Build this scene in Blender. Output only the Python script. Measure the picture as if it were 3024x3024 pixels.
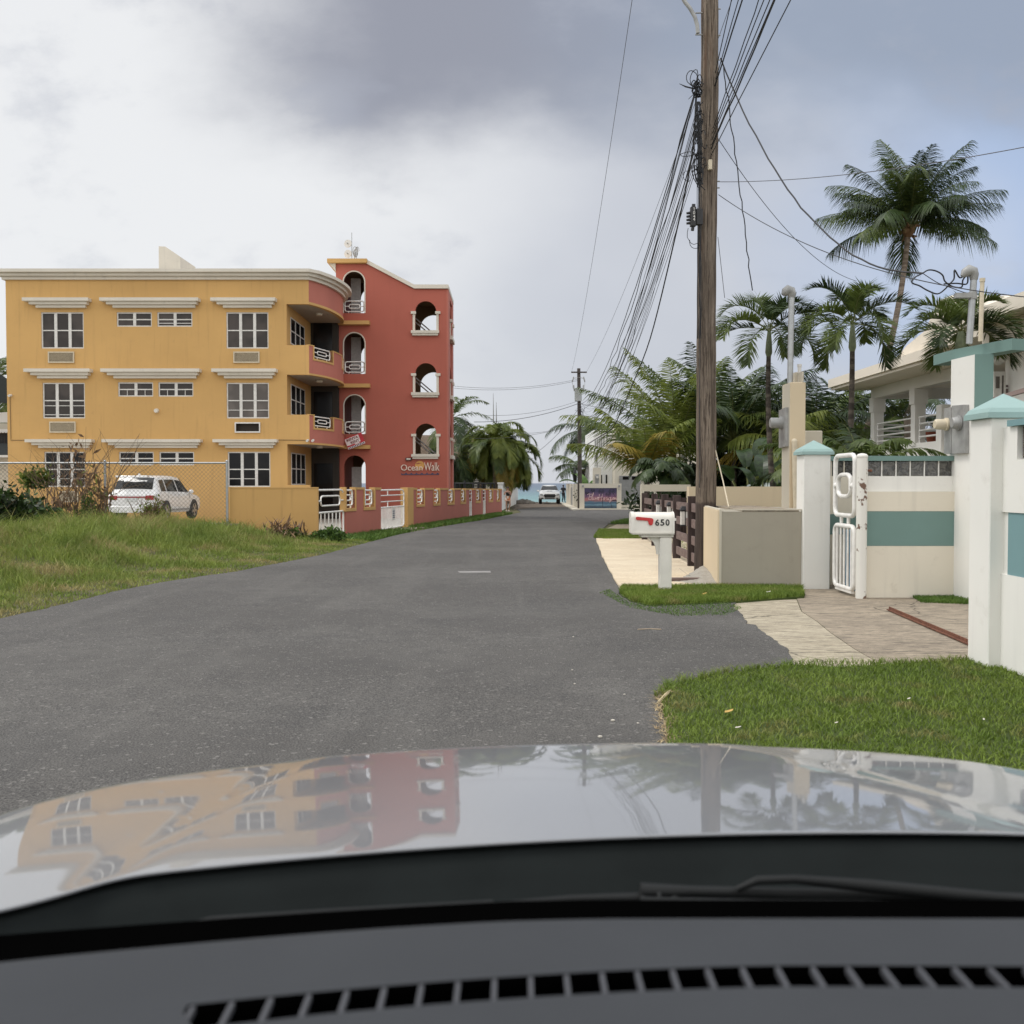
import bpy, math, random
import numpy as np
from mathutils import Vector, Matrix
from mathutils.geometry import tessellate_polygon
R = math.radians
rnd = random.Random(11)
nrs = np.random.RandomState(5)
for o in list(bpy.data.objects):
    bpy.data.objects.remove(o)
SC = bpy.context.scene
COL = SC.collection
# ------------------------------------------------------------------ camera
H = 1.66                      # eye height above the road under the camera
K = 0.0035                    # the street falls this much per metre towards the sea
PITCH = math.atan(85/3024)
cd = bpy.data.cameras.new('camera'); cam = bpy.data.objects.new('camera', cd); COL.objects.link(cam)
cam.location = (0, 0, H); cam.rotation_euler = (math.pi/2-PITCH, 0, 0)
cd.sensor_width = 36; cd.lens = 36; cd.clip_start = 0.05; cd.clip_end = 40000
cd.dof.use_dof = True; cd.dof.focus_distance = 20; cd.dof.aperture_fstop = 6
SC.camera = cam
# ------------------------------------------------------------------ sky and sun
world = bpy.data.worlds.new('World'); SC.world = world; world.use_nodes = True
nt = world.node_tree; nt.nodes.clear()
def WN(t, **k):
    n = nt.nodes.new(t)
    for a, b in k.items(): setattr(n, a, b)
    return n
def wl(a, b): nt.links.new(a, b)
def wm(op, a, b=None, c=None, clamp=False):
    n = WN('ShaderNodeMath', operation=op); n.use_clamp = clamp
    for i, v in enumerate((a, b, c)):
        if v is None: continue
        if isinstance(v, (int, float)): n.inputs[i].default_value = v
        else: wl(v, n.inputs[i])
    return n.outputs[0]
def wsm(v, a, b):
    n = WN('ShaderNodeMapRange', interpolation_type='SMOOTHSTEP')
    wl(v, n.inputs['Value']); n.inputs['From Min'].default_value = a; n.inputs['From Max'].default_value = b
    return n.outputs['Result']
def wmix(f, a, b):
    n = WN('ShaderNodeMix', data_type='RGBA')
    for s, v in ((n.inputs['Factor'], f), (n.inputs[6], a), (n.inputs[7], b)):
        if isinstance(v, (int, float)): s.default_value = v
        elif isinstance(v, tuple): s.default_value = v+(1,)
        else: wl(v, s)
    return n.outputs[2]
SUN_EL, SUN_AZ = R(58), R(-80)      # azimuth from +Y (the street), negative = left
sky = WN('ShaderNodeTexSky', sky_type='NISHITA'); sky.sun_disc = False
sky.sun_elevation = SUN_EL; sky.sun_rotation = SUN_AZ
tc = WN('ShaderNodeTexCoord'); sep = WN('ShaderNodeSeparateXYZ'); wl(tc.outputs['Generated'], sep.inputs[0])
X, Y, Z = sep.outputs
ya = wm('MAXIMUM', wm('ABSOLUTE', Y), 0.22)
u0 = wm('DIVIDE', X, ya); v0 = wm('DIVIDE', Z, ya)
cmb = WN('ShaderNodeCombineXYZ'); wl(u0, cmb.inputs[0]); wl(wm('MULTIPLY', v0, 1.6), cmb.inputs[1])
def wnoise(sc, det, off, rough=.5):
    mp = WN('ShaderNodeMapping'); mp.inputs['Location'].default_value = (off, off*.7, off*.3); wl(cmb.outputs[0], mp.inputs[0])
    n = WN('ShaderNodeTexNoise'); n.inputs['Scale'].default_value = sc; n.inputs['Detail'].default_value = det
    n.inputs['Roughness'].default_value = rough; wl(mp.outputs[0], n.inputs['Vector'])
    return wm('SUBTRACT', n.outputs[0], .5)
n1 = wnoise(2.6, 4, 3.1); n2 = wnoise(2.2, 4, 9.7); n3 = wnoise(5.5, 5, 5.2)
n4 = wnoise(13, 6, 1.2, .6)
u = wm('ADD', wm('ADD', u0, wm('MULTIPLY', n1, .26)), wm('MULTIPLY', n4, .07)); v = wm('ADD', v0, wm('MULTIPLY', n2, .24))
v = wm('ADD', wm('ADD', v, wm('MULTIPLY', n3, .13)), wm('MULTIPLY', n4, .05))
white = (.755, .76, .77); grey = (.51, .53, .58); blue = (.36, .47, .68); dark = (.26, .27, .32); slate = (.29, .335, .42)
base = wmix(wsm(u, -.30, .12), white, grey)
base = wmix(wm('MULTIPLY', wsm(v, .12, .30), wsm(wm('MULTIPLY', u, -1), -.22, .30)), base, (.76, .765, .77))
blm = wm('MULTIPLY', wsm(u, .18, .50), wsm(v, .02, .16))
base = wmix(wm('MULTIPLY', blm, .85), base, blue)
dm = wm('MULTIPLY', wsm(v, .27, .43), wsm(u, -.36, -.14))
dcol = wmix(wsm(u, -.12, .30), dark, slate)
base = wmix(wm('MULTIPLY', dm, .95), base, dcol)
wisp = wm('MULTIPLY', wsm(wm('ADD', n3, wm('MULTIPLY', n4, .6)), .03, .30), wsm(v0, .06, .2))
base = wmix(wm('MULTIPLY', wisp, .45), base, (.40, .42, .48))
base = wmix(wm('MULTIPLY', wsm(wm('MULTIPLY', n2, -1), .05, .25), .35), base, (.70, .71, .74))
# overhead and behind the street: unseen broken cloud, brightened to lift the light
up = wmix(wsm(n1, -.2, .25), (1.35, 1.36, 1.38), (.95, .98, 1.04))
base = wmix(wsm(v0, .75, 1.6), base, up)
base = wmix(wsm(wm('MULTIPLY', Y, -1), -.15, .35), base, (1.2, 1.2, 1.2))
cl10 = WN('ShaderNodeVectorMath', operation='SCALE'); wl(base, cl10.inputs[0]); cl10.inputs['Scale'].default_value = 10
fin = wmix(.93, sky.outputs[0], cl10.outputs[0])
bg = WN('ShaderNodeBackground'); bg.inputs['Strength'].default_value = .1; wl(fin, bg.inputs['Color'])
ow = WN('ShaderNodeOutputWorld'); wl(bg.outputs[0], ow.inputs[0])
sd = bpy.data.lights.new('sun', 'SUN'); sd.energy = 1.3; sd.angle = R(18); sd.color = (1, .96, .9)
sun = bpy.data.objects.new('sun', sd); COL.objects.link(sun)
sdir = Vector((math.sin(SUN_AZ)*math.cos(SUN_EL), math.cos(SUN_AZ)*math.cos(SUN_EL), math.sin(SUN_EL)))
sun.rotation_euler = sdir.to_track_quat('Z', 'Y').to_euler(); sun.location = (-20, 0, 40)
SC.view_settings.view_transform = 'Standard'; SC.view_settings.look = 'None'
SC.view_settings.exposure = 0.22; SC.view_settings.gamma = 1
SC.render.engine = 'CYCLES'
SC.cycles.max_bounces = 6; SC.cycles.transparent_max_bounces = 16
# ------------------------------------------------------------------ measuring helpers
def ray(x, y):
    a = (x-1512)/3024; b = (1512-y)/3024
    c, s = math.cos(PITCH), math.sin(PITCH)
    return Vector((a, c+b*s, -s+b*c))
def at(x, y, Y):
    d = ray(x, y); return Vector((0, 0, H))+d*(Y/d.y)
def gp(x, y, dz=0.0):
    d = ray(x, y); t = (H-dz)/(-d.z-K*d.y); return Vector((0, 0, H))+d*t
def gz(Y): return -K*Y
def zz(y, Y): return at(1512, y, Y).z
def xx(x, Y, y=1400): return at(x, y, Y).x
# ------------------------------------------------------------------ mesh builder
class MB:
    def __init__(s): s.v = []; s.f = []; s.m = []; s.cur = 0
    def add(s, vs, fs):
        n = len(s.v); s.v += [tuple(p) for p in vs]
        for f in fs: s.f.append(tuple(i+n for i in f)); s.m.append(s.cur)
        return s
    def box(s, x0, x1, y0, y1, z0, z1, M=None):
        vs = [Vector((x, y, z)) for x in (x0, x1) for y in (y0, y1) for z in (z0, z1)]
        if M: vs = [M @ p for p in vs]
        return s.add(vs, [(0, 1, 3, 2), (4, 6, 7, 5), (0, 4, 5, 1), (2, 3, 7, 6), (0, 2, 6, 4), (1, 5, 7, 3)])
    def bbox(s, x0, x1, y0, y1, z0, z1, b=.01, M=None):      # box with chamfered vertical and top edges
        pl = [(x0+b, y0), (x1-b, y0), (x1, y0+b), (x1, y1-b), (x1-b, y1), (x0+b, y1), (x0, y1-b), (x0, y0+b)]
        cx, cy = (x0+x1)/2, (y0+y1)/2
        def sh(p): return (p[0]+(b if p[0] < cx else -b), p[1]+(b if p[1] < cy else -b))
        vs = [Vector((p[0], p[1], z0)) for p in pl]+[Vector((p[0], p[1], z1-b)) for p in pl]+[Vector((*sh(p), z1)) for p in pl]
        if M: vs = [M @ p for p in vs]
        fs = [tuple(range(7, -1, -1)), tuple(range(16, 24))]
        for i in range(8):
            j = (i+1) % 8; fs += [(i, j, 8+j, 8+i), (8+i, 8+j, 16+j, 16+i)]
        return s.add(vs, fs)
    def prism(s, pts, z0, z1, M=None):
        n = len(pts); vs = [Vector((p[0], p[1], z0)) for p in pts]+[Vector((p[0], p[1], z1)) for p in pts]
        if M: vs = [M @ p for p in vs]
        tris = tessellate_polygon([[Vector((p[0], p[1], 0)) for p in pts]])
        fs = []
        for t in tris:
            a, b, c = [Vector((pts[i][0], pts[i][1], 0)) for i in t]
            if (b-a).cross(c-a).z < 0: t = t[::-1]
            fs += [tuple(i+n for i in t), tuple(t[::-1])]
        ar = sum(pts[i][0]*pts[(i+1) % n][1]-pts[(i+1) % n][0]*pts[i][1] for i in range(n))
        for i in range(n):
            j = (i+1) % n
            fs.append((i, j, n+j, n+i) if ar > 0 else (j, i, n+i, n+j))
        return s.add(vs, fs)
    def plate(s, loops, t, fn, back=True):
        """flat wall with openings; loops in (u,v); fn(u,v,w)->world, w from 0 (face) to t"""
        flat = [p for l in loops for p in l]; n = len(flat)
        tris = tessellate_polygon([[Vector((p[0], p[1], 0)) for p in l] for l in loops])
        vs = [fn(p[0], p[1], 0) for p in flat]+[fn(p[0], p[1], t) for p in flat]
        fs = []
        for q in tris:
            a, b, c = [flat[i] for i in q]
            if (b[0]-a[0])*(c[1]-a[1])-(c[0]-a[0])*(b[1]-a[1]) < 0: q = q[::-1]
            fs.append(tuple(q))
            if back: fs.append(tuple(i+n for i in q[::-1]))
        k = 0
        for l in loops:
            for i in range(len(l)):
                a, b = k+i, k+(i+1) % len(l); fs.append((a, a+n, b+n, b))
            k += len(l)
        return s.add(vs, fs)
    def tube(s, pts, r, n=6, closed=False, cap=True):
        pts = [Vector(p) for p in pts]; m = len(pts)
        rs = r if isinstance(r, (list, tuple)) else [r]*m
        up = None; vs = []
        for i, p in enumerate(pts):
            a = pts[(i-1) % m] if (closed or i > 0) else p
            b = pts[(i+1) % m] if (closed or i < m-1) else p
            t = (b-a); t = t.normalized() if t.length > 1e-9 else Vector((0, 0, 1))
            if up is None:
                up = Vector((0, 0, 1)) if abs(t.z) < .9 else Vector((1, 0, 0))
            x = t.cross(up)
            if x.length < 1e-6: x = t.orthogonal()
            x.normalize(); y = x.cross(t).normalized(); up = y
            for k in range(n):
                g = 2*math.pi*k/n; vs.append(p+(x*math.cos(g)+y*math.sin(g))*rs[i])
        fs = []
        for i in range(m if closed else m-1):
            j = (i+1) % m
            for k in range(n):
                l = (k+1) % n; fs.append((i*n+k, i*n+l, j*n+l, j*n+k))
        if cap and not closed:
            fs.append(tuple(range(n-1, -1, -1))); fs.append(tuple((m-1)*n+k for k in range(n)))
        return s.add(vs, fs)
    def lathe(s, prof, n=20, M=None):
        vs = []; fs = []
        for r, z in prof:
            for k in range(n):
                g = 2*math.pi*k/n; p = Vector((r*math.cos(g), r*math.sin(g), z)); vs.append(M @ p if M else p)
        for i in range(len(prof)-1):
            for k in range(n):
                l = (k+1) % n; fs.append((i*n+k, i*n+l, (i+1)*n+l, (i+1)*n+k))
        fs.append(tuple(range(n-1, -1, -1))); fs.append(tuple((len(prof)-1)*n+k for k in range(n)))
        return s.add(vs, fs)
    def ball(s, c, r, n=10, sc=(1, 1, 1)):
        prof = [(max(1e-4, r*math.sin(math.pi*i/n)), -r*math.cos(math.pi*i/n)) for i in range(n+1)]
        return s.lathe(prof, n*2, Matrix.Translation(c) @ Matrix.Diagonal((*sc, 1)))
    def quad(s, a, b, c, d): return s.add([a, b, c, d], [(0, 1, 2, 3)])
    def build(s, name, mats, parent=None, world=True, smooth=None):
        me = bpy.data.meshes.new(name)
        off = Vector(parent_loc(parent)) if (parent and world) else Vector((0, 0, 0))
        vs = [tuple(Vector(p)-off) for p in s.v] if off.length > 0 else s.v
        me.from_pydata(vs, [], s.f)
        for m in (mats if isinstance(mats, (list, tuple)) else [mats]): me.materials.append(m)
        if max(s.m, default=0) > 0: me.polygons.foreach_set('material_index', s.m)
        if smooth is not None:
            me.polygons.foreach_set('use_smooth', [True]*len(me.polygons)); me.set_sharp_from_angle(angle=R(smooth))
        me.update()
        o = bpy.data.objects.new(name, me); COL.objects.link(o)
        if parent: o.parent = parent
        return o
def parent_loc(p):
    l = Vector(p.location)
    while p.parent: p = p.parent; l += p.location
    return l
def empty(name, label, cat, loc=(0, 0, 0), group=None, rz=0):
    o = bpy.data.objects.new(name, None); COL.objects.link(o); o.empty_display_size = .2
    o.location = loc; o.rotation_euler = (0, 0, rz); o['label'] = label; o['category'] = cat
    if group: o['group'] = group
    return o
def tag(o, label, cat, group=None, kind=None):
    if label: o['label'] = label
    if cat: o['category'] = cat
    if group: o['group'] = group
    if kind: o['kind'] = kind
    return o
def struct(o): o['kind'] = 'structure'; return o
def setloc(o, loc):                 # move a top-level mesh's origin to its base
    loc = Vector(loc); o.data.transform(Matrix.Translation(-loc)); o.location = loc; return o
def dup(o, loc, rz, label=None):
    r = o.copy(); COL.objects.link(r); r.location = loc; r.rotation_euler = (0, 0, rz)
    if label: r['label'] = label
    for ch in list(o.children):
        c = ch.copy(); COL.objects.link(c); c.parent = r
        for g in list(ch.children):
            d = g.copy(); COL.objects.link(d); d.parent = c
    return r
def fastmesh(name, V, F4, F3, mats, parent=None, mi=None, smooth=True):
    me = bpy.data.meshes.new(name)
    V = np.asarray(V, dtype=np.float32); me.vertices.add(len(V)); me.vertices.foreach_set('co', V.ravel())
    parts = []; cnt = []
    if F4 is not None and len(F4): parts.append(np.asarray(F4).ravel()); cnt += [4]*len(F4)
    if F3 is not None and len(F3): parts.append(np.asarray(F3).ravel()); cnt += [3]*len(F3)
    li = np.concatenate(parts).astype(np.int32); cnt = np.array(cnt, dtype=np.int32)
    me.loops.add(len(li)); me.loops.foreach_set('vertex_index', li)
    me.polygons.add(len(cnt)); me.polygons.foreach_set('loop_start', np.concatenate(([0], np.cumsum(cnt)[:-1])).astype(np.int32))
    try: me.polygons.foreach_set('loop_total', cnt)
    except Exception: pass
    for m in (mats if isinstance(mats, (list, tuple)) else [mats]): me.materials.append(m)
    if mi is not None: me.polygons.foreach_set('material_index', np.asarray(mi, dtype=np.int32))
    me.polygons.foreach_set('use_smooth', np.full(len(cnt), smooth))
    me.update(calc_edges=True); me.validate()
    o = bpy.data.objects.new(name, me); COL.objects.link(o)
    if parent: o.parent = parent
    return o
def text_mesh(txt, extr=.01, shear=0, off=0, spacing=1):
    c = bpy.data.curves.new('t', 'FONT'); c.body = txt; c.extrude = extr; c.shear = shear; c.offset = off; c.size = 1
    c.align_x = 'CENTER'; c.align_y = 'CENTER'; c.space_character = spacing; c.resolution_u = 6
    o = bpy.data.objects.new('t', c); COL.objects.link(o); bpy.context.view_layer.update()
    me = bpy.data.meshes.new_from_object(o.evaluated_get(bpy.context.evaluated_depsgraph_get()))
    vs = [tuple(v.co) for v in me.vertices]; fs = [tuple(p.vertices) for p in me.polygons]
    bpy.data.objects.remove(o); bpy.data.meshes.remove(me); bpy.data.curves.remove(c)
    return vs, fs
def put_text(mb, txt, center, w, h, right=(1, 0, 0), up=(0, 0, 1), **k):
    """text fitted to w x h, centred, facing right x up; depth from extrude"""
    vs, fs = text_mesh(txt, **k)
    a = np.array(vs); mn, mx = a.min(0), a.max(0); c = (mn+mx)/2; s = mx-mn
    r_, u_ = Vector(right), Vector(up); n_ = r_.cross(u_)
    out = [Vector(center)+r_*((v[0]-c[0])/s[0]*w)+u_*((v[1]-c[1])/s[1]*h)+n_*v[2] for v in vs]
    mb.add(out, fs)
# ------------------------------------------------------------------ materials
def lin(c):
    return tuple((x/12.92 if x <= .04045 else ((x+.055)/1.055)**2.4) for x in c)
class NT:
    def __init__(s, name):
        s.mat = bpy.data.materials.new(name); s.mat.use_nodes = True; s.t = s.mat.node_tree
        s.b = s.t.nodes['Principled BSDF']; s.out = s.t.nodes['Material Output']
        s.tc = s.t.nodes.new('ShaderNodeTexCoord')
    def n(s, t, **k):
        n = s.t.nodes.new(t)
        for a, b in k.items(): setattr(n, a, b)
        return n
    def l(s, a, b): s.t.links.new(a, b)
    def noise(s, sc, det=3, vec='Object', scale3=None, rough=.55, dist=0):
        n = s.n('ShaderNodeTexNoise'); n.inputs['Scale'].default_value = sc; n.inputs['Detail'].default_value = det
        n.inputs['Roughness'].default_value = rough; n.inputs['Distortion'].default_value = dist
        src = s.tc.outputs[vec]
        if scale3:
            mp = s.n('ShaderNodeMapping'); mp.inputs['Scale'].default_value = scale3; s.l(src, mp.inputs[0]); src = mp.outputs[0]
        s.l(src, n.inputs['Vector']); return n.outputs[0]
    def ramp(s, v, stops):
        n = s.n('ShaderNodeValToRGB'); e = n.color_ramp.elements
        while len(e) < len(stops): e.new(.5)
        for i, (p, c) in enumerate(stops):
            e[i].position = p; e[i].color = (c if isinstance(c, tuple) else (c, c, c))+(1,)
        s.l(v, n.inputs[0]); return n.outputs[0]
    def mix(s, f, a, b, mode='MIX'):
        n = s.n('ShaderNodeMix', data_type='RGBA', blend_type=mode)
        for sk, v in ((n.inputs['Factor'], f), (n.inputs[6], a), (n.inputs[7], b)):
            if isinstance(v, (int, float)): sk.default_value = v
            elif isinstance(v, tuple): sk.default_value = v+(1,)
            else: s.l(v, sk)
        return n.outputs[2]
    def sm(s, v, a, b, c=0, d=1):
        n = s.n('ShaderNodeMapRange', interpolation_type='SMOOTHSTEP'); s.l(v, n.inputs['Value'])
        for k, x in (('From Min', a), ('From Max', b), ('To Min', c), ('To Max', d)): n.inputs[k].default_value = x
        return n.outputs['Result']
    def bump(s, h, st=.3, d=.01):
        n = s.n('ShaderNodeBump'); n.inputs['Strength'].default_value = st; n.inputs['Distance'].default_value = d
        s.l(h, n.inputs['Height']); s.l(n.outputs[0], s.b.inputs['Normal']); return n
    def done(s, col=None, rough=.6, metal=0, coat=0, spec=None):
        if col is not None:
            if isinstance(col, tuple): s.b.inputs['Base Color'].default_value = col+(1,)
            else: s.l(col, s.b.inputs['Base Color'])
        if isinstance(rough, (int, float)): s.b.inputs['Roughness'].default_value = rough
        else: s.l(rough, s.b.inputs['Roughness'])
        s.b.inputs['Metallic'].default_value = metal
        s.b.inputs['Coat Weight'].default_value = coat; s.b.inputs['Coat Roughness'].default_value = .03
        if spec is not None: s.b.inputs['Specular IOR Level'].default_value = spec
        return s.mat
def paint(name, c, rough=.7, var=.10, vs=.6, bump=.15, bs=60, dirt=.0, streak=0., dirtcol=(.12, .10, .07)):
    """painted render or plaster: faint blotches, fine bump, optional grime that keeps its own shape"""
    m = NT(name)
    lo = tuple(x*(1-var) for x in c); hi = tuple(min(1, x*(1+var*.6)) for x in c)
    col = m.mix(m.sm(m.noise(vs, 5), .3, .7), lo, hi)
    if streak: col = m.mix(m.sm(m.noise(1.0, 4, scale3=(5, 5, .35)), .52, .8, 0, streak), col, tuple(x*.55 for x in c))
    if dirt: col = m.mix(m.sm(m.noise(3.3, 6, rough=.7), .55, .8, 0, dirt), col, dirtcol)
    if bump: m.bump(m.noise(bs, 3), bump, .006)
    return m.done(col, rough)
def plain(name, c, rough=.5, metal=0, coat=0, var=.08, vs=8, bump=0, bs=120, spec=None):
    m = NT(name)
    col = m.mix(m.sm(m.noise(vs, 4), .3, .7), tuple(x*(1-var) for x in c), tuple(min(1, x*(1+var)) for x in c))
    if bump: m.bump(m.noise(bs, 2), bump, .003)
    return m.done(col, rough, metal, coat, spec)
# ------------------------------------------------------------------ surfaces
def asphalt():
    m = NT('asphalt')
    big = m.noise(.35, 5); mid = m.noise(3, 5, rough=.7); fine = m.noise(85, 3, rough=.7); ag = m.n('ShaderNodeTexVoronoi')
    ag.inputs['Scale'].default_value = 48; m.l(m.tc.outputs['Object'], ag.inputs['Vector'])
    c = m.mix(m.sm(big, .35, .65), (.088, .083, .078), (.122, .116, .108))
    c = m.mix(m.sm(mid, .35, .75, 0, .6), c, (.066, .064, .062))
    patch = m.noise(.55, 3, scale3=(1, 1, 1), dist=.6)
    c = m.mix(m.sm(patch, .54, .66, 0, .4), c, (.066, .064, .063)); c = m.mix(m.sm(m.noise(.8, 4, scale3=(1.6, .12, 1)), .52, .66, 0, .35), c, (.145, .138, .128)); c = m.mix(m.sm(m.noise(9, 5, rough=.75), .60, .68, 0, .6), c, (.045, .044, .043))
    vo = m.n('ShaderNodeTexVoronoi', feature='DISTANCE_TO_EDGE'); vo.inputs['Scale'].default_value = .22; nz = m.n('ShaderNodeTexNoise'); nz.inputs['Scale'].default_value = 1.3; nz.inputs['Detail'].default_value = 6; m.l(m.tc.outputs['Object'], nz.inputs['Vector']); m.l(m.mix(.35, m.tc.outputs['Object'], nz.outputs['Color'], 'ADD'), vo.inputs['Vector']); c = m.mix(m.sm(vo.outputs['Distance'], .0015, .0, 0, .2), c, (.04, .038, .036))
    c = m.mix(m.sm(fine, .50, .66, 0, .7), c, (.19, .18, .168))
    c = m.mix(m.sm(fine, .50, .34, 0, .85), c, (.026, .026, .026))
    sepv = m.n('ShaderNodeSeparateXYZ'); m.l(ag.outputs['Color'], sepv.inputs[0])
    c = m.mix(m.sm(sepv.outputs[0], .955, .98, 0, .5), c, (.27, .26, .24))
    m.bump(m.mix(.5, fine, ag.outputs['Distance']), .9, .012)
    return m.done(c, .9, spec=.3)
def concrete(name, a, b, stain=(.16, .14, .11), st=.5, dirs=(1, 5, 1)):
    m = NT(name)
    c = m.mix(m.sm(m.noise(.9, 6, rough=.6), .35, .65), a, b)
    c = m.mix(m.sm(m.noise(1.6, 7, scale3=dirs, rough=.72), .5, .68, 0, st), c, stain)
    c = m.mix(m.sm(m.noise(35, 5, rough=.7), .42, .66, 0, .45), c, tuple(x*.5 for x in a))
    c = m.mix(m.sm(m.noise(5, 6, scale3=dirs, rough=.75), .52, .66, 0, st*.7), c, stain)
    vo = m.n('ShaderNodeTexVoronoi', feature='DISTANCE_TO_EDGE'); vo.inputs['Scale'].default_value = .55
    mp = m.mix(.12, m.tc.outputs['Object'], m.n('ShaderNodeTexNoise').outputs[1]); m.l(mp, vo.inputs['Vector'])
    c = m.mix(m.sm(vo.outputs['Distance'], .004, .0, 0, .6), c, (.06, .055, .045))
    m.bump(m.noise(60, 5, rough=.7), .35, .01)
    return m.done(c, .88, spec=.3)
def soil(name, a, b):
    m = NT(name); c = m.mix(m.sm(m.noise(2.5, 6, rough=.65), .3, .7), a, b)
    m.bump(m.noise(14, 5), .6, .03); return m.done(c, .95, spec=.2)
def leafmat(name, a, b, sc=1.2, tr=.25, rough=.5, dry=None, dsc=.5, d0=.55, d1=.7, fine=6):
    m = NT(name)
    c = m.mix(m.sm(m.noise(sc, 3), .35, .65), a, b)
    c = m.mix(m.sm(m.noise(fine, 4, rough=.7), .4, .7, 0, .55), c, tuple(x*1.6 for x in b))
    if dry: c = m.mix(m.sm(m.noise(dsc, 5, rough=.6), d0, d1), c, dry)
    m.done(c, rough, spec=.35)
    if tr:
        t = m.n('ShaderNodeBsdfTranslucent'); m.l(c, t.inputs['Color'])
        x = m.n('ShaderNodeMixShader'); x.inputs[0].default_value = tr
        m.l(m.b.outputs[0], x.inputs[1]); m.l(t.outputs[0], x.inputs[2]); m.l(x.outputs[0], m.out.inputs[0])
    return m.mat
M_ASPH = asphalt()
M_SOIL = soil('soil', (.07, .075, .035), (.13, .115, .065))
M_LAWNSOIL = soil('lawn_soil', (.05, .07, .02), (.075, .10, .03))
M_SAND = soil('sandy_dirt', (.20, .155, .115), (.12, .105, .09))
def rough_slab(name, a, b, dk):
    m = NT(name)
    c = m.mix(m.sm(m.noise(.8, 6, rough=.65), .35, .65), a, b)
    c = m.mix(m.sm(m.noise(3.2, 8, scale3=(1, 4.5, 1), rough=.78, dist=.4), .47, .62, 0, .75), c, dk)
    c = m.mix(m.sm(m.noise(9, 7, scale3=(.5, 3, 1), rough=.8, dist=.6), .50, .60, 0, .6), c, tuple(x*.7 for x in dk))
    c = m.mix(m.sm(m.noise(7, 6, scale3=(.6, 3, 1), rough=.8), .52, .62, 0, .7), c, tuple(min(1, x*1.35) for x in b))
    vo = m.n('ShaderNodeTexVoronoi', feature='DISTANCE_TO_EDGE'); vo.inputs['Scale'].default_value = .35; nz = m.n('ShaderNodeTexNoise'); nz.inputs['Scale'].default_value = 2; nz.inputs['Detail'].default_value = 6
    m.l(m.tc.outputs['Object'], nz.inputs['Vector']); m.l(m.mix(.3, m.tc.outputs['Object'], nz.outputs['Color'], 'ADD'), vo.inputs['Vector'])
    c = m.mix(m.sm(vo.outputs['Distance'], .006, .0, 0, .7), c, (.05, .045, .035))
    m.bump(m.noise(24, 6, rough=.75), .6, .015); return m.done(c, .9, spec=.2)
M_TAN = concrete('tan_concrete', (.66, .55, .40), (.74, .64, .48), (.50, .37, .22), .45)
M_CONC = concrete('weathered_concrete', (.30, .25, .19), (.42, .36, .27), (.13, .115, .10), .9)
M_APRON = concrete('apron_concrete', (.40, .35, .26), (.50, .44, .34), (.19, .17, .14), .8)
M_CONC = rough_slab('weathered_concrete', (.28, .235, .18), (.37, .31, .235), (.13, .112, .092)); M_APRON = rough_slab('apron_concrete', (.38, .33, .245), (.46, .405, .305), (.20, .175, .14))
M_YARD = concrete('yard_concrete', (.35, .33, .29), (.42, .39, .34))
M_TURF = leafmat('turf', (.105, .165, .022), (.165, .225, .036), 1.3, .2, .7, (.27, .23, .09), 1.9, .52, .74, 25)
M_WILD = leafmat('wild_grass', (.10, .155, .025), (.22, .27, .055), 1.4, .25, .7, (.36, .30, .13), .8, .47, .68, 14)
M_WEED = leafmat('weed', (.06, .12, .018), (.10, .17, .03), 2, .25, .7, (.25, .2, .08), 1.2, .6, .75)
def sea_mat():
    m = NT('sea_water')
    g = m.n('ShaderNodeNewGeometry'); sp = m.n('ShaderNodeSeparateXYZ'); m.l(g.outputs['Position'], sp.inputs[0])
    d = m.n('ShaderNodeMath', operation='LOGARITHM'); m.l(sp.outputs[1], d.inputs[0]); d.inputs[1].default_value = 10
    wob = m.noise(.02, 3, scale3=(1, 3, 1))
    a = m.n('ShaderNodeMath', operation='ADD'); m.l(d.outputs[0], a.inputs[0])
    w = m.n('ShaderNodeMath', operation='MULTIPLY'); m.l(wob, w.inputs[0]); w.inputs[1].default_value = .3; m.l(w.outputs[0], a.inputs[1])
    r = m.n('ShaderNodeMapRange'); m.l(a.outputs[0], r.inputs[0]); r.inputs[1].default_value = 2.25; r.inputs[2].default_value = 3.5
    c = m.ramp(r.outputs[0], [(0, (.20, .335, .32)), (.2, (.13, .255, .265)), (.42, (.095, .155, .20)), (.75, (.08, .115, .17))])
    foam = m.noise(.16, 6, scale3=(.35, 1.6, 1), rough=.7)
    c = m.mix(m.sm(foam, .60, .74, 0, .55), c, (.62, .72, .72))
    c = m.mix(m.sm(foam, .45, .30, 0, .45), c, (.05, .15, .20))
    m.bump(m.noise(.5, 5, scale3=(.5, 1.6, 1), rough=.7), 1, .6)
    return m.done(c, .35, spec=.35)
M_SEA = sea_mat()
# ------------------------------------------------------------------ ground sheets
def P2(l, dz=0): return [(lambda p: (p.x, p.y))(gp(x, y, dz)) for x, y in l]
def jag(pts, step=.25, amp=.04, closed=True, seed=3):
    r = random.Random(seed); out = []
    n = len(pts)
    for i in range(n if closed else n-1):
        a, b = Vector(pts[i]), Vector(pts[(i+1) % n]); L = (b-a).length; k = max(1, min(160, int(L/step)))
        nrm = Vector((-(b-a).y, (b-a).x)).normalized() if L > 1e-6 else Vector((0, 0)); w = 0
        for j in range(k):
            p = a+(b-a)*(j/k)
            w = w*.6+r.uniform(-1, 1)*amp
            out.append(tuple(p+nrm*w))
    return out
def sheet(name, pts, dz, mat, thick=0.03, kind='structure'):
    mb = MB(); mb.prism([(p[0], p[1]) for p in pts], -thick, 0)
    mb.v = [(x, y, gz(y)+dz+z) for x, y, z in mb.v]
    o = mb.build(name, mat); o['kind'] = kind; return o
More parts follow.
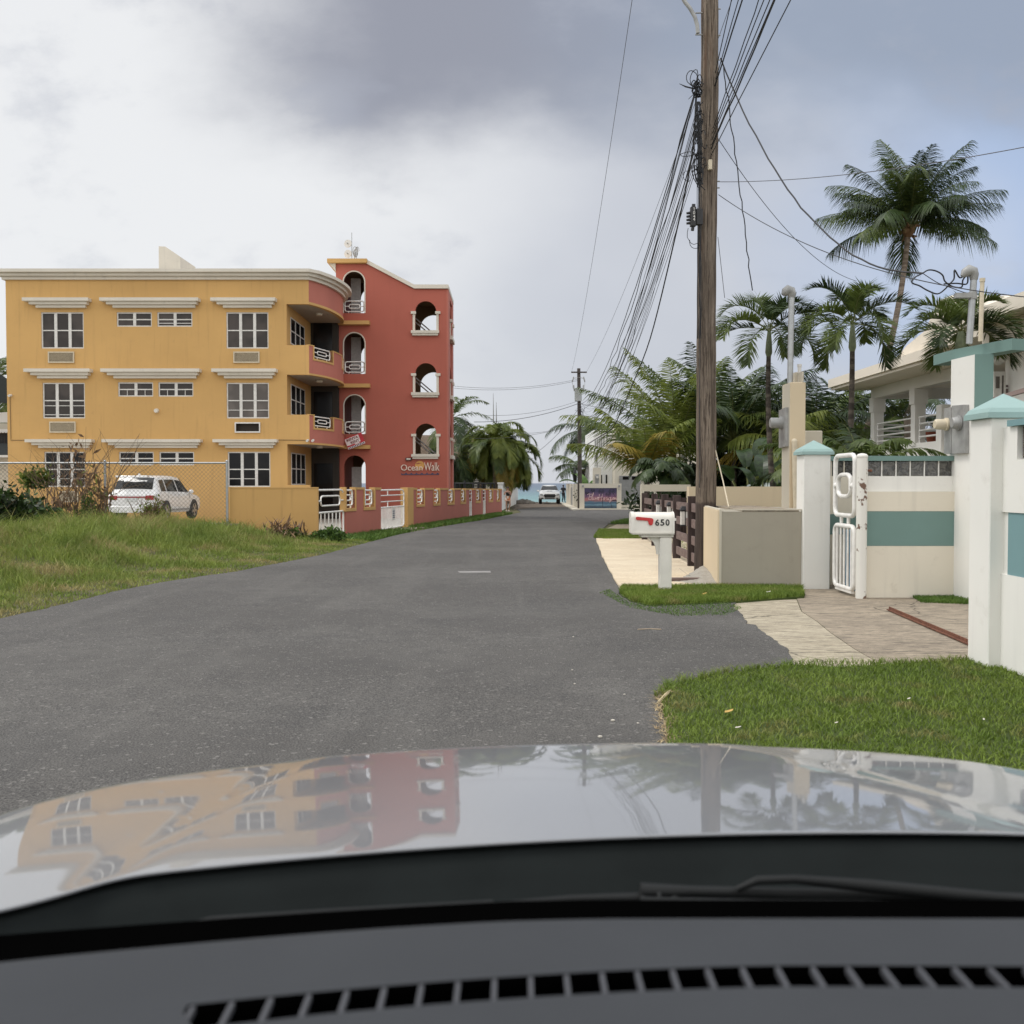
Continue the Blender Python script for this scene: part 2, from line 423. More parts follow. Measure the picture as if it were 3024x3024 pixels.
def grid_sheet(name, x0, x1, y0, y1, fz, mat, nx=2, ny=2):
    vs = []; fs = []
    for j in range(ny+1):
        for i in range(nx+1):
            x = x0+(x1-x0)*i/nx; y = y0+(y1-y0)*j/ny; vs.append((x, y, fz(x, y)))
    for j in range(ny):
        for i in range(nx):
            a = j*(nx+1)+i; fs.append((a, a+1, a+nx+2, a+nx+1))
    mb = MB(); mb.add(vs, fs); o = mb.build(name, mat); o['kind'] = 'structure'; return o
SHORE = 104
g = MB(); n = 60; tops = []; lows = []
for i in range(n+1):
    x = -400+800*i/n
    if abs(x) < 14: pass
    w = rnd.uniform(-1, 1)*1.2
    tops.append((x, SHORE+w, gz(SHORE))); lows.append((x, SHORE+5+w, -2.6))
base = [(x, -80, gz(-80)) for x, _, _ in tops]
g.add(base+tops+lows, [(i, i+1, n+2+i, n+1+i) for i in range(n)]+[(n+1+i, n+2+i, 2*n+3+i, 2*n+2+i) for i in range(n)])
struct(g.build('ground', M_SOIL))
grid_sheet('sea', -9000, 9000, SHORE-1, 30000, lambda x, y: -1.45, M_SEA, 4, 6)
LEFT = P2([(0, 1831), (181, 1790), (326, 1753), (471, 1724), (700, 1690), (951, 1641), (1075, 1607), (1183, 1579), (1300, 1557), (1424, 1537), (1540, 1514)])
LEFT = [(-7.6, -40), (-7.2, 5)]+LEFT
ROADR = P2([(1688, 1507), (1800, 1506.5), (1900, 1506)])+[(40, 73), (40, 50)]+P2([(1960, 1543), (1797, 1548), (1752, 1588), (1770, 1600), (1789, 1650), (1806, 1690), (1838, 1740), (1829, 1758), (1865, 1782), (1917, 1793), (2050, 1788), (2172, 1784),
    (2167, 1795), (2190, 1818), (2205, 1846), (2232, 1850), (2269, 1884), (2300, 1900), (2338, 1941), (2352, 1974), (2205, 1990), (2072, 2012), (1977, 2036), (1951, 2074), (1963, 2131), (1972, 2201), (1978, 2400)])+[(.9, -40)]
fl = P2([(1520, 1500), (1532, 1489)]); fr = P2([(1657, 1486), (1676, 1500)])
road_poly = LEFT+fl+fr+ROADR
sheet('road', jag(road_poly, .10, .022), .022, M_ASPH)
sheet('beach_access', jag(P2([(1512, 1506), (1531, 1488), (1560, 1484), (1657, 1484), (1672, 1497), (1600, 1499)]), .6, .12), .03, M_SAND)
DRIVE1 = P2([(1760, 1594), (2040, 1596), (2062, 1640), (2066, 1699), (2128, 1697), (2128, 1741), (1990, 1742), (1832, 1742), (1780, 1650)])
sheet('sidewalk', jag(DRIVE1, .4, .012), .05, M_TAN, .06)
sheet('sidewalk', P2([(1786, 1564), (1822, 1549), (1900, 1547), (1905, 1567)]), .012, M_CONC)
crack = P2([(2352, 1772), (2366, 1808), (2412, 1838), (2450, 1870), (2520, 1918), (2612, 1972)])
c2 = [(x+.012, y) for x, y in crack]
sheet('driveway', P2([(2140, 1784), (2280, 1774)])+crack+[(3.45, 8.2), (2.1, 8.2), (1.9, 12)], .010, M_APRON)
sheet('driveway', c2+[(3.7, 8.6), (4.6, 8.7), (9, 8.7), (9, 15.3), (5.7, 15.3), (5.7, 19), (4.95, 19), (4.95, 16.6), (4.6, 16.6)]+P2([(2372, 1744)])[:0], .010, M_CONC)
sheet('parking_yard', [(-34, 31.3), (-6.3, 31.3), (-6.2, 33), (-1.4, 64), (-3, 64), (-34, 60)], 0.02, M_YARD)
# left lot: a bank of wild grass rising to the fence
def lx(y):
    for a, b in zip(LEFT, LEFT[1:]):
        if a[1] <= y <= b[1]: return a[0]+(b[0]-a[0])*(y-a[1])/(b[1]-a[1])
    return -5
def ss(t): t = max(0, min(1, t)); return t*t*(3-2*t)
def bank(x, y):
    d = lx(y)-x
    return gz(y)+.05*ss(d/.4)+.45*ss((d-1.2)/4.6)*ss((y-4)/14)+.03*math.sin(x*1.7+y)*math.sin(y*1.3)*ss(d/2)
vs = []; fs = []; NX, NY = 40, 40
for j in range(NY+1):
    y = -6+37.2*j/NY; e = lx(y)
    for i in range(NX+1):
        x = e-.02+(-30-e)*(i/NX)**1.7; vs.append((x, y, bank(x, y)-(.05 if i == 0 else 0)))
for j in range(NY):
    for i in range(NX):
        a = j*(NX+1)+i; fs.append((a, a+NX+1, a+NX+2, a+1))
mb = MB(); mb.add(vs, fs); struct(mb.build('grass_bank', M_SOIL, smooth=60))
# ------------------------------------------------------------------ grass
def inpoly(px, py, poly):
    ins = np.zeros(len(px), bool); n = len(poly)
    for i in range(n):
        x1, y1 = poly[i]; x2, y2 = poly[(i+1) % n]
        if y1 == y2: continue
        c = ((y1 > py) != (y2 > py)) & (px < (x2-x1)*(py-y1)/(y2-y1)+x1); ins ^= c
    return ins
def scatter(poly, n, ypow=1.0):
    P = np.array(poly); x0, y0 = P.min(0); x1, y1 = P.max(0); X = []; Yl = []; tot = 0
    while tot < n:
        a = nrs.rand(n*2); px = x0+(x1-x0)*nrs.rand(n*2); py = y0+(y1-y0)*a**ypow
        k = inpoly(px, py, poly); X.append(px[k]); Yl.append(py[k]); tot += k.sum()
        if k.sum() == 0: break
    return np.concatenate(X)[:n], np.concatenate(Yl)[:n]
def blades(name, x, y, z, h, w, mat, label=None, lean=.5, seg=1, parent=None):
    n = len(x); yaw = nrs.rand(n)*6.283; la = nrs.rand(n)*6.283; ln = h*lean*(.3+nrs.rand(n))
    ux, uy = np.cos(yaw), np.sin(yaw); hw = w/2
    dx, dy = np.cos(la)*ln, np.sin(la)*ln
    V = np.empty((n, 5, 3), np.float32)
    for k, (t, ww, s) in enumerate(((0, 1, -1), (0, 1, 1), (.55, .75, 1), (.55, .75, -1), (1, 0, 0))):
        q = t*t
        V[:, k, 0] = x+ux*hw*ww*s+dx*q; V[:, k, 1] = y+uy*hw*ww*s+dy*q; V[:, k, 2] = z+h*t*(1-.25*t*lean)
    b = np.arange(n)[:, None]*5
    o = fastmesh(name, V.reshape(-1, 3), b+np.array([[0, 1, 2, 3]]), b+np.array([[3, 2, 4]]), mat, parent)
    if label: tag(o, label, 'grass', kind='stuff')
    return o
# near lawn
LAWN = P2([(2357, 1974), (2205, 1990), (2072, 2012), (1977, 2036), (1951, 2074), (1963, 2131), (1972, 2201), (1978, 2400)])+[(.9, 1.0), (4.39, 1.0), (4.39, 9.2)]+P2([(2864, 1960), (2740, 1964), (2624, 1971), (2497, 1980)])
sheet('lawn_soil', jag(LAWN, .15, .03), .034, M_LAWNSOIL)
x, y = scatter(LAWN, 60000, 1.0); k = y > 4.5; x, y = x[k], y[k]
blades('lawn_grass', x, y, gz(y)+.034, .028+.035*nrs.rand(len(x))**1.5, .006+.004*nrs.rand(len(x)), M_TURF, 'short green lawn grass in front of the near white gate post', .9)
EDGE = jag([(p[0], p[1]) for p in P2([(2864, 1960), (2624, 1971), (2357, 1974), (2205, 1990), (2072, 2012), (1977, 2036), (1951, 2074)])], .01, .05, False)
EDGE = EDGE[:2200]
ex = np.array([p[0] for p in EDGE]); ey = np.array([p[1] for p in EDGE])
blades('lawn_edge_grass', np.repeat(ex, 3), np.repeat(ey, 3), gz(np.repeat(ey, 3))+.03, .05+.06*nrs.rand(len(ex)*3), .006, M_TURF, 'ragged longer grass along the edge of the front lawn', 1.1)
dx_ = jag(P2([(1977, 2036), (1951, 2074), (1963, 2131), (1972, 2201), (1975, 2300)]), .006, .03, False)[:900]
M_THATCH = leafmat('dry_thatch', (.34, .25, .14), (.48, .38, .22), 6, .1, .8)
xe = np.array([p[0] for p in dx_])+nrs.randn(len(dx_))*.018; ye = np.array([p[1] for p in dx_])
blades('dry_thatch', np.repeat(xe, 2), np.repeat(ye, 2), gz(np.repeat(ye, 2))+.022, .02+.04*nrs.rand(len(xe)*2), .006, M_THATCH, 'dry straw coloured thatch along the road side edge of the near lawn', 2.5)
STRIP = P2([(1836, 1741), (1829, 1758), (1865, 1782), (1917, 1795), (2050, 1790), (2172, 1784), (2376, 1768), (2368, 1743), (2127, 1739), (1990, 1742)])
sheet('verge_soil', jag(STRIP, .2, .02), .036, M_LAWNSOIL)
x, y = scatter(STRIP, 26000)
blades('verge_grass', x, y, gz(y)+.036, .05+.06*nrs.rand(len(x)), .009, M_TURF, 'strip of green grass round the foot of the white mailbox', .6)
x, y = scatter(P2([(1770, 1755), (1860, 1800), (2000, 1825), (2150, 1822), (2190, 1800), (2160, 1786), (1917, 1793), (1860, 1785), (1800, 1745)]), 2600)
blades('sparse_weeds', x, y, gz(y)+.02, .015+.03*nrs.rand(len(x)), .008, M_WEED, 'thin weeds creeping over the asphalt below the mailbox', 1.2)
BK = P2([(1753, 1590), (1768, 1567), (1900, 1568), (1905, 1594), (1780, 1596)])
sheet('verge_soil', BK, .036, M_LAWNSOIL)
x, y = scatter(BK, 9000); blades('verge_grass', x, y, gz(y)+.036, .05+.05*nrs.rand(len(x)), .014, M_TURF, 'small square of lawn beyond the tan slab', .6)
BK = P2([(1797, 1548), (1850, 1536), (1905, 1535), (1905, 1549)])
x, y = scatter(BK, 3000); blades('verge_grass', x, y, gz(y), .1+.1*nrs.rand(len(x)), .02, M_WEED, 'rough weeds at the street corner beyond the mailbox', .8)
x, y = scatter(P2([(2690, 1764), (2880, 1768), (2880, 1788), (2720, 1782)]), 2600)
blades('wall_foot_grass', x, y, gz(y)+.012, .03+.05*nrs.rand(len(x)), .012, M_WEED, 'low grass at the foot of the banded teal and cream wall', .8)
x, y = scatter([(3.98, 20.2), (6.5, 20.2), (6.5, 33), (4.6, 33)], 9000)
blades('garden_grass', x, y, gz(y), .05+.06*nrs.rand(len(x)), .02, M_TURF, 'grass in the garden behind the brown board fence', .6)
# wild grass on the bank
lot = [(-.02+lx(y_), y_) for y_ in (6, 10, 12.8, 14, 15.8, 17.5, 19.9, 22, 25, 28, 30, 31)]+[(-22, 31), (-13, 16), (-9, 6)]
N = 120000
x, y = scatter(lot, N, 1.15)
d = np.array([lx(b)-a for a, b in zip(x, y)]); zb = np.array([bank(a, b) for a, b in zip(x, y)])
cl = np.sin(x*2.1+1.3*np.sin(y*1.1))*np.sin(y*1.7+np.sin(x*.9)*2)
t = np.clip((d-.3)/3.5, 0, 1)
h = (.07+.58*t*(.40+.60*nrs.rand(N)**1.5))*(.72+.55*cl)*(.5+.8*nrs.rand(N)**1.3)
blades('wild_grass', x, y, zb, np.maximum(h, .05), .010+.010*nrs.rand(N), M_WILD, 'tall wild green and straw grass on the bank left of the road', .8)
x, y = scatter([(-.05+lx(y_), y_) for y_ in (31, 36, 42, 50, 57, 62, 66)]+[(-.4, 66), (-.75, 63.9), (-1.6, 58), (-2.4, 53), (-3.3, 47), (-4.3, 41), (-5.0, 36), (-5.9, 31)], 16000)
k = ~((y > 37.4) & (y < 41.2)) | (nrs.rand(len(y)) < .15)
x, y = x[k], y[k]
blades('verge_weeds', x, y, gz(y), .08+.16*nrs.rand(len(x)), .03, M_WEED, 'weeds along the foot of the coral wall', .8)
# ------------------------------------------------------------------ paints
M_YEL = paint('yellow_render', (.60, .36, .128), .8, .09, .25, .12, 40, dirt=.12, streak=.34)
M_YEL2 = paint('yellow_trim', (.57, .34, .12), .75, .06, .6, .1, 40)
M_COR = paint('coral_render', (.41, .112, .076), .8, .08, .3, .12, 40, streak=.12)
M_COR2 = paint('pale_coral_render', (.45, .15, .11), .8, .07, .5, .12, 40, streak=.15)
M_TRIM = paint('white_trim', (.66, .61, .52), .7, .06, .8, .1, 50, dirt=.25, streak=.2, dirtcol=(.2, .18, .15))
M_SOFF = paint('soffit', (.42, .38, .33), .8, .06)
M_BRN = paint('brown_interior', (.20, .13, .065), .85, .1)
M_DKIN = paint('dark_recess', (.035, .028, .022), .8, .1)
M_FRAME = plain('window_frame_white', (.68, .66, .62), .45)
M_WTUBE = plain('white_tube', (.80, .78, .74), .4, coat=.2, bump=.05)
M_METAL = plain('galvanised', (.42, .43, .43), .45, metal=.7, bump=.1)
M_GREYM = plain('grey_metal', (.33, .33, .32), .55, metal=.3, var=.2, vs=5)
M_BLACK = plain('black_plastic', (.02, .02, .022), .5)
M_ALU = plain('louvre', (.58, .50, .36), .5)
M_BLUEB = plain('blue_plastic', (.06, .20, .33), .5)
def glassmat(name, a, b, sc=1.0):
    m = NT(name); c = m.mix(m.sm(m.noise(sc, 2), .42, .58), a, b); return m.done(c, .15, spec=.22)
M_GL1 = glassmat('window_glass', (.045, .038, .034), (.075, .062, .055), .8)
M_GL2 = glassmat('dark_window_glass', (.006, .006, .007), (.016, .014, .014), .7)
M_GL3 = glassmat('curtained_glass', (.11, .095, .085), (.15, .13, .115), .8)
# ------------------------------------------------------------------ apartment building
YF = 47.0
XL = xx(24, YF); XO = xx(849, YF); XR = -9.28
zt = zz(826.8, YF); GB = -.2
bld = empty('apartment_building', 'three storey yellow apartment block with coral stair tower, white cornice and round arches', 'building', (-16, 50, GB))
fr_ = lambda u, v, w: (u, YF+w, v)
sof3, par3 = zz(898, YF), zz(1019, YF); sl3, par2, sl2, par1 = zz(1106.5, YF), zz(1224.6, YF), zz(1311.6, YF), zz(1432, YF)
outer = [(XL, GB), (XR, GB), (XR, par1), (XO, par1), (XO, sl2), (XR, sl2), (XR, par2), (XO, par2), (XO, sl3), (XR, sl3), (XR, par3), (XO, par3), (XO, sof3), (XR, sof3), (XR, zt), (XL, zt)]
WIN = []   # x0,x1,y0,y1 px, cols, bars[(fraction, cols or None)], glass
for x0, x1, y0, y1, gl, lo in ((120.6, 246.4, 921.7, 1029, 0, 0), (125, 250, 1130, 1235.5, 0, 2), (130, 251, 1334, 1438, 1, 1), (667.7, 792.4, 921.7, 1029, 0, 0), (668.5, 794, 1130, 1235.5, 2, 1), (672, 798, 1334, 1438, 1, 3)):
    WIN.append((x0, x1, y0, y1, 3, gl, lo))
for x0, x1, y0, y1, gl, lo in ((344, 448, 921.7, 964.5, 0, 0), (463.7, 567.7, 921.7, 964.5, 0, 1), (348, 452, 1128.6, 1171, 0, 4), (467, 570.6, 1128.6, 1171, 0, 4), (351, 453.6, 1334, 1374, 1, 0), (470, 573, 1334, 1374, 1, 0)):
    WIN.append((x0, x1, y0, y1, 2, gl, lo))
holes = []
for w in WIN:
    X0, X1 = xx(w[0], YF, w[2]), xx(w[1], YF, w[2]); Z1, Z0 = zz(w[2], YF), zz(w[3], YF)
    holes.append([(X0, Z0), (X0, Z1), (X1, Z1), (X1, Z0)])
ac = [(143, 220, 1040.6, 1070, 1), (690, 767, 1040.6, 1070, 1), (147, 224.6, 1247, 1276, 1), (694, 769, 1249, 1276, 0), (177, 232, 1452, 1481, 2)]
X0, X1, Z1, Z0 = xx(694, YF, 1249), xx(769, YF, 1249), zz(1250, YF), zz(1275, YF); holes.append([(X0, Z0), (X0, Z1), (X1, Z1), (X1, Z0)])
mb = MB(); mb.plate([outer]+holes, .22, fr_); mb.build('facade', M_YEL, bld)
mb = MB(); mb.box(XL, XO-.03, YF+.26, 60, GB, zt); mb.build('rear_walls', M_YEL, bld)
def window(X0, X1, Z0, Z1, fn, cols, glm, lo, parent):
    """fn(u,v,w) with w into the wall"""
    f = MB(); t = .055; m = .13
    def bar(a, b, c, d, w0=.05, w1=.13):
        vs = [fn(u, v, w) for u in (a, b) for w in (w0, w1) for v in (c, d)]
        f.add(vs, [(0, 1, 3, 2), (4, 6, 7, 5), (0, 4, 5, 1), (2, 3, 7, 6), (0, 2, 6, 4), (1, 5, 7, 3)])
    bar(X0, X0+t, Z0, Z1); bar(X1-t, X1, Z0, Z1); bar(X0+t, X1-t, Z0, Z0+t, .048); bar(X0+t, X1-t, Z1-t, Z1, .048)
    W = (X1-X0)
    for i in range(1, cols): c = X0+W*i/cols; bar(c-m/2, c+m/2, Z0+t, Z1-t, .052)
    zm = (Z0+Z1)/2
    for i in range(cols):
        a = X0+t if i == 0 else X0+W*i/cols+m/2; b = X1-t if i == cols-1 else X0+W*(i+1)/cols-m/2
        bar(a, b, zm-.025, zm+.025, .062)
        if lo == 2: bar(a, b, zm-.25, zm-.22, .07); bar(a, b, zm-.66, zm-.63, .07)
        if lo == 1: bar(a, b, Z0+(zm-Z0)*.45, Z0+(zm-Z0)*.45+.03, .07)
        if lo == 3 and i < 2: bar(a, b, Z0+(zm-Z0)*.45, Z0+(zm-Z0)*.45+.03, .07)
        if lo == 4: bar((a+b)/2-.012, (a+b)/2+.012, Z0+t, zm-.03, .07)
    o = f.build('window', M_FRAME, parent)
    g_ = MB(); g_.add([fn(X0+.01, Z0+.01, .10), fn(X1-.01, Z0+.01, .10), fn(X1-.01, Z1-.01, .10), fn(X0+.01, Z1-.01, .10)], [(0, 1, 2, 3)])
    g_.v = [tuple(Vector(p)-Vector(parent_loc(parent))) for p in g_.v]
    q = g_.build('pane', [M_GL1, M_GL2, M_GL3][glm], o, world=False)
    return o
for w in WIN:
    window(xx(w[0], YF, w[2]), xx(w[1], YF, w[2]), zz(w[3], YF), zz(w[2], YF), fr_, w[4], w[5], w[6], bld)
# stepped white ledges over the windows
def ledge(x0, x1, y0, y1):
    X0, X1 = xx(x0, YF, y0), xx(x1, YF, y0); Z1, Z0 = zz(y0, YF), zz(y1, YF); h = (Z1-Z0)
    mb = MB(); pj = (.42, .30, .18); zs = (Z1, Z1-h*.36, Z1-h*.68, Z0)
    for i in range(3):
        e = .21*i*1.2+(.0 if i == 0 else .0)
        mb.box(X0+e, X1-e*.45, YF-pj[i], YF-.002, zs[i+1]+(.002 if i < 2 else 0), zs[i])
    mb.build('window_ledge', M_TRIM, bld)
for y0, y1, xs in ((883, 910, ((77, 270.6), (303.6, 593), (628.6, 818.5))), (1091, 1118, ((81.5, 275), (306.5, 596), (631.5, 820.6))), (1298, 1323, ((85, 280), (310, 599), (635, 823)))):
    for a, b in xs: ledge(a, b, y0, y1)
for x0, x1, y0, y1, k in ac:
    X0, X1, Z1, Z0 = xx(x0, YF, y0), xx(x1, YF, y0), zz(y0, YF), zz(y1, YF); mb = MB()
    for a, b, c, d in ((X0, X1, Z0-.03, Z0+.03), (X0, X1, Z1-.03, Z1+.03), (X0, X0+.05, Z0+.03, Z1-.03), (X1-.05, X1, Z0+.03, Z1-.03)): mb.box(a, b, YF-.07, YF-.003, c, d)
    if k:
        n = 8
        for i in range(n):
            z = Z0+.04+(Z1-Z0-.08)*(i+.5)/n; mb.add([(X0+.05, YF-.06, z-.015), (X1-.05, YF-.06, z-.015), (X1-.05, YF-.03, z+.012), (X0+.05, YF-.03, z+.012)], [(0, 1, 2, 3)])
        mb.build('air_conditioner_grille', M_ALU, bld)
        mb = MB(); mb.box(X0+.04, X1-.04, YF-.01, YF-.001, Z0+.02, Z1-.02); mb.build('grille_backing', M_BRN, bld)
    else:
        mb.build('air_conditioner_frame', M_FRAME, bld)
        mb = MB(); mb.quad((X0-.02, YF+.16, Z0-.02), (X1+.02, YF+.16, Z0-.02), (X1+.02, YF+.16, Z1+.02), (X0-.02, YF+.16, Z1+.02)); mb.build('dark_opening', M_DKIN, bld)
# balconies -----------------------------------------------------------
CV0 = [(-9.28, 47), (-8.98, 47.7), (-8.72, 48.5), (-8.54, 49.5), (-8.45, 50.5), (-8.46, 51.4), (-8.56, 52.2), (-8.74, 52.96)]
def crv(n=36):
    out = []
    m = len(CV0)-1
    for i in range(n+1):
        t = i/n*m; k = min(int(t), m-1); f = t-k
        p = [Vector(CV0[max(0, min(m, k+q))]) for q in (-1, 0, 1, 2)]
        out.append(.5*((2*p[1])+(-p[0]+p[2])*f+(2*p[0]-5*p[1]+4*p[2]-p[3])*f*f+(-p[0]+3*p[1]-3*p[2]+p[3])*f**3))
    return out
CV = crv()
def nrm(i):
    a = CV[max(0, i-1)]; b = CV[min(len(CV)-1, i+1)]; t = (b-a).normalized(); return Vector((t.y, -t.x))
def curved(name, z0, z1, off0, off1, mat, notch=None, i0=0, i1=None, parent=bld):
    mb = MB(); i1 = i1 or len(CV)-1
    for i in range(i0, i1):
        top = z1(i) if callable(z1) else z1
        if top is None or top-z0 < 1e-4: continue
        q = []
        for k in (i, i+1):
            n_ = nrm(k)
            for o in (off0, off1): q.append(CV[k]+n_*o)
        vs = [(p.x, p.y, z) for z in (z0, top) for p in q]
        mb.add(vs, [(0, 1, 3, 2), (4, 6, 7, 5), (0, 4, 5, 1), (2, 3, 7, 6), (0, 2, 6, 4), (1, 5, 7, 3)])
    return mb.build(name, mat, parent, smooth=25)
curved('curved_fascia', sof3, zt, -.15, -.004, M_COR2)
curved('fascia_trim', sof3-.01, sof3+.10, -.16, .03, M_YEL2)
def rrect(w, h, r, n=4):
    out = []
    for cx, cy, a0 in ((w/2-r, h/2-r, 0), (-w/2+r, h/2-r, 90), (-w/2+r, -h/2+r, 180), (w/2-r, -h/2+r, 270)):
        for k in range(n+1):
            g = R(a0+90*k/n); out.append((cx+r*math.cos(g), cy+r*math.sin(g)))
    return out
def emblem(mb, c, ux, w, h, r=.03, feet=True, uz=Vector((0, 0, 1))):
    """rounded tube frame with an oval ring held by short stubs"""
    c = Vector(c); ux = Vector(ux).normalized()
    P = lambda a, b: c+ux*a+uz*b
    mb.tube([P(a, b) for a, b in rrect(w, h, min(w, h)*.22)], r, 8, closed=True)
    mb.tube([P(a, b) for a, b in rrect(w*.56, h*.36, h*.15)], r*.9, 8, closed=True)
    mb.tube([P(-w/2, 0), P(-w*.28, 0)], r*.8, 6); mb.tube([P(w*.28, 0), P(w/2, 0)], r*.8, 6)
    if feet:
        for s in (-.3, .3): mb.tube([P(s*w, -h/2), P(s*w, -h/2-.09)], r*.8, 6)
NOT = ((3, 14), (24, 32))
for sl, pr in ((sl3, par3), (sl2, par2)):
    low = pr-.66
    curved('balcony_parapet', sl, lambda i: low if any(a <= i < b for a, b in NOT) else pr-.02, -.15, -.004, M_COR2)
    mb_t = curved('parapet_trim', pr-.02, lambda i: pr+.03 if not any(a <= i < b for a, b in NOT) else None, -.17, .02, M_YEL2)
    curved('slab_trim', sl-.01, sl+.07, -.16, .03, M_YEL2)
    for a, b in NOT:
        curved('opening_trim', low, low+.09, -.17, .02, M_YEL2, i0=a, i1=b)
        for k in (a, b):
            mb = MB(); n_ = nrm(k); t = Vector((-n_.y, n_.x)); p = CV[k]; s = 1 if k == b else -1
            q = [p+n_*(-.17), p+n_*.02, p+n_*.02+t*s*.10, p+n_*(-.17)+t*s*.10]
            if s < 0: q = q[::-1]
            mb.prism([(v.x, v.y) for v in q], low, pr+.028); mb.build('opening_trim', M_YEL2, bld)
        c = (CV[a]+CV[b])/2; mid = (a+b)//2; c = CV[mid]-nrm(mid)*.08; L = (CV[b]-CV[a]).length
        mb = MB(); emblem(mb, (c.x, c.y, low+.09+.30), (*(CV[b]-CV[a]).normalized(), 0), L*.84, .42, .028); mb.build('rail_emblem', M_WTUBE, bld, smooth=50)
slabpts = [(XO+.0, 47.23)]+[tuple(c-nrm(i)*.155) for i, c in enumerate(CV)]+[(-9.06, 52.6), (XO, 52.6)]
for z in (sof3, sl3, sl2):
    mb = MB(); mb.prism(slabpts, z+.006, z+.16); mb.build('balcony_slab', M_SOFF, bld)
    mb = MB(); mb.lathe([(.14, z-.10), (.17, z-.05), (.17, z+.004)], 12, Matrix.Translation((-9.3, 49.6, 0))); mb.build('ceiling_lamp', M_TRIM, bld)
side = lambda u, v, w: (XO-w, u, v)
sh = [[(YF+.22, GB), (52.6, GB), (52.6, zt-.1), (YF+.22, zt-.1)]]; sw = []
for y0, y1 in ((936, 1015), (1133, 1225), (1336, 1432)):
    z1, z0 = zz(y0, 47.8), zz(y1, 47.8); sw.append((z0, z1)); sh.append([(47.8, z0), (47.8, z1), (51.0, z1), (51.0, z0)])
mb = MB(); mb.plate(sh, .02, side); mb.build('recess_wall', M_YEL, bld)
for i, (z0, z1) in enumerate(sw): window(47.8, 51.0, z0, z1, lambda u, v, w: (XO+.04-w*.3, u, v), 3, 1, 0, bld)
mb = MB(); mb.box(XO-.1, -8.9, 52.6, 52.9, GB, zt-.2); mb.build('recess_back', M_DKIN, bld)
for y0 in (968, 1175, 1386):
    z = zz(y0, 52.6); mb = MB(); mb.box(XO+.15, -9.2, 52.55, 52.598, z-1.9, z+.3); mb.build('balcony_door', M_GL2, bld)
# cornice and roof ------------------------------------------------------
def outline(o):
    pts = [(XL-o, 60+o), (XL-o, YF-o)]
    n0 = nrm(0)
    pts.append((XR+o*.25, YF-o))
    for i, c in enumerate(CV):
        if i < 2: continue
        p = c+nrm(i)*o
        if p.y < 52.9: pts.append((p.x, p.y))
    pts += [(pts[-1][0]-.05, 52.95), (-9.06, 52.95), (-9.06, 60+o)]
    return pts
zc = zz(798.5, YF); hh = zc-zt
mb = MB(); mb.prism(outline(.12), zt, zt+hh*.33); mb.prism(outline(.26), zt+hh*.33+.003, zt+hh*.66); mb.prism(outline(.42), zt+hh*.66+.003, zc)
mb.build('cornice', M_TRIM, bld)
zb = zc
mb = MB(); X0, X1 = xx(475, 50), xx(538, 50); za, zb_ = zz(727, 50), zz(758, 50)
mb.plate([[(X0, zc), (X1, zc), (X1, zb_), (X0+.22*(X1-X0)+.1, za-.02), (X0, za)]], 2.4, lambda u, v, w: (u, 50+w, v)); mb.build('roof_bulkhead', M_TRIM, bld)
mb = MB(); mb.box(xx(262, 49), xx(474, 49), 49, 49.6, zc, zc+.16); mb.box(xx(539, 49), xx(880, 49), 49, 49.6, zc, zc+.17); mb.build('roof_curb', M_DKIN, bld)
# camera, lamp and wire on the facade
mb = MB(); mb.tube([(xx(30, YF, 1170), YF-.02, zz(1170, YF)), (xx(30, YF, 1170)+.02, YF-.03, zz(1290, YF)), (xx(34, YF), YF-.02, zz(1300, YF)), (xx(85, YF), YF-.02, zz(1300, YF))], .014, 5)
mb.tube([(xx(823, YF), YF-.02, zz(1299, YF)), (xx(905, YF), YF-.02, zz(1300, YF))], .014, 5); mb.build('surface_wire', M_BRN, bld)
for px, py in ((30, 1168), (908, 1301), (924, 1301)):
    mb = MB(); p = at(px, py, YF-.12); mb.tube([p+Vector((0, -.13, -.02)), p+Vector((0, .1, .02))], .055, 10); mb.box(p.x-.03, p.x+.03, p.y+.08, YF-.001, p.z-.03, p.z+.03)
    mb.build('security_camera', M_FRAME, bld)
mb = MB(); p = at(462, 1213, YF-.05); mb.tube([p+Vector((0, -.1, 0)), p+Vector((0, .05, 0))], [.09, .11], 12); mb.build('wall_lamp', M_TRIM, bld)
# stair tower ---------------------------------------------------------
YT, YB = 53.0, 57.3
TXL, TXR = -9.06, -3.365
tz = lambda y: zz(y, YT)
txp = lambda x: xx(x, YT)
tfn = lambda u, v, w: (u, YT+w, v)
def arch(x0, x1, zs, zb, n=16):
    """round arch: zs = crown height"""
    r = (x1-x0)/2; c = (x0+x1)/2
    return [(x0, zb)]+[(c-r*math.cos(math.pi*k/n), zs-r+r*math.sin(math.pi*k/n)) for k in range(n+1)]+[(x1, zb)]
LA = [(txp(1016), txp(1079.7), tz(a), tz(b)) for a, b in ((800.7, 924.6), (982, 1104), (1165.6, 1281.5), (1345, 1500))]
RA = [(txp(1227), txp(1289.5), tz(a), tz(b)) for a, b in ((889, 977), (1072, 1159.4), (1250.7, 1341))]
ztop = tz(780); zr = tz(854)
tout = [(TXL, GB), (TXR, GB), (TXR, zr), (txp(1225), zr), (txp(1091), ztop), (TXL, ztop)]
hl = [arch(*a) for a in LA]+[arch(*a) for a in RA]
mb = MB(); mb.plate([tout]+hl, .2, tfn); mb.build('tower_front', M_COR, bld)
mb = MB(); mb.plate([tout]+[arch(a+.25, b+.45, c, d) for a, b, c, d in LA]+[arch(a-.12, b+.25, c, d) for a, b, c, d in RA], .2, lambda u, v, w: (u, YB+w, v)); mb.build('tower_back', M_BRN, bld)
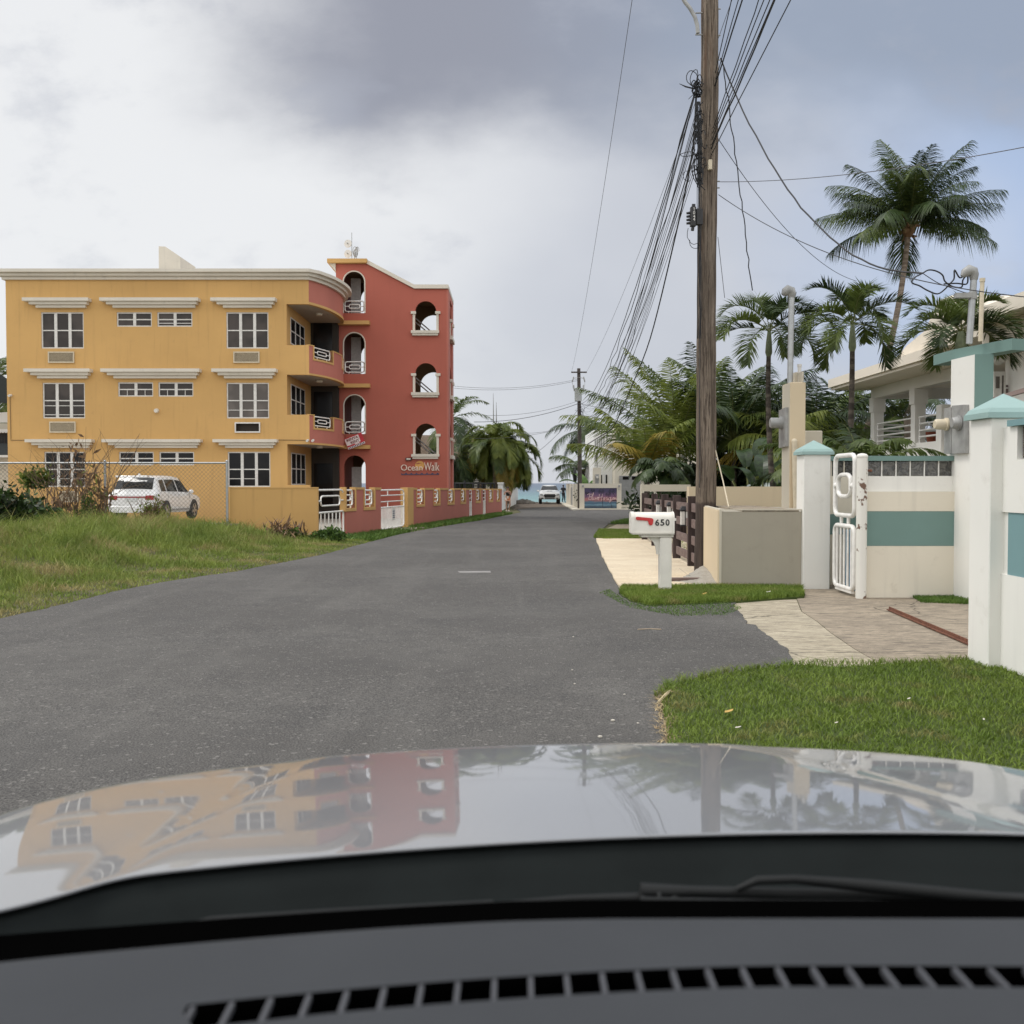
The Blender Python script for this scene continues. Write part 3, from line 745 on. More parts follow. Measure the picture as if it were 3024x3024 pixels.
sfn = lambda u, v, w: (TXR-w, u, v)
sa = [arch(55.0, 56.6, tz(y)+.1, tz(y2)) for y, y2 in ((889, 977), (1072, 1159.4), (1250.7, 1341))]
mb = MB(); mb.plate([[(YT+.2, GB), (YB+.2, GB), (YB+.2, zr), (YT+.2, zr)]]+sa, .2, sfn); mb.build('tower_side', M_COR, bld)
mb = MB(); mb.box(TXR, TXR+.09, YT+.0, YT+1.2, GB, zr-.3); mb.box(TXR, TXR+.09, YB-.9, YB+.2, GB, zr-.3); mb.box(TXR, TXR+.09, YT, YB+.2, zr-.3, zr); mb.build('tower_pilasters', M_COR2, bld)
mb = MB(); mb.box(TXL, TXL+.2, YT+.2, YB, GB, ztop); mb.build('tower_side_inner', M_COR, bld)
for z in (tz(950), tz(1135), tz(1315)):
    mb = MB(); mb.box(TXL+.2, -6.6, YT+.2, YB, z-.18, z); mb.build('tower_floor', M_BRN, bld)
mb = MB()
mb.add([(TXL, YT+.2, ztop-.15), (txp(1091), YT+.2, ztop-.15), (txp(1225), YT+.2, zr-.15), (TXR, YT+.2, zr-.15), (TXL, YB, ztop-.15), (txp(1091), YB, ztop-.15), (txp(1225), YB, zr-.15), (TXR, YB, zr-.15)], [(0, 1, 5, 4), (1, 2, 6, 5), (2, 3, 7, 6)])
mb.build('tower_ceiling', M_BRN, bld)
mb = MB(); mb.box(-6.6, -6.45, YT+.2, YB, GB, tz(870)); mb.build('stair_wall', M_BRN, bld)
for a, b, c, d in LA:
    mb = MB(); mb.box(a+.1, a+.62, YT+1.9, YT+1.96, d, d+2.15); mb.build('tower_door', M_FRAME, bld)
# stair flights seen through the right-hand arches
for z in (tz(1341), tz(1159), tz(977)):
    mb = MB(); mb.tube([(-5.2, 55, z+1.0), (-3.9, 55, z-.1)], .04, 6); mb.tube([(-5.2, 55, z+.8), (-3.9, 55, z-.3)], .04, 6); mb.build('stair_handrail', M_WTUBE, bld)
# copings
pth = [(txp(1085), ztop+.02), (txp(1225), zr+.02), (TXR, zr+.02)]
mb = MB()
for (a, za_), (b, zb2) in zip(pth, pth[1:]):
    y0, y1 = YT-.12, YB+.3; h = .20; b2 = b+(.1 if b == TXR else 0)
    mb.add([(a, y0, za_), (b2, y0, zb2), (b2, y1, zb2), (a, y1, za_), (a, y0, za_+h), (b2, y0, zb2+h), (b2, y1, zb2+h), (a, y1, za_+h)], [(0, 3, 2, 1), (4, 5, 6, 7), (0, 1, 5, 4), (1, 2, 6, 5), (2, 3, 7, 6), (3, 0, 4, 7)])
mb.build('tower_coping', M_TRIM, bld)
cap = tz(767)
mb = MB(); mb.box(txp(972), txp(1088), YT-.3, YB+.3, ztop+.02, cap); mb.build('tower_cap', M_YEL2, bld)
mb = MB(); mb.plate([[(txp(975), ztop+.018), (TXL-.002, ztop-.35), (TXL-.002, ztop+.018)]], YB-YT, lambda u, v, w: (u, YT-.1+w, v)); mb.build('cap_bracket', M_TRIM, bld)
for y0, y1 in ((950, 961), (1135, 1146), (1315, 1326)):
    mb = MB(); mb.box(txp(1003), txp(1095), YT-.4, YT-.002, tz(y1), tz(y0)); mb.build('tower_ledge', M_YEL2, bld)
for a, b, c, d in RA:
    mb = MB(); s = txp(1215.6); e = txp(1298)
    mb.box(s, e, YT-.22, YT-.002, d-.14, d); mb.box(s+.06, e-.06, YT-.16, YT-.002, d-.25, d-.142)
    cz = c-(b-a)/2-.12
    for q, sgn in ((a, -1), (b, 1)):
        x0, x1 = (q-.30, q) if sgn < 0 else (q, q+.20)
        mb.box(min(q, q+sgn*.12), max(q, q+sgn*.12), YT-.06, YT-.002, d, cz)
        mb.box(min(q+sgn*.21, q-sgn*.05), max(q+sgn*.21, q-sgn*.05), YT-.12, YT+.05, cz, cz+.13)
    mb.build('arch_surround', M_TRIM, bld)
for y, y2 in ((889, 977), (1072, 1159.4), (1250.7, 1341)):
    mb = MB(); c, d = tz(y)+.1, tz(y2); mb.box(TXR+.002, TXR+.2, 54.7, 56.9, d-.2, d); mb.box(TXR+.002, TXR+.10, 54.85, 55.0, d, c-.9); mb.box(TXR+.002, TXR+.10, 56.6, 56.75, d, c-.9); mb.box(TXR+.002, TXR+.18, 54.7, 55.1, c-.9, c-.75); mb.box(TXR+.002, TXR+.18, 56.5, 56.9, c-.9, c-.75)
    mb.build('side_arch_surround', M_TRIM, bld)
for i, (a, b, c, d) in enumerate(LA[:3]):
    mb = MB(); emblem(mb, ((a+b)/2, YT+.1, d+.36), (1, 0, 0), (b-a)*.88, .54, .032); mb.build('arch_railing', M_WTUBE, bld, smooth=50)
    mb = MB(); mb.tube([(a+.02*0, YT-.004, d)]+[(u, YT-.004, v) for u, v in arch(a, b, c, d)[1:-1]]+[(b, YT-.004, d)], .035, 6); mb.build('arch_edge', M_TRIM, bld)
# ------------------------------------------------------------------ lettering on the tower
M_LET = plain('pale_letters', (.80, .66, .55), .6); M_SUND = plain('orange_disc', (.62, .33, .09), .6); M_NAVY = plain('navy_strip', (.07, .055, .10), .6)
sg = empty('building_sign', 'white OCEAN WALK lettering with orange sun disc and dark blue waves on the coral tower', 'sign', (txp(1240), YT, tz(1403)))
mb = MB(); cx, cz = txp(1240), (tz(1363)+tz(1390))/2
put_text(mb, 'Ocean', (txp(1216.3), YT-.06, (tz(1373)+tz(1390.3))/2+.015), txp(1248)-txp(1184.3), (tz(1372.5)-tz(1390.3)), extr=.03)
put_text(mb, 'Walk', (txp(1275.5), YT-.06, (tz(1366)+tz(1390))/2), txp(1298)-txp(1253), (tz(1366)-tz(1390)), extr=.03)
mb.build('lettering', M_LET, sg)
r = (txp(1253.5)-txp(1226))/2; c0 = (txp(1239.6), (tz(1361)+tz(1388.5))/2)
mb = MB(); mb.plate([[(c0[0]+r*math.cos(2*math.pi*k/28), c0[1]+r*math.sin(2*math.pi*k/28)) for k in range(28)]], .02, lambda u, v, w: (u, YT-.025+w, v)); dk = mb.build('sun_disc', M_SUND, sg)
mb = MB(); br = [(-.9, .55), (-.55, .42), (-.3, .62), (.0, .52), (.35, .42), (.0, .42), (-.35, .34), (-.6, .24)]
mb.plate([[(c0[0]+a*r, c0[1]+b*r) for a, b in br]], .01, lambda u, v, w: (u, YT-.037+w, v)); mb.build('bird_shape', M_COR, sg)
wv = [(txp(1185), tz(1403)), (txp(1297), tz(1402))]; up_ = []
for k in range(57):
    f = k/56; ph = (f*7.2+.2) % 1; q = abs(ph-.5)*2; up_.append((txp(1297)-(txp(1297)-txp(1185))*f, tz(1400)+(1-q)**0*.0+(tz(1395)-tz(1400))*((1-q)**2.2)))
mb = MB(); mb.plate([wv+up_], .02, lambda u, v, w: (u, YT-.024+w, v)); mb.build('wave_strip', M_NAVY, sg)
mb = MB(); X0, X1, Z0, Z1 = txp(1198.5), txp(1216), tz(1359.5), tz(1352); mb.box(X0, X1, YT-.14, YT-.002, Z0, Z1); o = mb.build('floodlight', M_BLACK, None)
tag(o, 'small black floodlight above the Ocean Walk lettering', 'wall lamp'); setloc(o, (X0, YT, Z0))
mb = MB(); mb.box(X0+.05, X1-.05, YT-.15, YT-.141, Z0+.03, Z1-.03); mb.build('lens', M_TRIM, o)
# rent banner
M_BRED = plain('banner_red', (.50, .03, .045), .6); M_BWH = plain('banner_white', (.78, .70, .68), .6); M_BDK = plain('banner_print', (.17, .03, .03), .6); M_BNV = plain('banner_navy', (.03, .03, .09), .6)
bc = at(1048, 1303, YT-.55); ba = R(21)
ur, uu = Vector((math.cos(ba), 0, math.sin(ba))), Vector((-math.sin(ba), 0, math.cos(ba)))
bn = empty('rent_banner', 'tilted red and white RENTA RENT banner hanging below the tower railing', 'banner', bc)
def bq(mb, a, b, c, d, off): mb.add([bc+ur*u+uu*v+Vector((0, -off, 0)) for u, v in ((a, c), (b, c), (b, d), (a, d))], [(0, 1, 2, 3)])
mb = MB(); vs = []
mb.plate([[(-.47, -.29), (.47, -.29), (.47, .31), (-.47, .31)]], .02, lambda u, v, w: bc+ur*u+uu*v+Vector((0, w, 0))); mb.build('cloth', M_BRED, bn)
mb = MB(); bq(mb, -.46, .28, -.10, .26, .004); bq(mb, -.05, .2, -.16, -.11, .004); bq(mb, -.46, .46, -.285, -.18, .004); mb.build('white_panels', M_BWH, bn)
mb = MB(); put_text(mb, 'RENTA', bc+ur*(-.08)+uu*.17-Vector((0, .008, 0)), .62, .13, ur, uu, extr=.002, off=.03); put_text(mb, 'RENT', bc+ur*(.0)+uu*(-.01)-Vector((0, .008, 0)), .46, .13, ur, uu, extr=.002, off=.03); mb.build('lettering', M_BDK, bn)
mb = MB()
for k in range(10): bq(mb, -.42+k*.088, -.42+k*.088+.045, -.275, -.19, .008)
mb.build('phone_number_strip', M_BNV, bn)
mb = MB(); mb.tube([bc+ur*.2+uu*.3, (bc+ur*.2+uu*.3)+Vector((0, .4, .25))], .008, 4); mb.tube([bc-ur*.4+uu*.3, (bc-ur*.4+uu*.3)+Vector((-.1, .4, .45))], .008, 4); mb.build('tie_cord', M_BLACK, bn)
# dishes on the tower roof
def dish(px, py, r, label, group=None):
    p = at(px, py, 54); e = empty('satellite_dish', label, 'satellite dish', p, group)
    M = Matrix.Translation(p) @ Matrix.Rotation(R(-12), 4, 'Z') @ Matrix.Rotation(R(88), 4, 'X')
    pr = [(.01, -.12*r/.2)]+[(r*k/6, -.12*r/.2+.10*(k/6)**2) for k in range(1, 7)]+[(r*.97, .0)]
    m = MB(); m.lathe(pr, 22, M); m.build('reflector', M_FRAME, e, smooth=40)
    m = MB(); m.tube([M @ Vector((0, 0, -.03)), M @ Vector((0, 0, .10))], .03, 8); m.build('feed_horn', M_GREYM, e)
    return p
dish(1027, 719, .21, 'upper white round dish antenna on the tower roof mast', None)
dish(1027, 749, .21, 'lower white round dish antenna on the tower roof mast', None)
p = at(1039, 766, 54); ms = MB(); ms.tube([(p.x, p.y, cap), (p.x, p.y, zz(687, 54))], .022, 6); ms.tube([(p.x, p.y, zz(719, 54)), (p.x-.2, p.y+.05, zz(719, 54))], .02, 5); ms.tube([(p.x, p.y, zz(749, 54)), (p.x-.2, p.y+.05, zz(749, 54))], .02, 5)
o = ms.build('antenna_mast', M_METAL); setloc(o, (p.x, p.y, cap)); tag(o, 'thin metal mast carrying the dishes on the tower roof', 'antenna mast')
e = empty('grid_antenna', 'grey open grid dish antenna beside the two round white dishes', 'antenna', (xx(1052, 54), 54, cap))
m = MB(); ax = xx(1052, 54); zc0 = zz(744, 54)
for k in range(9):
    w = .02+.0*k; off = (k-4)*.05; L = .27*math.sqrt(max(.05, 1-(off/.24)**2)); m.tube([(ax+off*.35+.02*(j/4-.5)**2*3, 54+off, zc0-L+2*L*j/8) for j in range(9)], .010, 4)
m.tube([(ax+.10*math.cos(t*.4)*1, 54+.2*math.cos(t*.4), zc0+.27*math.sin(t*.4)) for t in range(16)], .015, 5, closed=True); m.build('grid', M_GREYM, e)
m = MB(); m.tube([(ax-.1, 54, cap), (ax+.02, 54.0, zc0)], .025, 5); m.tube([(ax+.12, 54.1, cap), (ax+.02, 54.0, zc0-.1)], .02, 5); m.build('support', M_METAL, e)
# ------------------------------------------------------------------ perimeter wall of the yellow block
P0 = Vector((-5.87, 31)); TV = Vector((5.23, 33)).normalized(); NV = Vector((TV.y, -TV.x))
def sY(px, y=1500):
    r = (px-1512)/3024; kk = TV.x/TV.y; return ((5.87+kk*31)/(kk-r)-31)/TV.y
def wtop(s): return 1.53-.0072*s*TV.y
def wpos(s, z, w=0): p = P0+TV*s-NV*w; return Vector((p.x, p.y, z))
def wbase(s): return gz(31+s*TV.y)-.05
def wall_seg(s0, s1, notches, label, left_pier=None):
    e = empty('perimeter_wall', label, 'wall', wpos(s0, wbase(s0)), None)
    out = [(s0, wbase(s0)), (s1, wbase(s1)), (s1, wtop(s1)-.06)]
    for a, b in notches[::-1]:
        if b < s1-.01: out += [(b, wtop(b)-.06)]
        else: out.pop()
        out += [(b, wtop(b)-.72), (a, wtop(a)-.72)]
        if a > s0+.01: out += [(a, wtop(a)-.06)]
    if not (notches and notches[0][0] <= s0+.01): out += [(s0, wtop(s0)-.06)]
    m = MB(); m.plate([out], .16, wpos); m.build('wall_panel', M_COR2, e)
    t = MB()
    def bx(a, b, za0, za1, zb0, zb1, w0=-.025, w1=.185):
        vs = [wpos(a, za0, w0), wpos(a, za0, w1), wpos(a, za1, w0), wpos(a, za1, w1), wpos(b, zb0, w0), wpos(b, zb0, w1), wpos(b, zb1, w0), wpos(b, zb1, w1)]
        t.add(vs, [(0, 1, 3, 2), (4, 6, 7, 5), (0, 4, 5, 1), (2, 3, 7, 6), (0, 2, 6, 4), (1, 5, 7, 3)])
    prev = s0
    for a, b in notches+[(s1, s1)]:
        if a > prev+.02: bx(prev, a-.10 if a < s1 else a, wtop(prev)-.06, wtop(prev)+.02, wtop(a)-.06, wtop(a)+.02)
        if a < s1:
            bx(a-.10, a, wtop(a)-.78, wtop(a)+.023, wtop(a)-.78, wtop(a)+.023)
            bx(a, b, wtop(a)-.78, wtop(a)-.68, wtop(b)-.78, wtop(b)-.68)
            bx(b, b+.10, wtop(b)-.78, wtop(b)+.023, wtop(b)-.78, wtop(b)+.023)
            prev = b+.10
    t.build('trim', M_YEL2, e)
    if left_pier:
        m = MB(); a, b = left_pier
        vs = [wpos(s, z, w) for s in (a, b) for w in (-.06, .24) for z in (wbase(a), wtop(a)+.03)]
        m.add(vs, [(0, 1, 3, 2), (4, 6, 7, 5), (0, 4, 5, 1), (2, 3, 7, 6), (0, 2, 6, 4), (1, 5, 7, 3)]); m.build('pier', M_YEL2, e)
    for a, b in notches:
        c = (a+b)/2; m = MB(); emblem(m, wpos(c, wtop(c)-.33, .08), (TV.x, TV.y, 0), (b-a)*.9, .5, .028); m.build('rail_emblem', M_WTUBE, e, smooth=50)
    return e
wall_seg(sY(1022), sY(1124.5), [(sY(1022)+.0, sY(1048)), (sY(1076), sY(1105))], 'short coral wall piece between the small gate and the barred sliding gate')
wall_seg(sY(1217), sY(1386), [(sY(1231), sY(1252)), (sY(1281), sY(1298)), (sY(1323.5), sY(1340)), (sY(1361), sY(1374))], 'long coral wall piece with four barred notches after the yellow pier', (sY(1200), sY(1217)-.001))
wall_seg(sY(1397), sY(1426), [(sY(1406), sY(1418))], 'coral wall piece between the two narrow white gates')
wall_seg(sY(1437), sY(1482), [(sY(1444), sY(1454.5)), (sY(1467), sY(1475))], 'last coral wall piece beside the standing woman')
# plain yellow frontal wall
e = empty('perimeter_wall', 'plain yellow wall facing the grass beside the chain link fence', 'wall', (-7.3, 31, -.1))
X0, X1 = xx(678, 31), -5.88
m = MB(); m.plate([[(X0, -.2), (X1, -.2), (X1, 1.50), (X0, 1.50)]], .16, lambda u, v, w: (u, 31+w, v)); m.build('wall_panel', M_YEL, e)
m = MB(); m.box(X0, X1, 30.985, 31.175, 1.503, 1.54); m.build('trim', M_YEL2, e)
# gates
def gate(s0, s1, label, name='sliding_gate', bars=18, sign=False, w=.08, drop=.14, oval=False):
    e = empty(name, label, 'gate', wpos(s0, wbase(s0)))
    m = MB(); z0, z1 = wbase((s0+s1)/2)+drop, wtop(s0)-.08; Hh = z1-z0
    def P(s, f): return wpos(s, z0+Hh*f, w)
    a, b = s0+.05, s1-.05; r = .03
    c = .12*(b-a)
    m.tube([P(a, .0), P(b-c, .0), P(b-.3*c, .02), P(b, .08), P(b, .92), P(b-.3*c, .98), P(b-c, 1), P(a, 1)], r, 8)
    m.tube([P(a, 0), P(a, 1)], r*.8, 6)
    m.tube([P(a, .55), P(b, .55)], r, 8)
    if oval:
        pts = [P((a+b)/2+u, .78+v/Hh) for u, v in rrect((b-a)*.72, .30, .14)]; m.tube(pts, r*.9, 8, closed=True)
        m.tube([P(a, .78), P((a+b)/2-(b-a)*.36, .78)], r, 6); m.tube([P(b, .78), P((a+b)/2+(b-a)*.36, .78)], r, 6)
    else:
        for f in (.70, .86): m.tube([P(a, f), P(b, f)], r*.8, 6)
        for f0, f1 in ((.55, .70), (.86, 1)): m.tube([P(a+(b-a)*.33, f0), P(a+(b-a)*.33, f1)], r*.7, 6)
    for k in range(1, bars): s = a+(b-a)*k/bars; m.tube([P(s, .0), P(s, .55)], .016 if bars > 10 else .02, 4)
    m.build('frame', M_WTUBE, e, smooth=50)
    if sign:
        m = MB(); s = (a+b)/2-.15; q = [wpos(s, z0+Hh*.2, w-.05), wpos(s+.42, z0+Hh*.2, w-.05), wpos(s+.42, z0+Hh*.52, w-.05), wpos(s, z0+Hh*.52, w-.05)]
        m.add(q+[v+Vector((-NV.x*.01, -NV.y*.01, 0)) for v in q], [(0, 1, 2, 3), (4, 7, 6, 5), (0, 4, 5, 1), (1, 5, 6, 2), (2, 6, 7, 3), (3, 7, 4, 0)]); m.build('notice', M_FRAME, e)
        m = MB()
        for k in range(4):
            z = z0+Hh*(.26+.055*k); m.add([wpos(s+.07, z, w-.055), wpos(s+.35, z, w-.055), wpos(s+.35, z+.035, w-.055), wpos(s+.07, z+.035, w-.055)], [(0, 1, 2, 3)])
        m.build('notice_print', M_BNV, e)
    m = MB(); m.tube([P(b-.35, -.02), P(b-.35, -.02)-Vector((0, 0, drop*.5))], .05, 8); m.build('wheel', M_BLACK, e)
    return e
gate(sY(1124.5), sY(1199), 'white barred sliding gate with a paper notice in the coral wall', bars=22, sign=True)
gate(.05, sY(1022), 'white tubular gate with an oval ring at the corner of the yellow wall', 'tubular_gate', bars=7, oval=True, drop=.06)
gate(sY(1386), sY(1397), 'first narrow white gate in the coral wall', 'tubular_gate', bars=5)
gate(sY(1426), sY(1437), 'farther narrow white gate in the coral wall', 'tubular_gate', bars=4)
m = MB(); p = P0+TV*.9-NV*.9; m.lathe([(.02, -.1), (.25, -.1), (.28, .1), (.285, .3), (.27, .32), (.285, .34), (.285, .55), (.27, .57), (.285, .6), (.25, .83), (.22, .85), (.02, .85)], 20, Matrix.Translation((p.x, p.y, 0)))
tag(setloc(m.build('water_barrel', M_BLUEB, smooth=40), (p.x, p.y, -.1)), 'blue plastic barrel behind the small white corner gate', 'barrel')
sheet('sidewalk', [tuple((P0+TV*s-NV*w)) for s, w in ((sY(1124)-.2, .3), (sY(1124)-.2, -.45), (sY(1217), -.9), (sY(1225), .3))], .03, M_CONC)
# chain link fence -------------------------------------------------------
FX0, FX1, FZ0, FZ1, FY = -18.2, xx(673, 31), .47, 2.27, 30.9
fe = empty('chain_link_fence', 'galvanised chain link fence in front of the parked white car', 'fence', (FX1, FY, .4))
m = MB(); m.box(FX0, FX1+.35, FY-.08, FY+.12, -.1, FZ0-.03); m.build('curb', M_CONC, fe)
m = MB(); m.tube([(FX0, FY, FZ1), (FX1, FY, FZ1)], .028, 8); m.build('top_rail', M_METAL, fe, smooth=50)
for px in (673, 314, -60):
    m = MB(); X0 = xx(px, 31); m.tube([(X0, FY, FZ0-.1), (X0, FY, FZ1+.04)], .04, 8); m.ball((X0, FY, FZ1+.05), .045, 5); m.build('post', M_METAL, fe, smooth=50)
V = []; F = []; pitch = .125; hgt = FZ1-FZ0; L = FX1-FX0
def wire(a, b, r=.0042):
    a, b = Vector(a), Vector(b); d = (b-a).normalized(); n_ = Vector((-d.z, 0, d.x))*r; y_ = Vector((0, r, 0)); k = len(V)
    for p in (a, b): V.extend([p+n_, p-n_*.5+y_, p-n_*.5-y_])
    for q in range(3): F.append((k+q, k+(q+1) % 3, k+3+(q+1) % 3, k+3+q))
c = -hgt
M_WIRE = plain('weathered_wire', (.13, .115, .09), .7)
while c < L:
    x0, x1 = max(0, c), min(L, c+hgt); wire((FX0+x0, FY-.004, FZ0+(x0-c)), (FX0+x1, FY-.004, FZ0+(x1-c)))
    wire((FX0+x0, FY+.004, FZ1-(x0-c)), (FX0+x1, FY+.004, FZ1-(x1-c))); c += pitch
fastmesh('chain_mesh', [tuple(Vector(v)-Vector((FX1, FY, .4))) for v in V], F, None, M_WIRE, fe, smooth=False)
for px in (1790/2.76*1.0, 1850/2.76): pass
# ------------------------------------------------------------------ vehicles
M_WCAR = plain('white_car_paint', (.78, .78, .77), .3, coat=.8, var=.02)
M_GCAR = plain('pale_green_car_paint', (.45, .50, .48), .3, coat=.8, var=.02)
M_CGL = plain('car_glass', (.02, .022, .024), .06, var=.2); M_TYRE = plain('tyre', (.022, .022, .023), .85); M_RIM = plain('rim', (.45, .46, .47), .35, metal=.8)
M_REDL = plain('tail_lamp', (.30, .012, .015), .25, coat=.5); M_CHR = plain('chrome', (.6, .6, .6), .2, metal=1); M_HL = plain('head_lamp', (.35, .37, .39), .15, coat=1)
M_PLT = plain('plate', (.6, .62, .6), .5); M_DARKT = plain('dark_trim', (.03, .03, .032), .6)
def lerp_st(st, y):
    for a, b in zip(st, st[1:]):
        if a[0] <= y <= b[0]:
            t = (y-a[0])/(b[0]-a[0]+1e-9); return [p+(q-p)*t for p, q in zip(a, b)]
    return list(st[0] if y < st[0][0] else st[-1])
def section(s):
    y, zb, zbelt, wl_, wb, zr, wr = s
    return [(0, zb), (wl_, zb), (wb+.015, zb+.12), (wb+.03, zb+(zbelt-zb)*.55), (wb+.012, zbelt-.06), (wb, zbelt), (wr+.035, zr-.07), (wr-.02, zr-.02), (wr*.6, zr+.005), (0, zr+.015)]
def vehicle_body(st, mat, parent, sub=3):
    ys = []
    for a, b in zip(st, st[1:]):
        for k in range(sub): ys.append(a[0]+(b[0]-a[0])*k/sub)
    ys.append(st[-1][0]); m = MB(); vs = []; n = 0
    for y in ys:
        sec = section(lerp_st(st, y)); full = [(x, z) for x, z in sec]+[(-x, z) for x, z in sec[-2:0:-1]]
        n = len(full); vs += [(x, y, z) for x, z in full]
    fs = []
    for i in range(len(ys)-1):
        for k in range(n): l = (k+1) % n; fs.append((i*n+k, i*n+l, (i+1)*n+l, (i+1)*n+k))
    fs.append(tuple(range(n))); fs.append(tuple((len(ys)-1)*n+k for k in range(n-1, -1, -1)))
    m.add(vs, fs); return m.build('body', mat, parent, world=False, smooth=38)
def side_pane(st, parent, ya, yb, ya2, yb2, name='side_window', t0=.10, t1=.86, mat=None):
    for s in (-1, 1):
        m = MB(); pts = []
        def q(y, t):
            sc = section(lerp_st(st, y)); a, b = sc[5], sc[6]; return (s*(a[0]+(b[0]-a[0])*t+.008), y, a[1]+(b[1]-a[1])*t)
        N_ = 6; vs = [q(ya+(yb-ya)*k/N_, t0) for k in range(N_+1)]+[q(ya2+(yb2-ya2)*k/N_, t1) for k in range(N_+1)]
        m.add(vs, [(k, k+1, N_+2+k, N_+1+k) for k in range(N_)]); m.build(name, mat or M_CGL, parent, world=False)
def cross_pane(st, parent, ya, yb, name, fr=.86, off=.015):
    """glass across the car between two stations (windscreen or rear window)"""
    m = MB(); N_ = 6; vs = []
    for k in range(N_+1):
        y = ya+(yb-ya)*k/N_; sc = section(lerp_st(st, y)); w = sc[7][0]*fr+.04; z = sc[7][1]+off
        for j in range(5):
            u = -1+2*j/4; vs.append((u*w, y, z+.02*(1-u*u)))
    fs = [(k*5+j, k*5+j+1, k*5+j+6, k*5+j+5) for k in range(N_) for j in range(4)]
    m.add(vs, fs); m.build(name, M_CGL, parent, world=False, smooth=50)
def wheels(parent, ys, hw, r, w=.24):
    for y in ys:
        for s in (-1, 1):
            M = Matrix.Translation((s*(hw-w/2), y, r)) @ Matrix.Rotation(R(90), 4, 'Y')
            m = MB(); m.lathe([(r*.62, -w/2), (r*.93, -w/2), (r, -w*.36), (r, w*.36), (r*.93, w/2), (r*.62, w/2)], 28, M); we = m.build('wheel', M_TYRE, parent, world=False, smooth=40)
            m = MB(); o = s*(w/2+.004)
            m.lathe([(r*.60, o-.02), (r*.63, o), (r*.66, o), (r*.66, o-.01*s)], 28, M)
            for k in range(5):
                g = 2*math.pi*k/5; c, sn = math.cos(g), math.sin(g); P_ = lambda a, b, z: M @ Vector((a*c-b*sn, a*sn+b*c, z))
                m.add([P_(.04, -.045, o+.002*s), P_(.04, .045, o+.002*s), P_(r*.62, .06, o+.002*s), P_(r*.62, -.06, o+.002*s)], [(0, 1, 2, 3)])
            m.lathe([(.001, o), (.08, o), (.08, o+.01*s), (.001, o+.01*s)], 14, M); m.build('rim', M_RIM, we, world=False)
            m = MB(); ar = [(r*1.2*math.cos(math.pi*k/14), r*1.2*math.sin(math.pi*k/14)) for k in range(15)]
            m.plate([ar], .02, lambda u, v, ww: (s*(hw-.012-ww), y+u, r*.92+v)); m.build('wheel_arch', M_DARKT, parent, world=False)
def mirrors(parent, y, x, z, mat):
    for s in (-1, 1):
        m = MB(); m.ball((s*(x+.14), y, z), .11, 6, (1, .6, .8)); m.tube([(s*x, y, z-.05), (s*(x+.08), y, z-.03)], .03, 6); m.build('mirror', mat, parent, world=False, smooth=60)
SUV = [(0, .42, .95, .80, .88, 1.02, .80), (.05, .36, 1.02, .86, .92, 1.10, .80), (.16, .36, 1.08, .88, .945, 1.24, .74), (.42, .36, 1.12, .9, .95, 1.60, .70), (.60, .36, 1.13, .9, .95, 1.755, .66), (1.1, .34, 1.12, .9, .95, 1.80, .68),
       (2.2, .32, 1.10, .9, .95, 1.81, .68), (3.0, .32, 1.08, .9, .95, 1.755, .66), (3.5, .32, 1.07, .9, .95, 1.40, .72), (3.85, .32, 1.04, .9, .945, 1.13, .78), (4.5, .33, .98, .88, .93, 1.06, .76), (4.9, .35, .88, .84, .90, .93, .72), (5.08, .42, .75, .72, .80, .78, .66)]
def make_suv(name, label, mat, loc, rz, extras=True):
    e = empty(name, label, 'car', loc, None, rz)
    vehicle_body(SUV, mat, e)
    side_pane(SUV, e, .62, 1.12, .78, 1.18); side_pane(SUV, e, 1.22, 2.28, 1.28, 2.28); side_pane(SUV, e, 2.40, 3.62, 2.40, 3.12)
    cross_pane(SUV, e, .18, .56, 'rear_window', 1.0); cross_pane(SUV, e, 3.08, 3.78, 'windscreen', 1.0)
    wheels(e, (1.02, 4.02), 1.0, .39)
    mirrors(e, 3.45, .93, 1.15, mat)
    m = MB(); m.bbox(-.62, .62, -.02, .30, 1.72, 1.79, .02); m.build('rear_spoiler', mat, e, world=False)
    m = MB(); m.box(-.84, .84, -.005, .06, .935, .985); m.build('light_bar', M_REDL, e, world=False)
    for s in (-1, 1):
        m = MB(); m.bbox(s*.72-.16, s*.72+.16, -.02, .12, .86, 1.03, .02); m.build('tail_light', M_REDL, e, world=False)
        m = MB()
        for y in (1.5, 2.65): m.box(s*.975-.012, s*.975+.012, y, y+.2, .94, .97)
        m.build('door_handles', mat, e, world=False)
        m = MB()
        for y in (1.22, 2.34, 3.55): m.box(s*.972-.008, s*.972+.008, y, y+.008, .45, 1.06)
        m.box(s*.975-.01, s*.975+.01, 1.5, 3.5, .40, .47); m.build('door_seams', M_DARKT if s < 0 else M_GREYM, e, world=False)
    m = MB(); m.box(-.24, .24, -.035, -.012, .80, .93); m.build('number_plate', M_PLT, e, world=False)
    m = MB(); m.bbox(-.86, .86, -.05, .1, .36, .62, .03); m.build('rear_bumper', mat, e, world=False)
    m = MB(); m.ball((0, .75, 1.84), .05, 5, (1, 1.6, .8)); m.build('roof_antenna', mat, e, world=False, smooth=60)
    return e
make_suv('parked_car', 'white sport utility car parked behind the chain link fence, seen from its rear', M_WCAR, (-14.72, 39.6, .16), R(-3))
make_suv('parked_car', 'pale grey green car whose roof shows above the beige wall', M_GCAR, (10.25, 37, -.12), R(8))
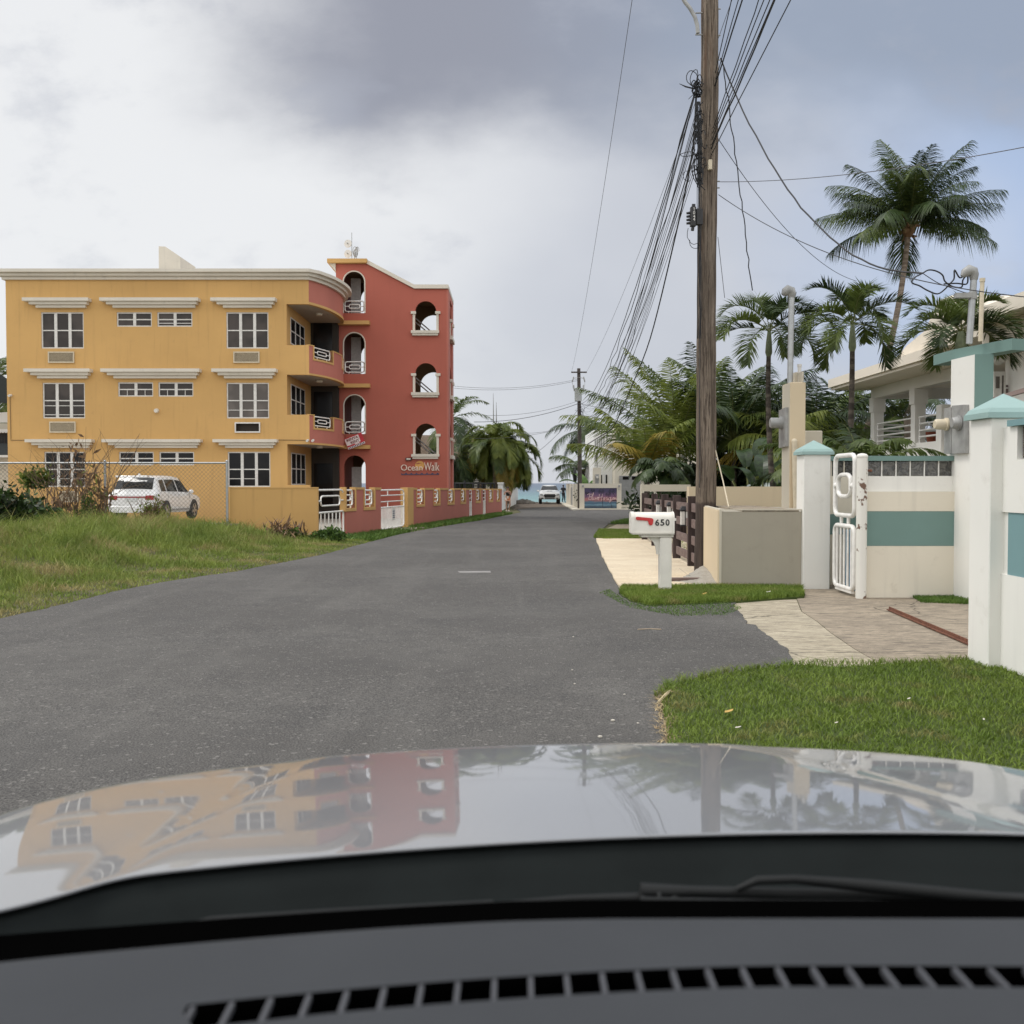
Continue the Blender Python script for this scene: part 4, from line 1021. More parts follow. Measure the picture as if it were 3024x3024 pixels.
# pickup truck facing the camera
TRK = [(0, .48, .80, .78, .86, .86, .72), (.12, .44, .98, .84, .92, 1.10, .78), (.5, .44, 1.08, .86, .94, 1.17, .78), (1.3, .46, 1.14, .86, .945, 1.22, .80), (1.55, .46, 1.15, .86, .945, 1.30, .76), (2.1, .46, 1.17, .86, .945, 1.72, .62), (2.5, .46, 1.18, .86, .945, 1.79, .63), (3.4, .46, 1.18, .86, .945, 1.78, .63), (3.8, .46, 1.18, .86, .945, 1.3, .72), (3.95, .46, 1.16, .86, .945, 1.18, .86), (5.4, .5, 1.16, .86, .945, 1.18, .86)]
tp = gp(1623.5, 1489.5)
tr = empty('pickup_truck', 'white pickup truck facing the camera at the end of the street', 'truck', tp+Vector((0, 0, .03)), None, R(-1))
vehicle_body(TRK, M_WCAR, tr); cross_pane(TRK, tr, 1.56, 2.12, 'windscreen', 1.05); side_pane(TRK, tr, 1.7, 3.6, 2.2, 3.4)
wheels(tr, (.95, 4.3), 1.0, .40, .27); mirrors(tr, 1.75, .95, 1.24, M_WCAR)
m = MB(); m.plate([[(-.50, .93), (.50, .93), (.56, .80), (.44, .62), (-.44, .62), (-.56, .80)]], .03, lambda u, v, w: (u, -.045+w, v)); gr = m.build('grille', M_BLACK, tr, world=False)
m = MB(); m.tube([(-.50, -.05, .93), (.50, -.05, .93), (.56, -.05, .80), (.44, -.05, .62), (-.44, -.05, .62), (-.56, -.05, .80)], .016, 6, closed=True); m.build('grille_surround', M_DARKT, gr, world=False)
for s in (-1, 1):
    m = MB(); m.plate([[(s*.60, .92), (s*.90, .96), (s*.92, .84), (s*.64, .78)][::s]], .12, lambda u, v, w: (u, -.02+w, v)); m.build('headlight', M_HL, tr, world=False)
    m = MB(); m.bbox(s*.72-.12, s*.72+.12, -.05, .05, .50, .60, .02); m.build('fog_lamp', M_DARKT, tr, world=False)
m = MB(); m.box(-.45, .45, -.05, .05, .48, .55); m.build('lower_intake', M_DARKT, tr, world=False)
m = MB(); m.bbox(-.30, .30, .75, 1.25, 1.20, 1.27, .03); m.build('hood_scoop', M_WCAR, tr, world=False)
m = MB(); m.box(-.24, .24, .74, .76, 1.215, 1.25); m.build('scoop_opening', M_BLACK, tr, world=False)
# ------------------------------------------------------------------ right side: walls and posts of the white and teal house
M_WHT = paint('white_wall', (.82, .805, .755), .75, .04, .5, .14, 45, dirt=.22, streak=.22, dirtcol=(.3, .25, .17))
M_CRM = paint('cream_wall', (.74, .68, .56), .78, .05, .5, .14, 45, dirt=.35, streak=.25, dirtcol=(.27, .21, .13))
M_TEAL = paint('teal_band', (.16, .26, .235), .75, .06, .8, .12, 45)
M_TEAL2 = paint('blue_teal_band', (.18, .31, .325), .75, .05, .8, .12, 45)
M_CAP = paint('light_teal_cap', (.29, .42, .40), .65, .06, 1.5, .14, 60, dirt=.1)
M_TAUPE = paint('taupe_render', (.39, .355, .285), .85, .10, .35, .2, 35, dirt=.15, streak=.15)
M_BEIGE = paint('beige_render', (.66, .54, .37), .8, .05, .4, .12, 40, streak=.1)
M_BEIGE2 = paint('pale_beige_render', (.58, .53, .43), .8, .05, .4, .12, 40, streak=.1)
M_PVC = plain('cream_pvc', (.62, .54, .40), .45); M_RUST = NT('rusty_steel')
_c = M_RUST.mix(M_RUST.sm(M_RUST.noise(30, 5), .35, .65), (.10, .035, .02), (.21, .085, .045)); M_RUST.bump(M_RUST.noise(90, 4), .5, .004); M_RUST = M_RUST.done(_c, .85)
def gblock():
    m = NT('glass_block'); c = m.mix(m.sm(m.noise(9, 4, dist=2.5), .35, .65), (.018, .018, .016), (.105, .10, .085)); m.bump(m.noise(7, 3, dist=2), .8, .03); return m.done(c, .12, coat=.6)
M_GBLK = gblock()
def pyr_cap(mb, x0, x1, y0, y1, z, h, o=.045):
    a, b, c, d = x0-o, x1+o, y0-o, y1+o
    mb.box(a, b, c, d, z, z+.05)
    e = .03; vs = [(a+e*.2, c+e*.2, z+.05), (b-e*.2, c+e*.2, z+.05), (b-e*.2, d-e*.2, z+.05), (a+e*.2, d-e*.2, z+.05), (a+e, c+e, z+.09), (b-e, c+e, z+.09), (b-e, d-e, z+.09), (a+e, d-e, z+.09), ((a+b)/2, (c+d)/2, z+h)]
    mb.add(vs, [(0, 1, 5, 4), (1, 2, 6, 5), (2, 3, 7, 6), (3, 0, 4, 7), (4, 5, 8), (5, 6, 8), (6, 7, 8), (7, 4, 8)])
def gatepost(x0, x1, y0, y1, z1, label, h=.25):
    e = empty('gate_post', label, 'gate post', ((x0+x1)/2, (y0+y1)/2, gz(y0)-.05))
    m = MB(); m.bbox(x0, x1, y0, y1, gz(y0)-.05, z1, .008); m.build('shaft', M_WHT, e)
    m = MB(); pyr_cap(m, x0, x1, y0, y1, z1, h); m.build('cap', M_CAP, e)
    return e
gatepost(4.29, 4.70, 9.19, 9.60, 2.245, 'nearest white gate post with a light teal pyramid cap', .235)
gatepost(4.70, 5.13, 16.5, 16.92, 2.12, 'farther cream gate post with a light teal pyramid cap beside the tubular gate', .24)
# near wall along the street (X = 4.40), banded
e = empty('street_wall', 'near white wall with a blue teal band and glass blocks at the right edge', 'wall', (4.4, 9, -.1))
def wz(px, py):          # height on the plane X = 4.40 for a pixel
    d = ray(px, py); t = 4.40/d.x; return H+d.z*t, d.y*t
zb1, _ = wz(2957, 1511.8); zb0, _ = wz(2957, 1694.7); zs, _ = wz(2963, 1359); zt_, _ = wz(2963, 1262)
m = MB(); m.box(4.40, 4.60, -3, 9.19, -.1, zb0); m.box(4.40, 4.60, -3, 9.19, zb1, zs); m.box(4.42, 4.60, -3, 9.19, zb0, zb1)
m.box(4.52, 4.60, -3, 9.19, zs, zt_); m.box(4.40, 4.60, 8.93, 9.19, zs, zt_-.002); m.build('wall_panel', M_WHT, e)
m = MB(); m.box(4.412, 4.419, -3, 9.10, zb0+.002, zb1-.002); m.build('band', M_TEAL2, e)
m = MB(); m.box(4.37, 4.63, -3, 9.06, zt_, zt_+.055); m.build('coping', M_TEAL2, e)
for k in range(12):
    m = MB(); y1 = 8.90-k*.215; m.bbox(4.43, 4.51, y1-.19, y1, zs+.012, zt_-.006, .008); m.build('glass_block', M_GBLK, e)
# back wall across the drive (Y = 15.2)
WY = 15.2
e = empty('street_wall', 'cream wall with a dark teal band and a row of six glass blocks behind the driveway', 'wall', (6.5, WY, -.1))
X0 = 5.245; zA, zB, zC, zD, zE = zz(1767, WY), zz(1612.6, WY), zz(1509.5, WY), zz(1452, WY), zz(1406, WY)
m = MB(); m.box(X0, 9, WY, WY+.2, -.1, zB-.001); m.box(X0, 9, WY+.006, WY+.2, zB, zC); m.box(X0, 9, WY, WY+.2, zC+.001, zD); m.build('lower_wall', M_CRM, e)
m = MB(); m.box(X0+.01, 9, WY+.001, WY+.005, zB+.003, zC-.003); m.build('band', M_TEAL, e)
zg1 = zz(1361, WY); zcp = zz(1352, WY)
m = MB(); m.box(X0+.02, 9, WY+.06, WY+.2, zD+.001, zE)
xg0, xg1 = xx(2567, WY), xx(2820, WY)
nb = 6; bw = (xg1-xg0)/nb
for k in range(nb+1): x = xg0+bw*k; m.box(x-.008, x+.008, WY+.07, WY+.19, zE, zg1)
m.box(xg1+.008, 9, WY+.06, WY+.2, zE, zg1); m.build('upper_wall', M_WHT, e)
for k in range(nb):
    m = MB(); x = xg0+bw*k; m.bbox(x+.012, x+bw-.012, WY+.085, WY+.175, zE+.004, zg1-.004, .008); m.build('glass_block', M_GBLK, e)
m = MB(); m.box(X0+.02, xx(2826, WY), WY+.02, WY+.24, zg1+.001, zg1+.075); m.build('coping', M_TEAL, e)
# side return wall behind the gate
e = empty('side_wall', 'cream return wall with a teal band seen through the tubular gate', 'wall', (5.3, 17.1, -.1))
RY = 17.2; ra, rb = zz(1406, RY), zz(1361, RY)
m = MB(); m.box(5.132, 8, RY, RY+.15, -.1, ra)
for k in range(8): x = 5.14+.215*k; m.box(x, x+.016, RY+.01, RY+.14, ra, rb)
m.build('wall_panel', M_CRM, e)
for k in range(7):
    m = MB(); x = 5.14+.215*k; m.bbox(x+.02, x+.21, RY+.02, RY+.12, ra+.004, rb-.004, .008); m.build('glass_block', M_GBLK, e)
m = MB(); m.box(5.132, 8, RY-.03, RY+.18, rb+.001, rb+.08); m.build('coping', M_TEAL, e)
m = MB(); m.box(5.132, 8, 17.19, 17.199, .80, 1.14); m.build('band', M_TEAL, e)
m = MB(); p = (5.62, 16.4); m.lathe([(.02, -.06), (.26, -.06), (.29, .3), (.30, .85), (.31, .9), (.02, .93)], 20, Matrix.Translation((p[0], p[1], 0)))
tag(setloc(m.build('water_barrel', M_BLUEB, smooth=40), (p[0], p[1], -.06)), 'blue plastic barrel behind the bars of the white tubular gate', 'barrel')
# hinge post and tubular gate
ge = empty('tubular_gate', 'narrow white tubular gate with a squarish ring, hung on a thick rust pitted post', 'gate', (5.18, 15.2, -.06))
def PM():
    m = NT('chipped_white_paint'); c = m.mix(m.sm(m.noise(3.2, 6, rough=.65), .585, .61), (.74, .72, .66), (.16, .09, .06)); m.bump(m.noise(30, 3), .2, .004); return m.done(c, .45)
m = MB(); gx = xx(2543, 15.17); m.lathe([(.078, -.06), (.078, zz(1352, 15.2)), (.084, zz(1351, 15.2)), (.084, zz(1346, 15.2)), (.06, zz(1341, 15.2)), (.02, zz(1339, 15.2))], 20, Matrix.Translation((gx, 15.13, 0))); m.build('hinge_post', PM(), ge, smooth=40)
ga, gb_ = Vector((5.115, 15.28)), Vector((5.115, 16.2)); gz0 = .08
def G(u, z): p = ga+(gb_-ga)*u; return Vector((p.x, p.y, z))
def rr2(u0, u1, z0, z1, ru, rz):
    out = []
    for cu, cz, a0 in ((u1-ru, z1-rz, 0), (u0+ru, z1-rz, 90), (u0+ru, z0+rz, 180), (u1-ru, z0+rz, 270)):
        for k in range(6): g = R(a0+18*k); out.append(G(cu+ru*math.cos(g), cz+rz*math.sin(g)))
    return out
def gy(py): return zz(py, 15.7)
m = MB(); m.tube(rr2(.0, 1, gy(1522), gy(1345), .13, .12), .036, 10, closed=True)
m.tube(rr2(.0, 1, gy(1735), gy(1553), .13, .12), .036, 10, closed=True)
m.tube(rr2(.20, .84, gy(1466), gy(1402), .2, .10), .034, 10, closed=True)
m.tube([G(0, gy(1434)), G(.2, gy(1434))], .03, 8); m.tube([G(.84, gy(1434)), G(1, gy(1434))], .03, 8)
m.ball(G(.05, gy(1434)), .05, 5); m.ball(G(.95, gy(1434)), .05, 5)
for u in (.3, .66): m.tube([G(u, gy(1522)), G(u, gy(1553))], .028, 8)
m.build('gate_frame', M_WTUBE, ge, smooth=50)
m = MB()
for k in range(5): u = .14+.18*k; m.tube([G(u, gy(1735)), G(u, gy(1553))], .020, 8)
m.build('bars', M_WTUBE, ge, smooth=50)
m = MB(); m.box(5.09, 5.14, 15.35, 16.1, .0, .035); m.build('drop_bar', M_WTUBE, ge)
m = MB(); m.tube([(gx+.05, 15.12, zz(1390, 15.2)), (gx+.14, 15.13, zz(1390, 15.2))], .02, 6); m.build('hinge_bracket', M_RUST, ge)
# rusty gate track in the drive
a, b = gp(2626, 1801, .02), gp(2890, 1914, .02); d = (b-a).normalized(); n_ = Vector((-d.y, d.x, 0))
m = MB()
for w0, w1, h in ((-.035, .035, .012), (-.006, .006, .045)):
    q = [a+n_*w0, b+n_*w0, b+n_*w1, a+n_*w1]; m.add([p for p in q]+[p+Vector((0, 0, h)) for p in q], [(3, 2, 1, 0), (4, 5, 6, 7), (0, 1, 5, 4), (1, 2, 6, 5), (2, 3, 7, 6), (3, 0, 4, 7)])
tag(setloc(m.build('gate_track', M_RUST), a), 'rusty steel sliding gate track lying across the concrete drive', 'gate track')
# T shaped meter pillar --------------------------------------------------
mp = empty('meter_pillar', 'tall white and teal T shaped pillar carrying two electric meters', 'meter pillar', (6.7, 15, 0))
zt1 = H+2.0
A, B, C_ = (6.585, 16.06), (6.605, 15.37), (6.905, 14.2)
m = MB(); m.prism([(6.555, 15.34), (6.615, 14.70), (6.83, 14.60), (6.83, 15.34)], -.05, zt1-.16); m.build('pillar', M_WHT, mp)
m = MB(); m.prism([(6.616, 14.695), (6.617, 14.685), (6.835, 14.585), (6.834, 14.597)], .6, zt1-.161); m.build('teal_face', M_TEAL, mp)
m = MB(); m.prism([A, B, C_, (7.15, 14.27), (6.86, 15.4), (6.84, 16.1)][::-1], zt1-.16, zt1); m.build('top_bar', M_TEAL, mp)
def sideat(px, py, xa, ya, xb, yb):      # point on the vertical plane through (xa,ya)-(xb,yb)
    d = ray(px, py); ex, ey = xb-xa, yb-ya
    t = (xa*ey-ya*ex)/(d.x*ey-d.y*ex); return Vector((0, 0, H))+d*t
S = lambda px, py: sideat(px, py, 6.555, 15.34, 6.615, 14.70)
for x0, x1, y0, y1 in ((2801, 2822, 1206, 1340), (2823.5, 2862, 1198, 1340)):
    q = [S(x0, y0), S(x0, y1), S(x1, y1-2), S(x1, y0-3)]; off = Vector((-.07, -.006, 0)); m = MB()
    m.add(q+[p+off for p in q], [(4, 5, 6, 7), (0, 1, 5, 4), (1, 2, 6, 5), (2, 3, 7, 6), (3, 0, 4, 7)]); m.build('meter_box', M_GREYM, mp)
for px, py, r, ln, mat in ((2811, 1253, .085, .17, M_PVC), (2847, 1249, .095, .09, M_GREYM)):
    c = S(px, py)+Vector((-.07, 0, 0)); m = MB(); m.tube([c, c+Vector((-.03, 0, 0)), c+Vector((-.035, 0, 0)), c+Vector((-ln, 0, 0)), c+Vector((-ln-.02, 0, 0))], [r*1.15, r*1.15, r*.95, r*.9, r*.7], 18); m.build('meter', mat, mp, smooth=40)
def whead(p, r, parent, lean=(0, 0)):
    m = MB(); L = p[1]-p[0] if isinstance(p[0], (int, float)) else None
# weather head pipes
def mast(name, label, base, top, r, mat=M_METAL, head=True, clamp=None, group=None):
    e = empty(name, label, 'mast pipe', base, group)
    m = MB(); m.tube([base, top], r, 12); m.build('pipe', mat, e, smooth=50)
    if head:
        m = MB(); t = Vector(top); m.tube([t+Vector((0, 0, -.04)), t+Vector((0, 0, .03)), t+Vector((-.015, 0, .075)), t+Vector((-.065, 0, .095)), t+Vector((-.13, 0, .055)), t+Vector((-.17, 0, .01))], [r*1.15, r*1.45, r*1.7, r*1.8, r*1.45, r*.6], 12); m.build('weather_head', M_GREYM, e, smooth=50)
    else:
        m = MB(); t = Vector(top); m.tube([t+Vector((0, 0, -.01)), t+Vector((0, 0, .04))], r*1.25, 12); m.build('end_cap', mat, e, smooth=50)
    if clamp:
        m = MB(); c = Vector(base)+(Vector(top)-Vector(base))*clamp; m.box(c.x-.25, c.x+.03, c.y-.05, c.y+.05, c.z-.035, c.z+.035); m.tube([c+Vector((0, 0, -.05)), c+Vector((0, 0, .05))], r*1.3, 12); m.build('clamp', M_GREYM, e)
    return e
b = at(2862, 1030, 14.75); t = at(2876, 818, 14.75)
mast('mast_pipe', 'grey service mast with weather head on the T shaped teal pillar', Vector((b.x, b.y, zt1)), t, .046, clamp=.72)
b = at(2895, 1020, 14.5); t = at(2901, 830, 14.5)
mast('vent_pipe', 'thin white plastic pipe on the T shaped teal pillar', Vector((b.x, b.y, zt1)), t, .030, M_PVC, False)
# beige meter pillar behind the taupe box -------------------------------
BY = 19.0
bp = empty('meter_pillar', 'tall beige meter pillar between the utility pole and the teal capped post', 'meter pillar', (5.3, BY, 0))
bx0, bx1 = xx(2332, BY), xx(2377.5, BY); bzt = zz(1129, BY)
m = MB(); m.bbox(bx0, bx1, BY, BY+.55, -.1, bzt, .01); m.build('pillar', M_BEIGE, bp)
m = MB(); m.box(bx0-.006, bx0-.001, BY+.012, BY+.54, -.1, bzt-.012); m.build('pale_face', M_BEIGE2, bp)
S2 = lambda px, py: sideat(px, py, bx0-.006, BY, bx0-.006, BY+1)
q = [S2(2309, 1212), S2(2309, 1323), S2(2329, 1318), S2(2329, 1203)]; off = Vector((-.06, 0, 0)); m = MB()
m.add(q+[p+off for p in q], [(4, 5, 6, 7), (0, 1, 5, 4), (1, 2, 6, 5), (2, 3, 7, 6), (3, 0, 4, 7)]); m.build('meter_box', M_GREYM, bp)
c = S2(2318, 1249)+Vector((-.06, 0, 0)); m = MB(); m.tube([c, c+Vector((-.04, 0, 0)), c+Vector((-.045, 0, 0)), c+Vector((-.20, 0, 0)), c+Vector((-.22, 0, 0))], [.12, .12, .10, .10, .08], 18); m.build('meter', M_GREYM, bp, smooth=40)
m = MB(); a_ = at(2350, 1500, BY-.08); m.tube([at(2351, 1515, BY-.08), at(2346, 1312, BY-.08), at(2346, 1304, BY-.08)], [.052, .052, .058], 12); m.ball(at(2346, 1304, BY-.08), .058, 5); m.build('conduit', M_PVC, bp, smooth=50)
b = at(2333, 1129, BY+.2); t = at(2338, 872, BY+.2)
mast('mast_pipe', 'grey service mast with weather head on the beige pillar', Vector((b.x, b.y, bzt)), t, .055)
m = MB(); p = at(2349, 1129, BY+.4); m.box(p.x-.03, p.x+.03, BY+.3, BY+.45, bzt, bzt+.22); m.box(p.x+.02, p.x+.04, BY+.0, BY+.3, bzt, bzt+.2); o = m.build('pillar_bracket', M_BEIGE2, bp)
b = at(2361, 1129, BY+.3); t = at(2361, 1082, BY+.3); mast('vent_pipe', 'short pale plastic pipe on the beige pillar', Vector((b.x, b.y, bzt)), t, .035, M_FRAME, False)
# pale grey cabinet behind the pillar
m = MB(); x0, x1 = xx(2378, 20), xx(2428, 20); m.bbox(x0, x1, 20, 20.4, 0, zz(1272, 20), .01); o = tag(setloc(m.build('cabinet', M_BEIGE2), (x0, 20, 0)), 'plain pale grey block between the beige pillar and the palms', 'cabinet')
# taupe retaining box -----------------------------------------------------
tb = empty('planter_box', 'low taupe rendered box wall with a cream side between pole and gate post', 'planter box', (4, 17, 0))
zt2 = zz(1511, 16.6); m = MB()
m.prism([(3.365, 16.6), (4.698, 16.6), (4.698, 16.93), (5.2, 16.93), (5.2, 19.9), (3.70, 19.9)], -.1, zt2); m.build('wall_panel', M_TAUPE, tb)
m = MB(); m.prism([(3.362, 16.59), (3.695, 19.92), (3.67, 19.93), (3.337, 16.60)], -.1, zt2+.02); m.build('cream_side', M_BEIGE, tb)
m = MB(); m.prism([(3.36, 16.585), (4.695, 16.585), (4.695, 16.64), (3.42, 16.64), (3.74, 19.86), (3.68, 19.87)], zt2+.021, zt2+.04); m.prism([(3.362, 16.585), (3.40, 16.585), (3.40, 16.598), (3.362, 16.598)], -.08, zt2+.02); m.build('white_edge', M_BEIGE2, tb)
m = MB(); m.prism([(3.75, 16.66), (4.67, 16.66), (4.67, 19.8), (3.9, 19.8)], zt2+.001, zt2+.028); m.build('rough_top', M_CONC, tb)
# rough concrete apron at the foot of the pole
vs = []; fs = []; n = 12
a0, a1, b0, b1 = gp(1990, 1718, .05), gp(2122, 1742, .05), Vector((3.3, 19.0, 0)), Vector((3.72, 19.2, 0))
for i in range(n+1):
    for j in range(n+1):
        u_, v_ = i/n, j/n; p = (a0*(1-u_)+a1*u_)*(1-v_)+(b0*(1-u_)+b1*u_)*v_
        p.z = gz(p.y)+.05+.13*ss(v_*1.3)*ss(u_*1.6)+rnd.uniform(-.012, .012); vs.append(p)
for i in range(n):
    for j in range(n): k = i*(n+1)+j; fs.append((k, k+n+1, k+n+2, k+1))
m = MB(); m.add(vs, fs); struct(m.build('concrete_ramp', M_YARD, smooth=50))
# beige garden walls behind the pole
gw = empty('garden_wall', 'long beige garden wall behind the utility pole', 'wall', (5.5, 24, 0))
m = MB(); m.box(xx(2074, 24), 12, 24, 24.18, -.2, zz(1437, 24)); m.box(xx(2035, 23.9), xx(2076, 23.9), 23.9, 24.2, -.2, zz(1437, 23.9)); m.build('wall_panel', M_BEIGE, gw)
gw = empty('garden_wall', 'pale beige wall frame with a header beam behind the board fence', 'wall', (5, 33, 0))
m = MB(); m.box(xx(1894, 33), xx(2040, 33), 33, 33.3, zz(1451, 33), zz(1431, 33)); m.box(xx(1894, 33), xx(1897.5, 33), 33.001, 33.3, -.2, zz(1451.1, 33)); m.box(xx(2031, 33), xx(2040, 33), 33.001, 33.3, -.2, zz(1451.1, 33)); m.build('frame', M_BEIGE2, gw)
# ------------------------------------------------------------------ brown board fence
def woodmat(name, a, b, sc=(14, 14, 1.2)):
    m = NT(name); c = m.mix(m.sm(m.noise(1.0, 6, scale3=sc, rough=.7), .35, .65), a, b); m.bump(m.noise(1.0, 6, scale3=tuple(x*2.5 for x in sc), rough=.7), .7, .01); return m.done(c, .85, spec=.25)
M_BROWN = woodmat('brown_board', (.045, .032, .030), (.085, .062, .058)); M_BROWNL = woodmat('brown_rail', (.15, .105, .095), (.21, .16, .145), (1.5, 3, 14))
bf = empty('board_fence', 'dark brown post and board fence between the tan slab and the garden', 'fence', (3.7, 20.8, -.07))
posts = [(2044, 1679), (1999, 1655), (1964, 1634), (1934, 1617), (1904, 1598)]; pz = []
for i, (px, py) in enumerate(posts):
    g_ = gp(px, py); pz.append(g_); m = MB(); w = .085; z1 = g_.z+1.47
    m.bbox(g_.x-w, g_.x+w, g_.y, g_.y+.10, g_.z-.02, z1, .006); m.build('post', M_BROWN, bf)
for a, b in [(Vector((3.58, 19.55, gz(19.5))), pz[0])]+list(zip(pz, pz[1:])):
    for h in (1.30, .98, .64, .30):
        if a.y < 20 and h < .5 and False: continue
        m = MB(); d = (b-a).normalized(); n_ = Vector((d.y, -d.x, 0))*.02; hw = .085; q0 = a+Vector((0, .05, h-.06)); q1 = b+Vector((0, .05, h-.06))
        vs = [q+s*n_+Vector((0, 0, z)) for q in (q0, q1) for s in (-1, 1) for z in (-hw, hw)]
        m.add(vs, [(0, 1, 3, 2), (4, 6, 7, 5), (0, 4, 5, 1), (2, 3, 7, 6), (0, 2, 6, 4), (1, 5, 7, 3)]); m.build('board', M_BROWNL, bf)
# second row of posts running back from the near corner
bf2 = empty('board_fence', 'inner brown fence row standing behind the street fence', 'fence', (4.1, 23, -.08))
for x, y in ((4.02, 22.4), (4.10, 25.4)):
    m = MB(); m.bbox(x-.1, x+.1, y, y+.1, gz(y)-.02, gz(y)+1.42, .006); m.build('post', M_BROWN, bf2)
m = MB(); m.box(3.9, 4.5, 25.5, 25.54, .3, 1.3); m.build('board', M_BROWN, bf2)
# lanterns clipped to the fence
for i, (px, py, Y_, which) in enumerate(((2022, 1513, 21.6, 'nearest to the utility pole'), (1981, 1498, 24.2, 'middle one of the three'), (1948, 1492, 26.6, 'farthest from the utility pole'))):
    c = at(px, py, Y_); le = empty('lantern', 'black and white box lantern behind the brown fence, '+which, 'lantern', c, 'lanterns behind the brown fence')
    m = MB(); w = .085; m.box(c.x-w, c.x+w, c.y-w, c.y+w, c.z+.02, c.z+.05)
    m.add([(c.x+a*w*1.25, c.y+b*w*1.25, c.z+.05) for a, b in ((-1, -1), (1, -1), (1, 1), (-1, 1))]+[(c.x+a*w*.7, c.y+b*w*.7, c.z+.13) for a, b in ((-1, -1), (1, -1), (1, 1), (-1, 1))], [(0, 1, 5, 4), (1, 2, 6, 5), (2, 3, 7, 6), (3, 0, 4, 7), (4, 5, 6, 7), (3, 2, 1, 0)]); m.build('lid', M_BLACK, le)
    m = MB()
    for s in (-1, 1): m.box(c.x+s*.045-.036, c.x+s*.045+.036, c.y-w*.9, c.y+w*.9, c.z-.26, c.z+.02)
    m.build('lamp_panes', M_FRAME, le)
    m = MB(); m.box(c.x-w, c.x+w, c.y-w, c.y+w, c.z-.29, c.z-.262); m.box(c.x-.008, c.x+.008, c.y-w*.95, c.y+w*.95, c.z-.26, c.z+.02); m.build('lantern_frame', M_BLACK, le)
# ------------------------------------------------------------------ mailbox
M_MB = plain('mailbox_plastic', (.76, .73, .66), .42, var=.05, vs=4, bump=.05); M_MBU = plain('mailbox_base', (.60, .57, .50), .5, var=.05); M_RED = plain('red_flag', (.55, .035, .035), .4); M_INK = plain('black_numerals', (.025, .025, .027), .5)
MY = 15.8; mbx = empty('mailbox', 'white post mounted mailbox with a red flag and the number 650', 'mailbox', (xx(1965, MY, 1756), MY, gz(MY)))
x0, x1 = xx(1869, MY, 1550), xx(1989, MY, 1550); zb0_, zt0_ = zz(1574, MY), zz(1512.5, MY); r = .10; d0, d1 = MY-.02, MY+.24
prof = [(d0, zb0_), (d0, zt0_-r)]+[(d0+.13-.13*math.cos(R(a)), zt0_-r+r*math.sin(R(a))) for a in (20, 40, 60, 80, 100, 120, 140, 160)]+[(d1, zt0_-r), (d1, zb0_)]
m = MB(); n = len(prof); m.add([(x0, y, z) for y, z in prof]+[(x1, y, z) for y, z in prof], [tuple(range(n-1, -1, -1)), tuple(range(n, 2*n))]+[(i, (i+1) % n, n+(i+1) % n, n+i) for i in range(n)]); m.build('box', M_MB, mbx, smooth=40)
m = MB(); pr2 = [(y+(.012 if y > MY+.1 else -.012), z+(.008 if z > zb0_+.1 else 0)) for y, z in prof]
for a, b in ((x0-.03, x0+.02), (x1-.015, x1+.012)): m.add([(a, y, z) for y, z in pr2]+[(b, y, z) for y, z in pr2], [tuple(range(n-1, -1, -1)), tuple(range(n, 2*n))]+[(i, (i+1) % n, n+(i+1) % n, n+i) for i in range(n)])
m.box(x0-.05, x0-.03, d0-.015, d0+.03, zz(1540, MY), zz(1530, MY)); m.box(x1+.01, x1+.035, d0-.015, d0+.03, zz(1538, MY), zz(1530, MY)); m.build('door', M_MB, mbx, smooth=40)
m = MB(); m.box(x0-.01, x1+.008, d0-.02, d1+.02, zz(1578, MY), zb0_+.006); m.bbox(xx(1893, MY), x1+.0, d0+.01, d1, zz(1586.5, MY), zz(1578, MY)-.001, .01); m.build('base_tray', M_MBU, mbx)
px0, px1 = xx(1948.5, MY, 1650), xx(1984, MY, 1650); zp = zz(1586.5, MY)
m = MB(); m.bbox(px0, px1, MY+.0, MY+.18, gz(MY)-.05, zp, .012); m.box(px0+.035, px1-.035, MY-.006, MY-.001, .05, zp-.05); m.build('post', M_MB, mbx)
m = MB(); q = [(px0, zp), (px0, zp-.27), (px0-.04, zp-.27)]+[(px0-.04-.13*(1-math.cos(R(a))), zp-.27+.24*math.sin(R(a))) for a in (15, 30, 45, 60, 75, 90)]+[(px0-.17, zp)]
m.plate([q], .06, lambda u, v, w: (u, MY+.06+w, v)); m.build('bracket', M_MB, mbx)
fl_ = [(1878, 1527), (1882, 1526), (1924, 1530), (1928, 1532), (1929.5, 1536), (1928, 1546), (1925, 1551), (1919, 1551), (1915.5, 1547), (1914, 1540), (1911, 1537.5), (1882, 1536), (1878, 1533)]
m = MB(); m.plate([[(xx(x, MY-.03, y), zz(y, MY-.03)) for x, y in fl_]], .014, lambda u, v, w: (u, MY-.038+w, v)); m.build('flag', M_RED, mbx)
m = MB()
for k, ch in enumerate('650'): put_text(m, ch, (xx(1941.5+k*15.2, MY-.024), MY-.026, zz(1543, MY-.024)), .062, .098, extr=.002, off=.022)
m.build('house_number', M_INK, mbx)
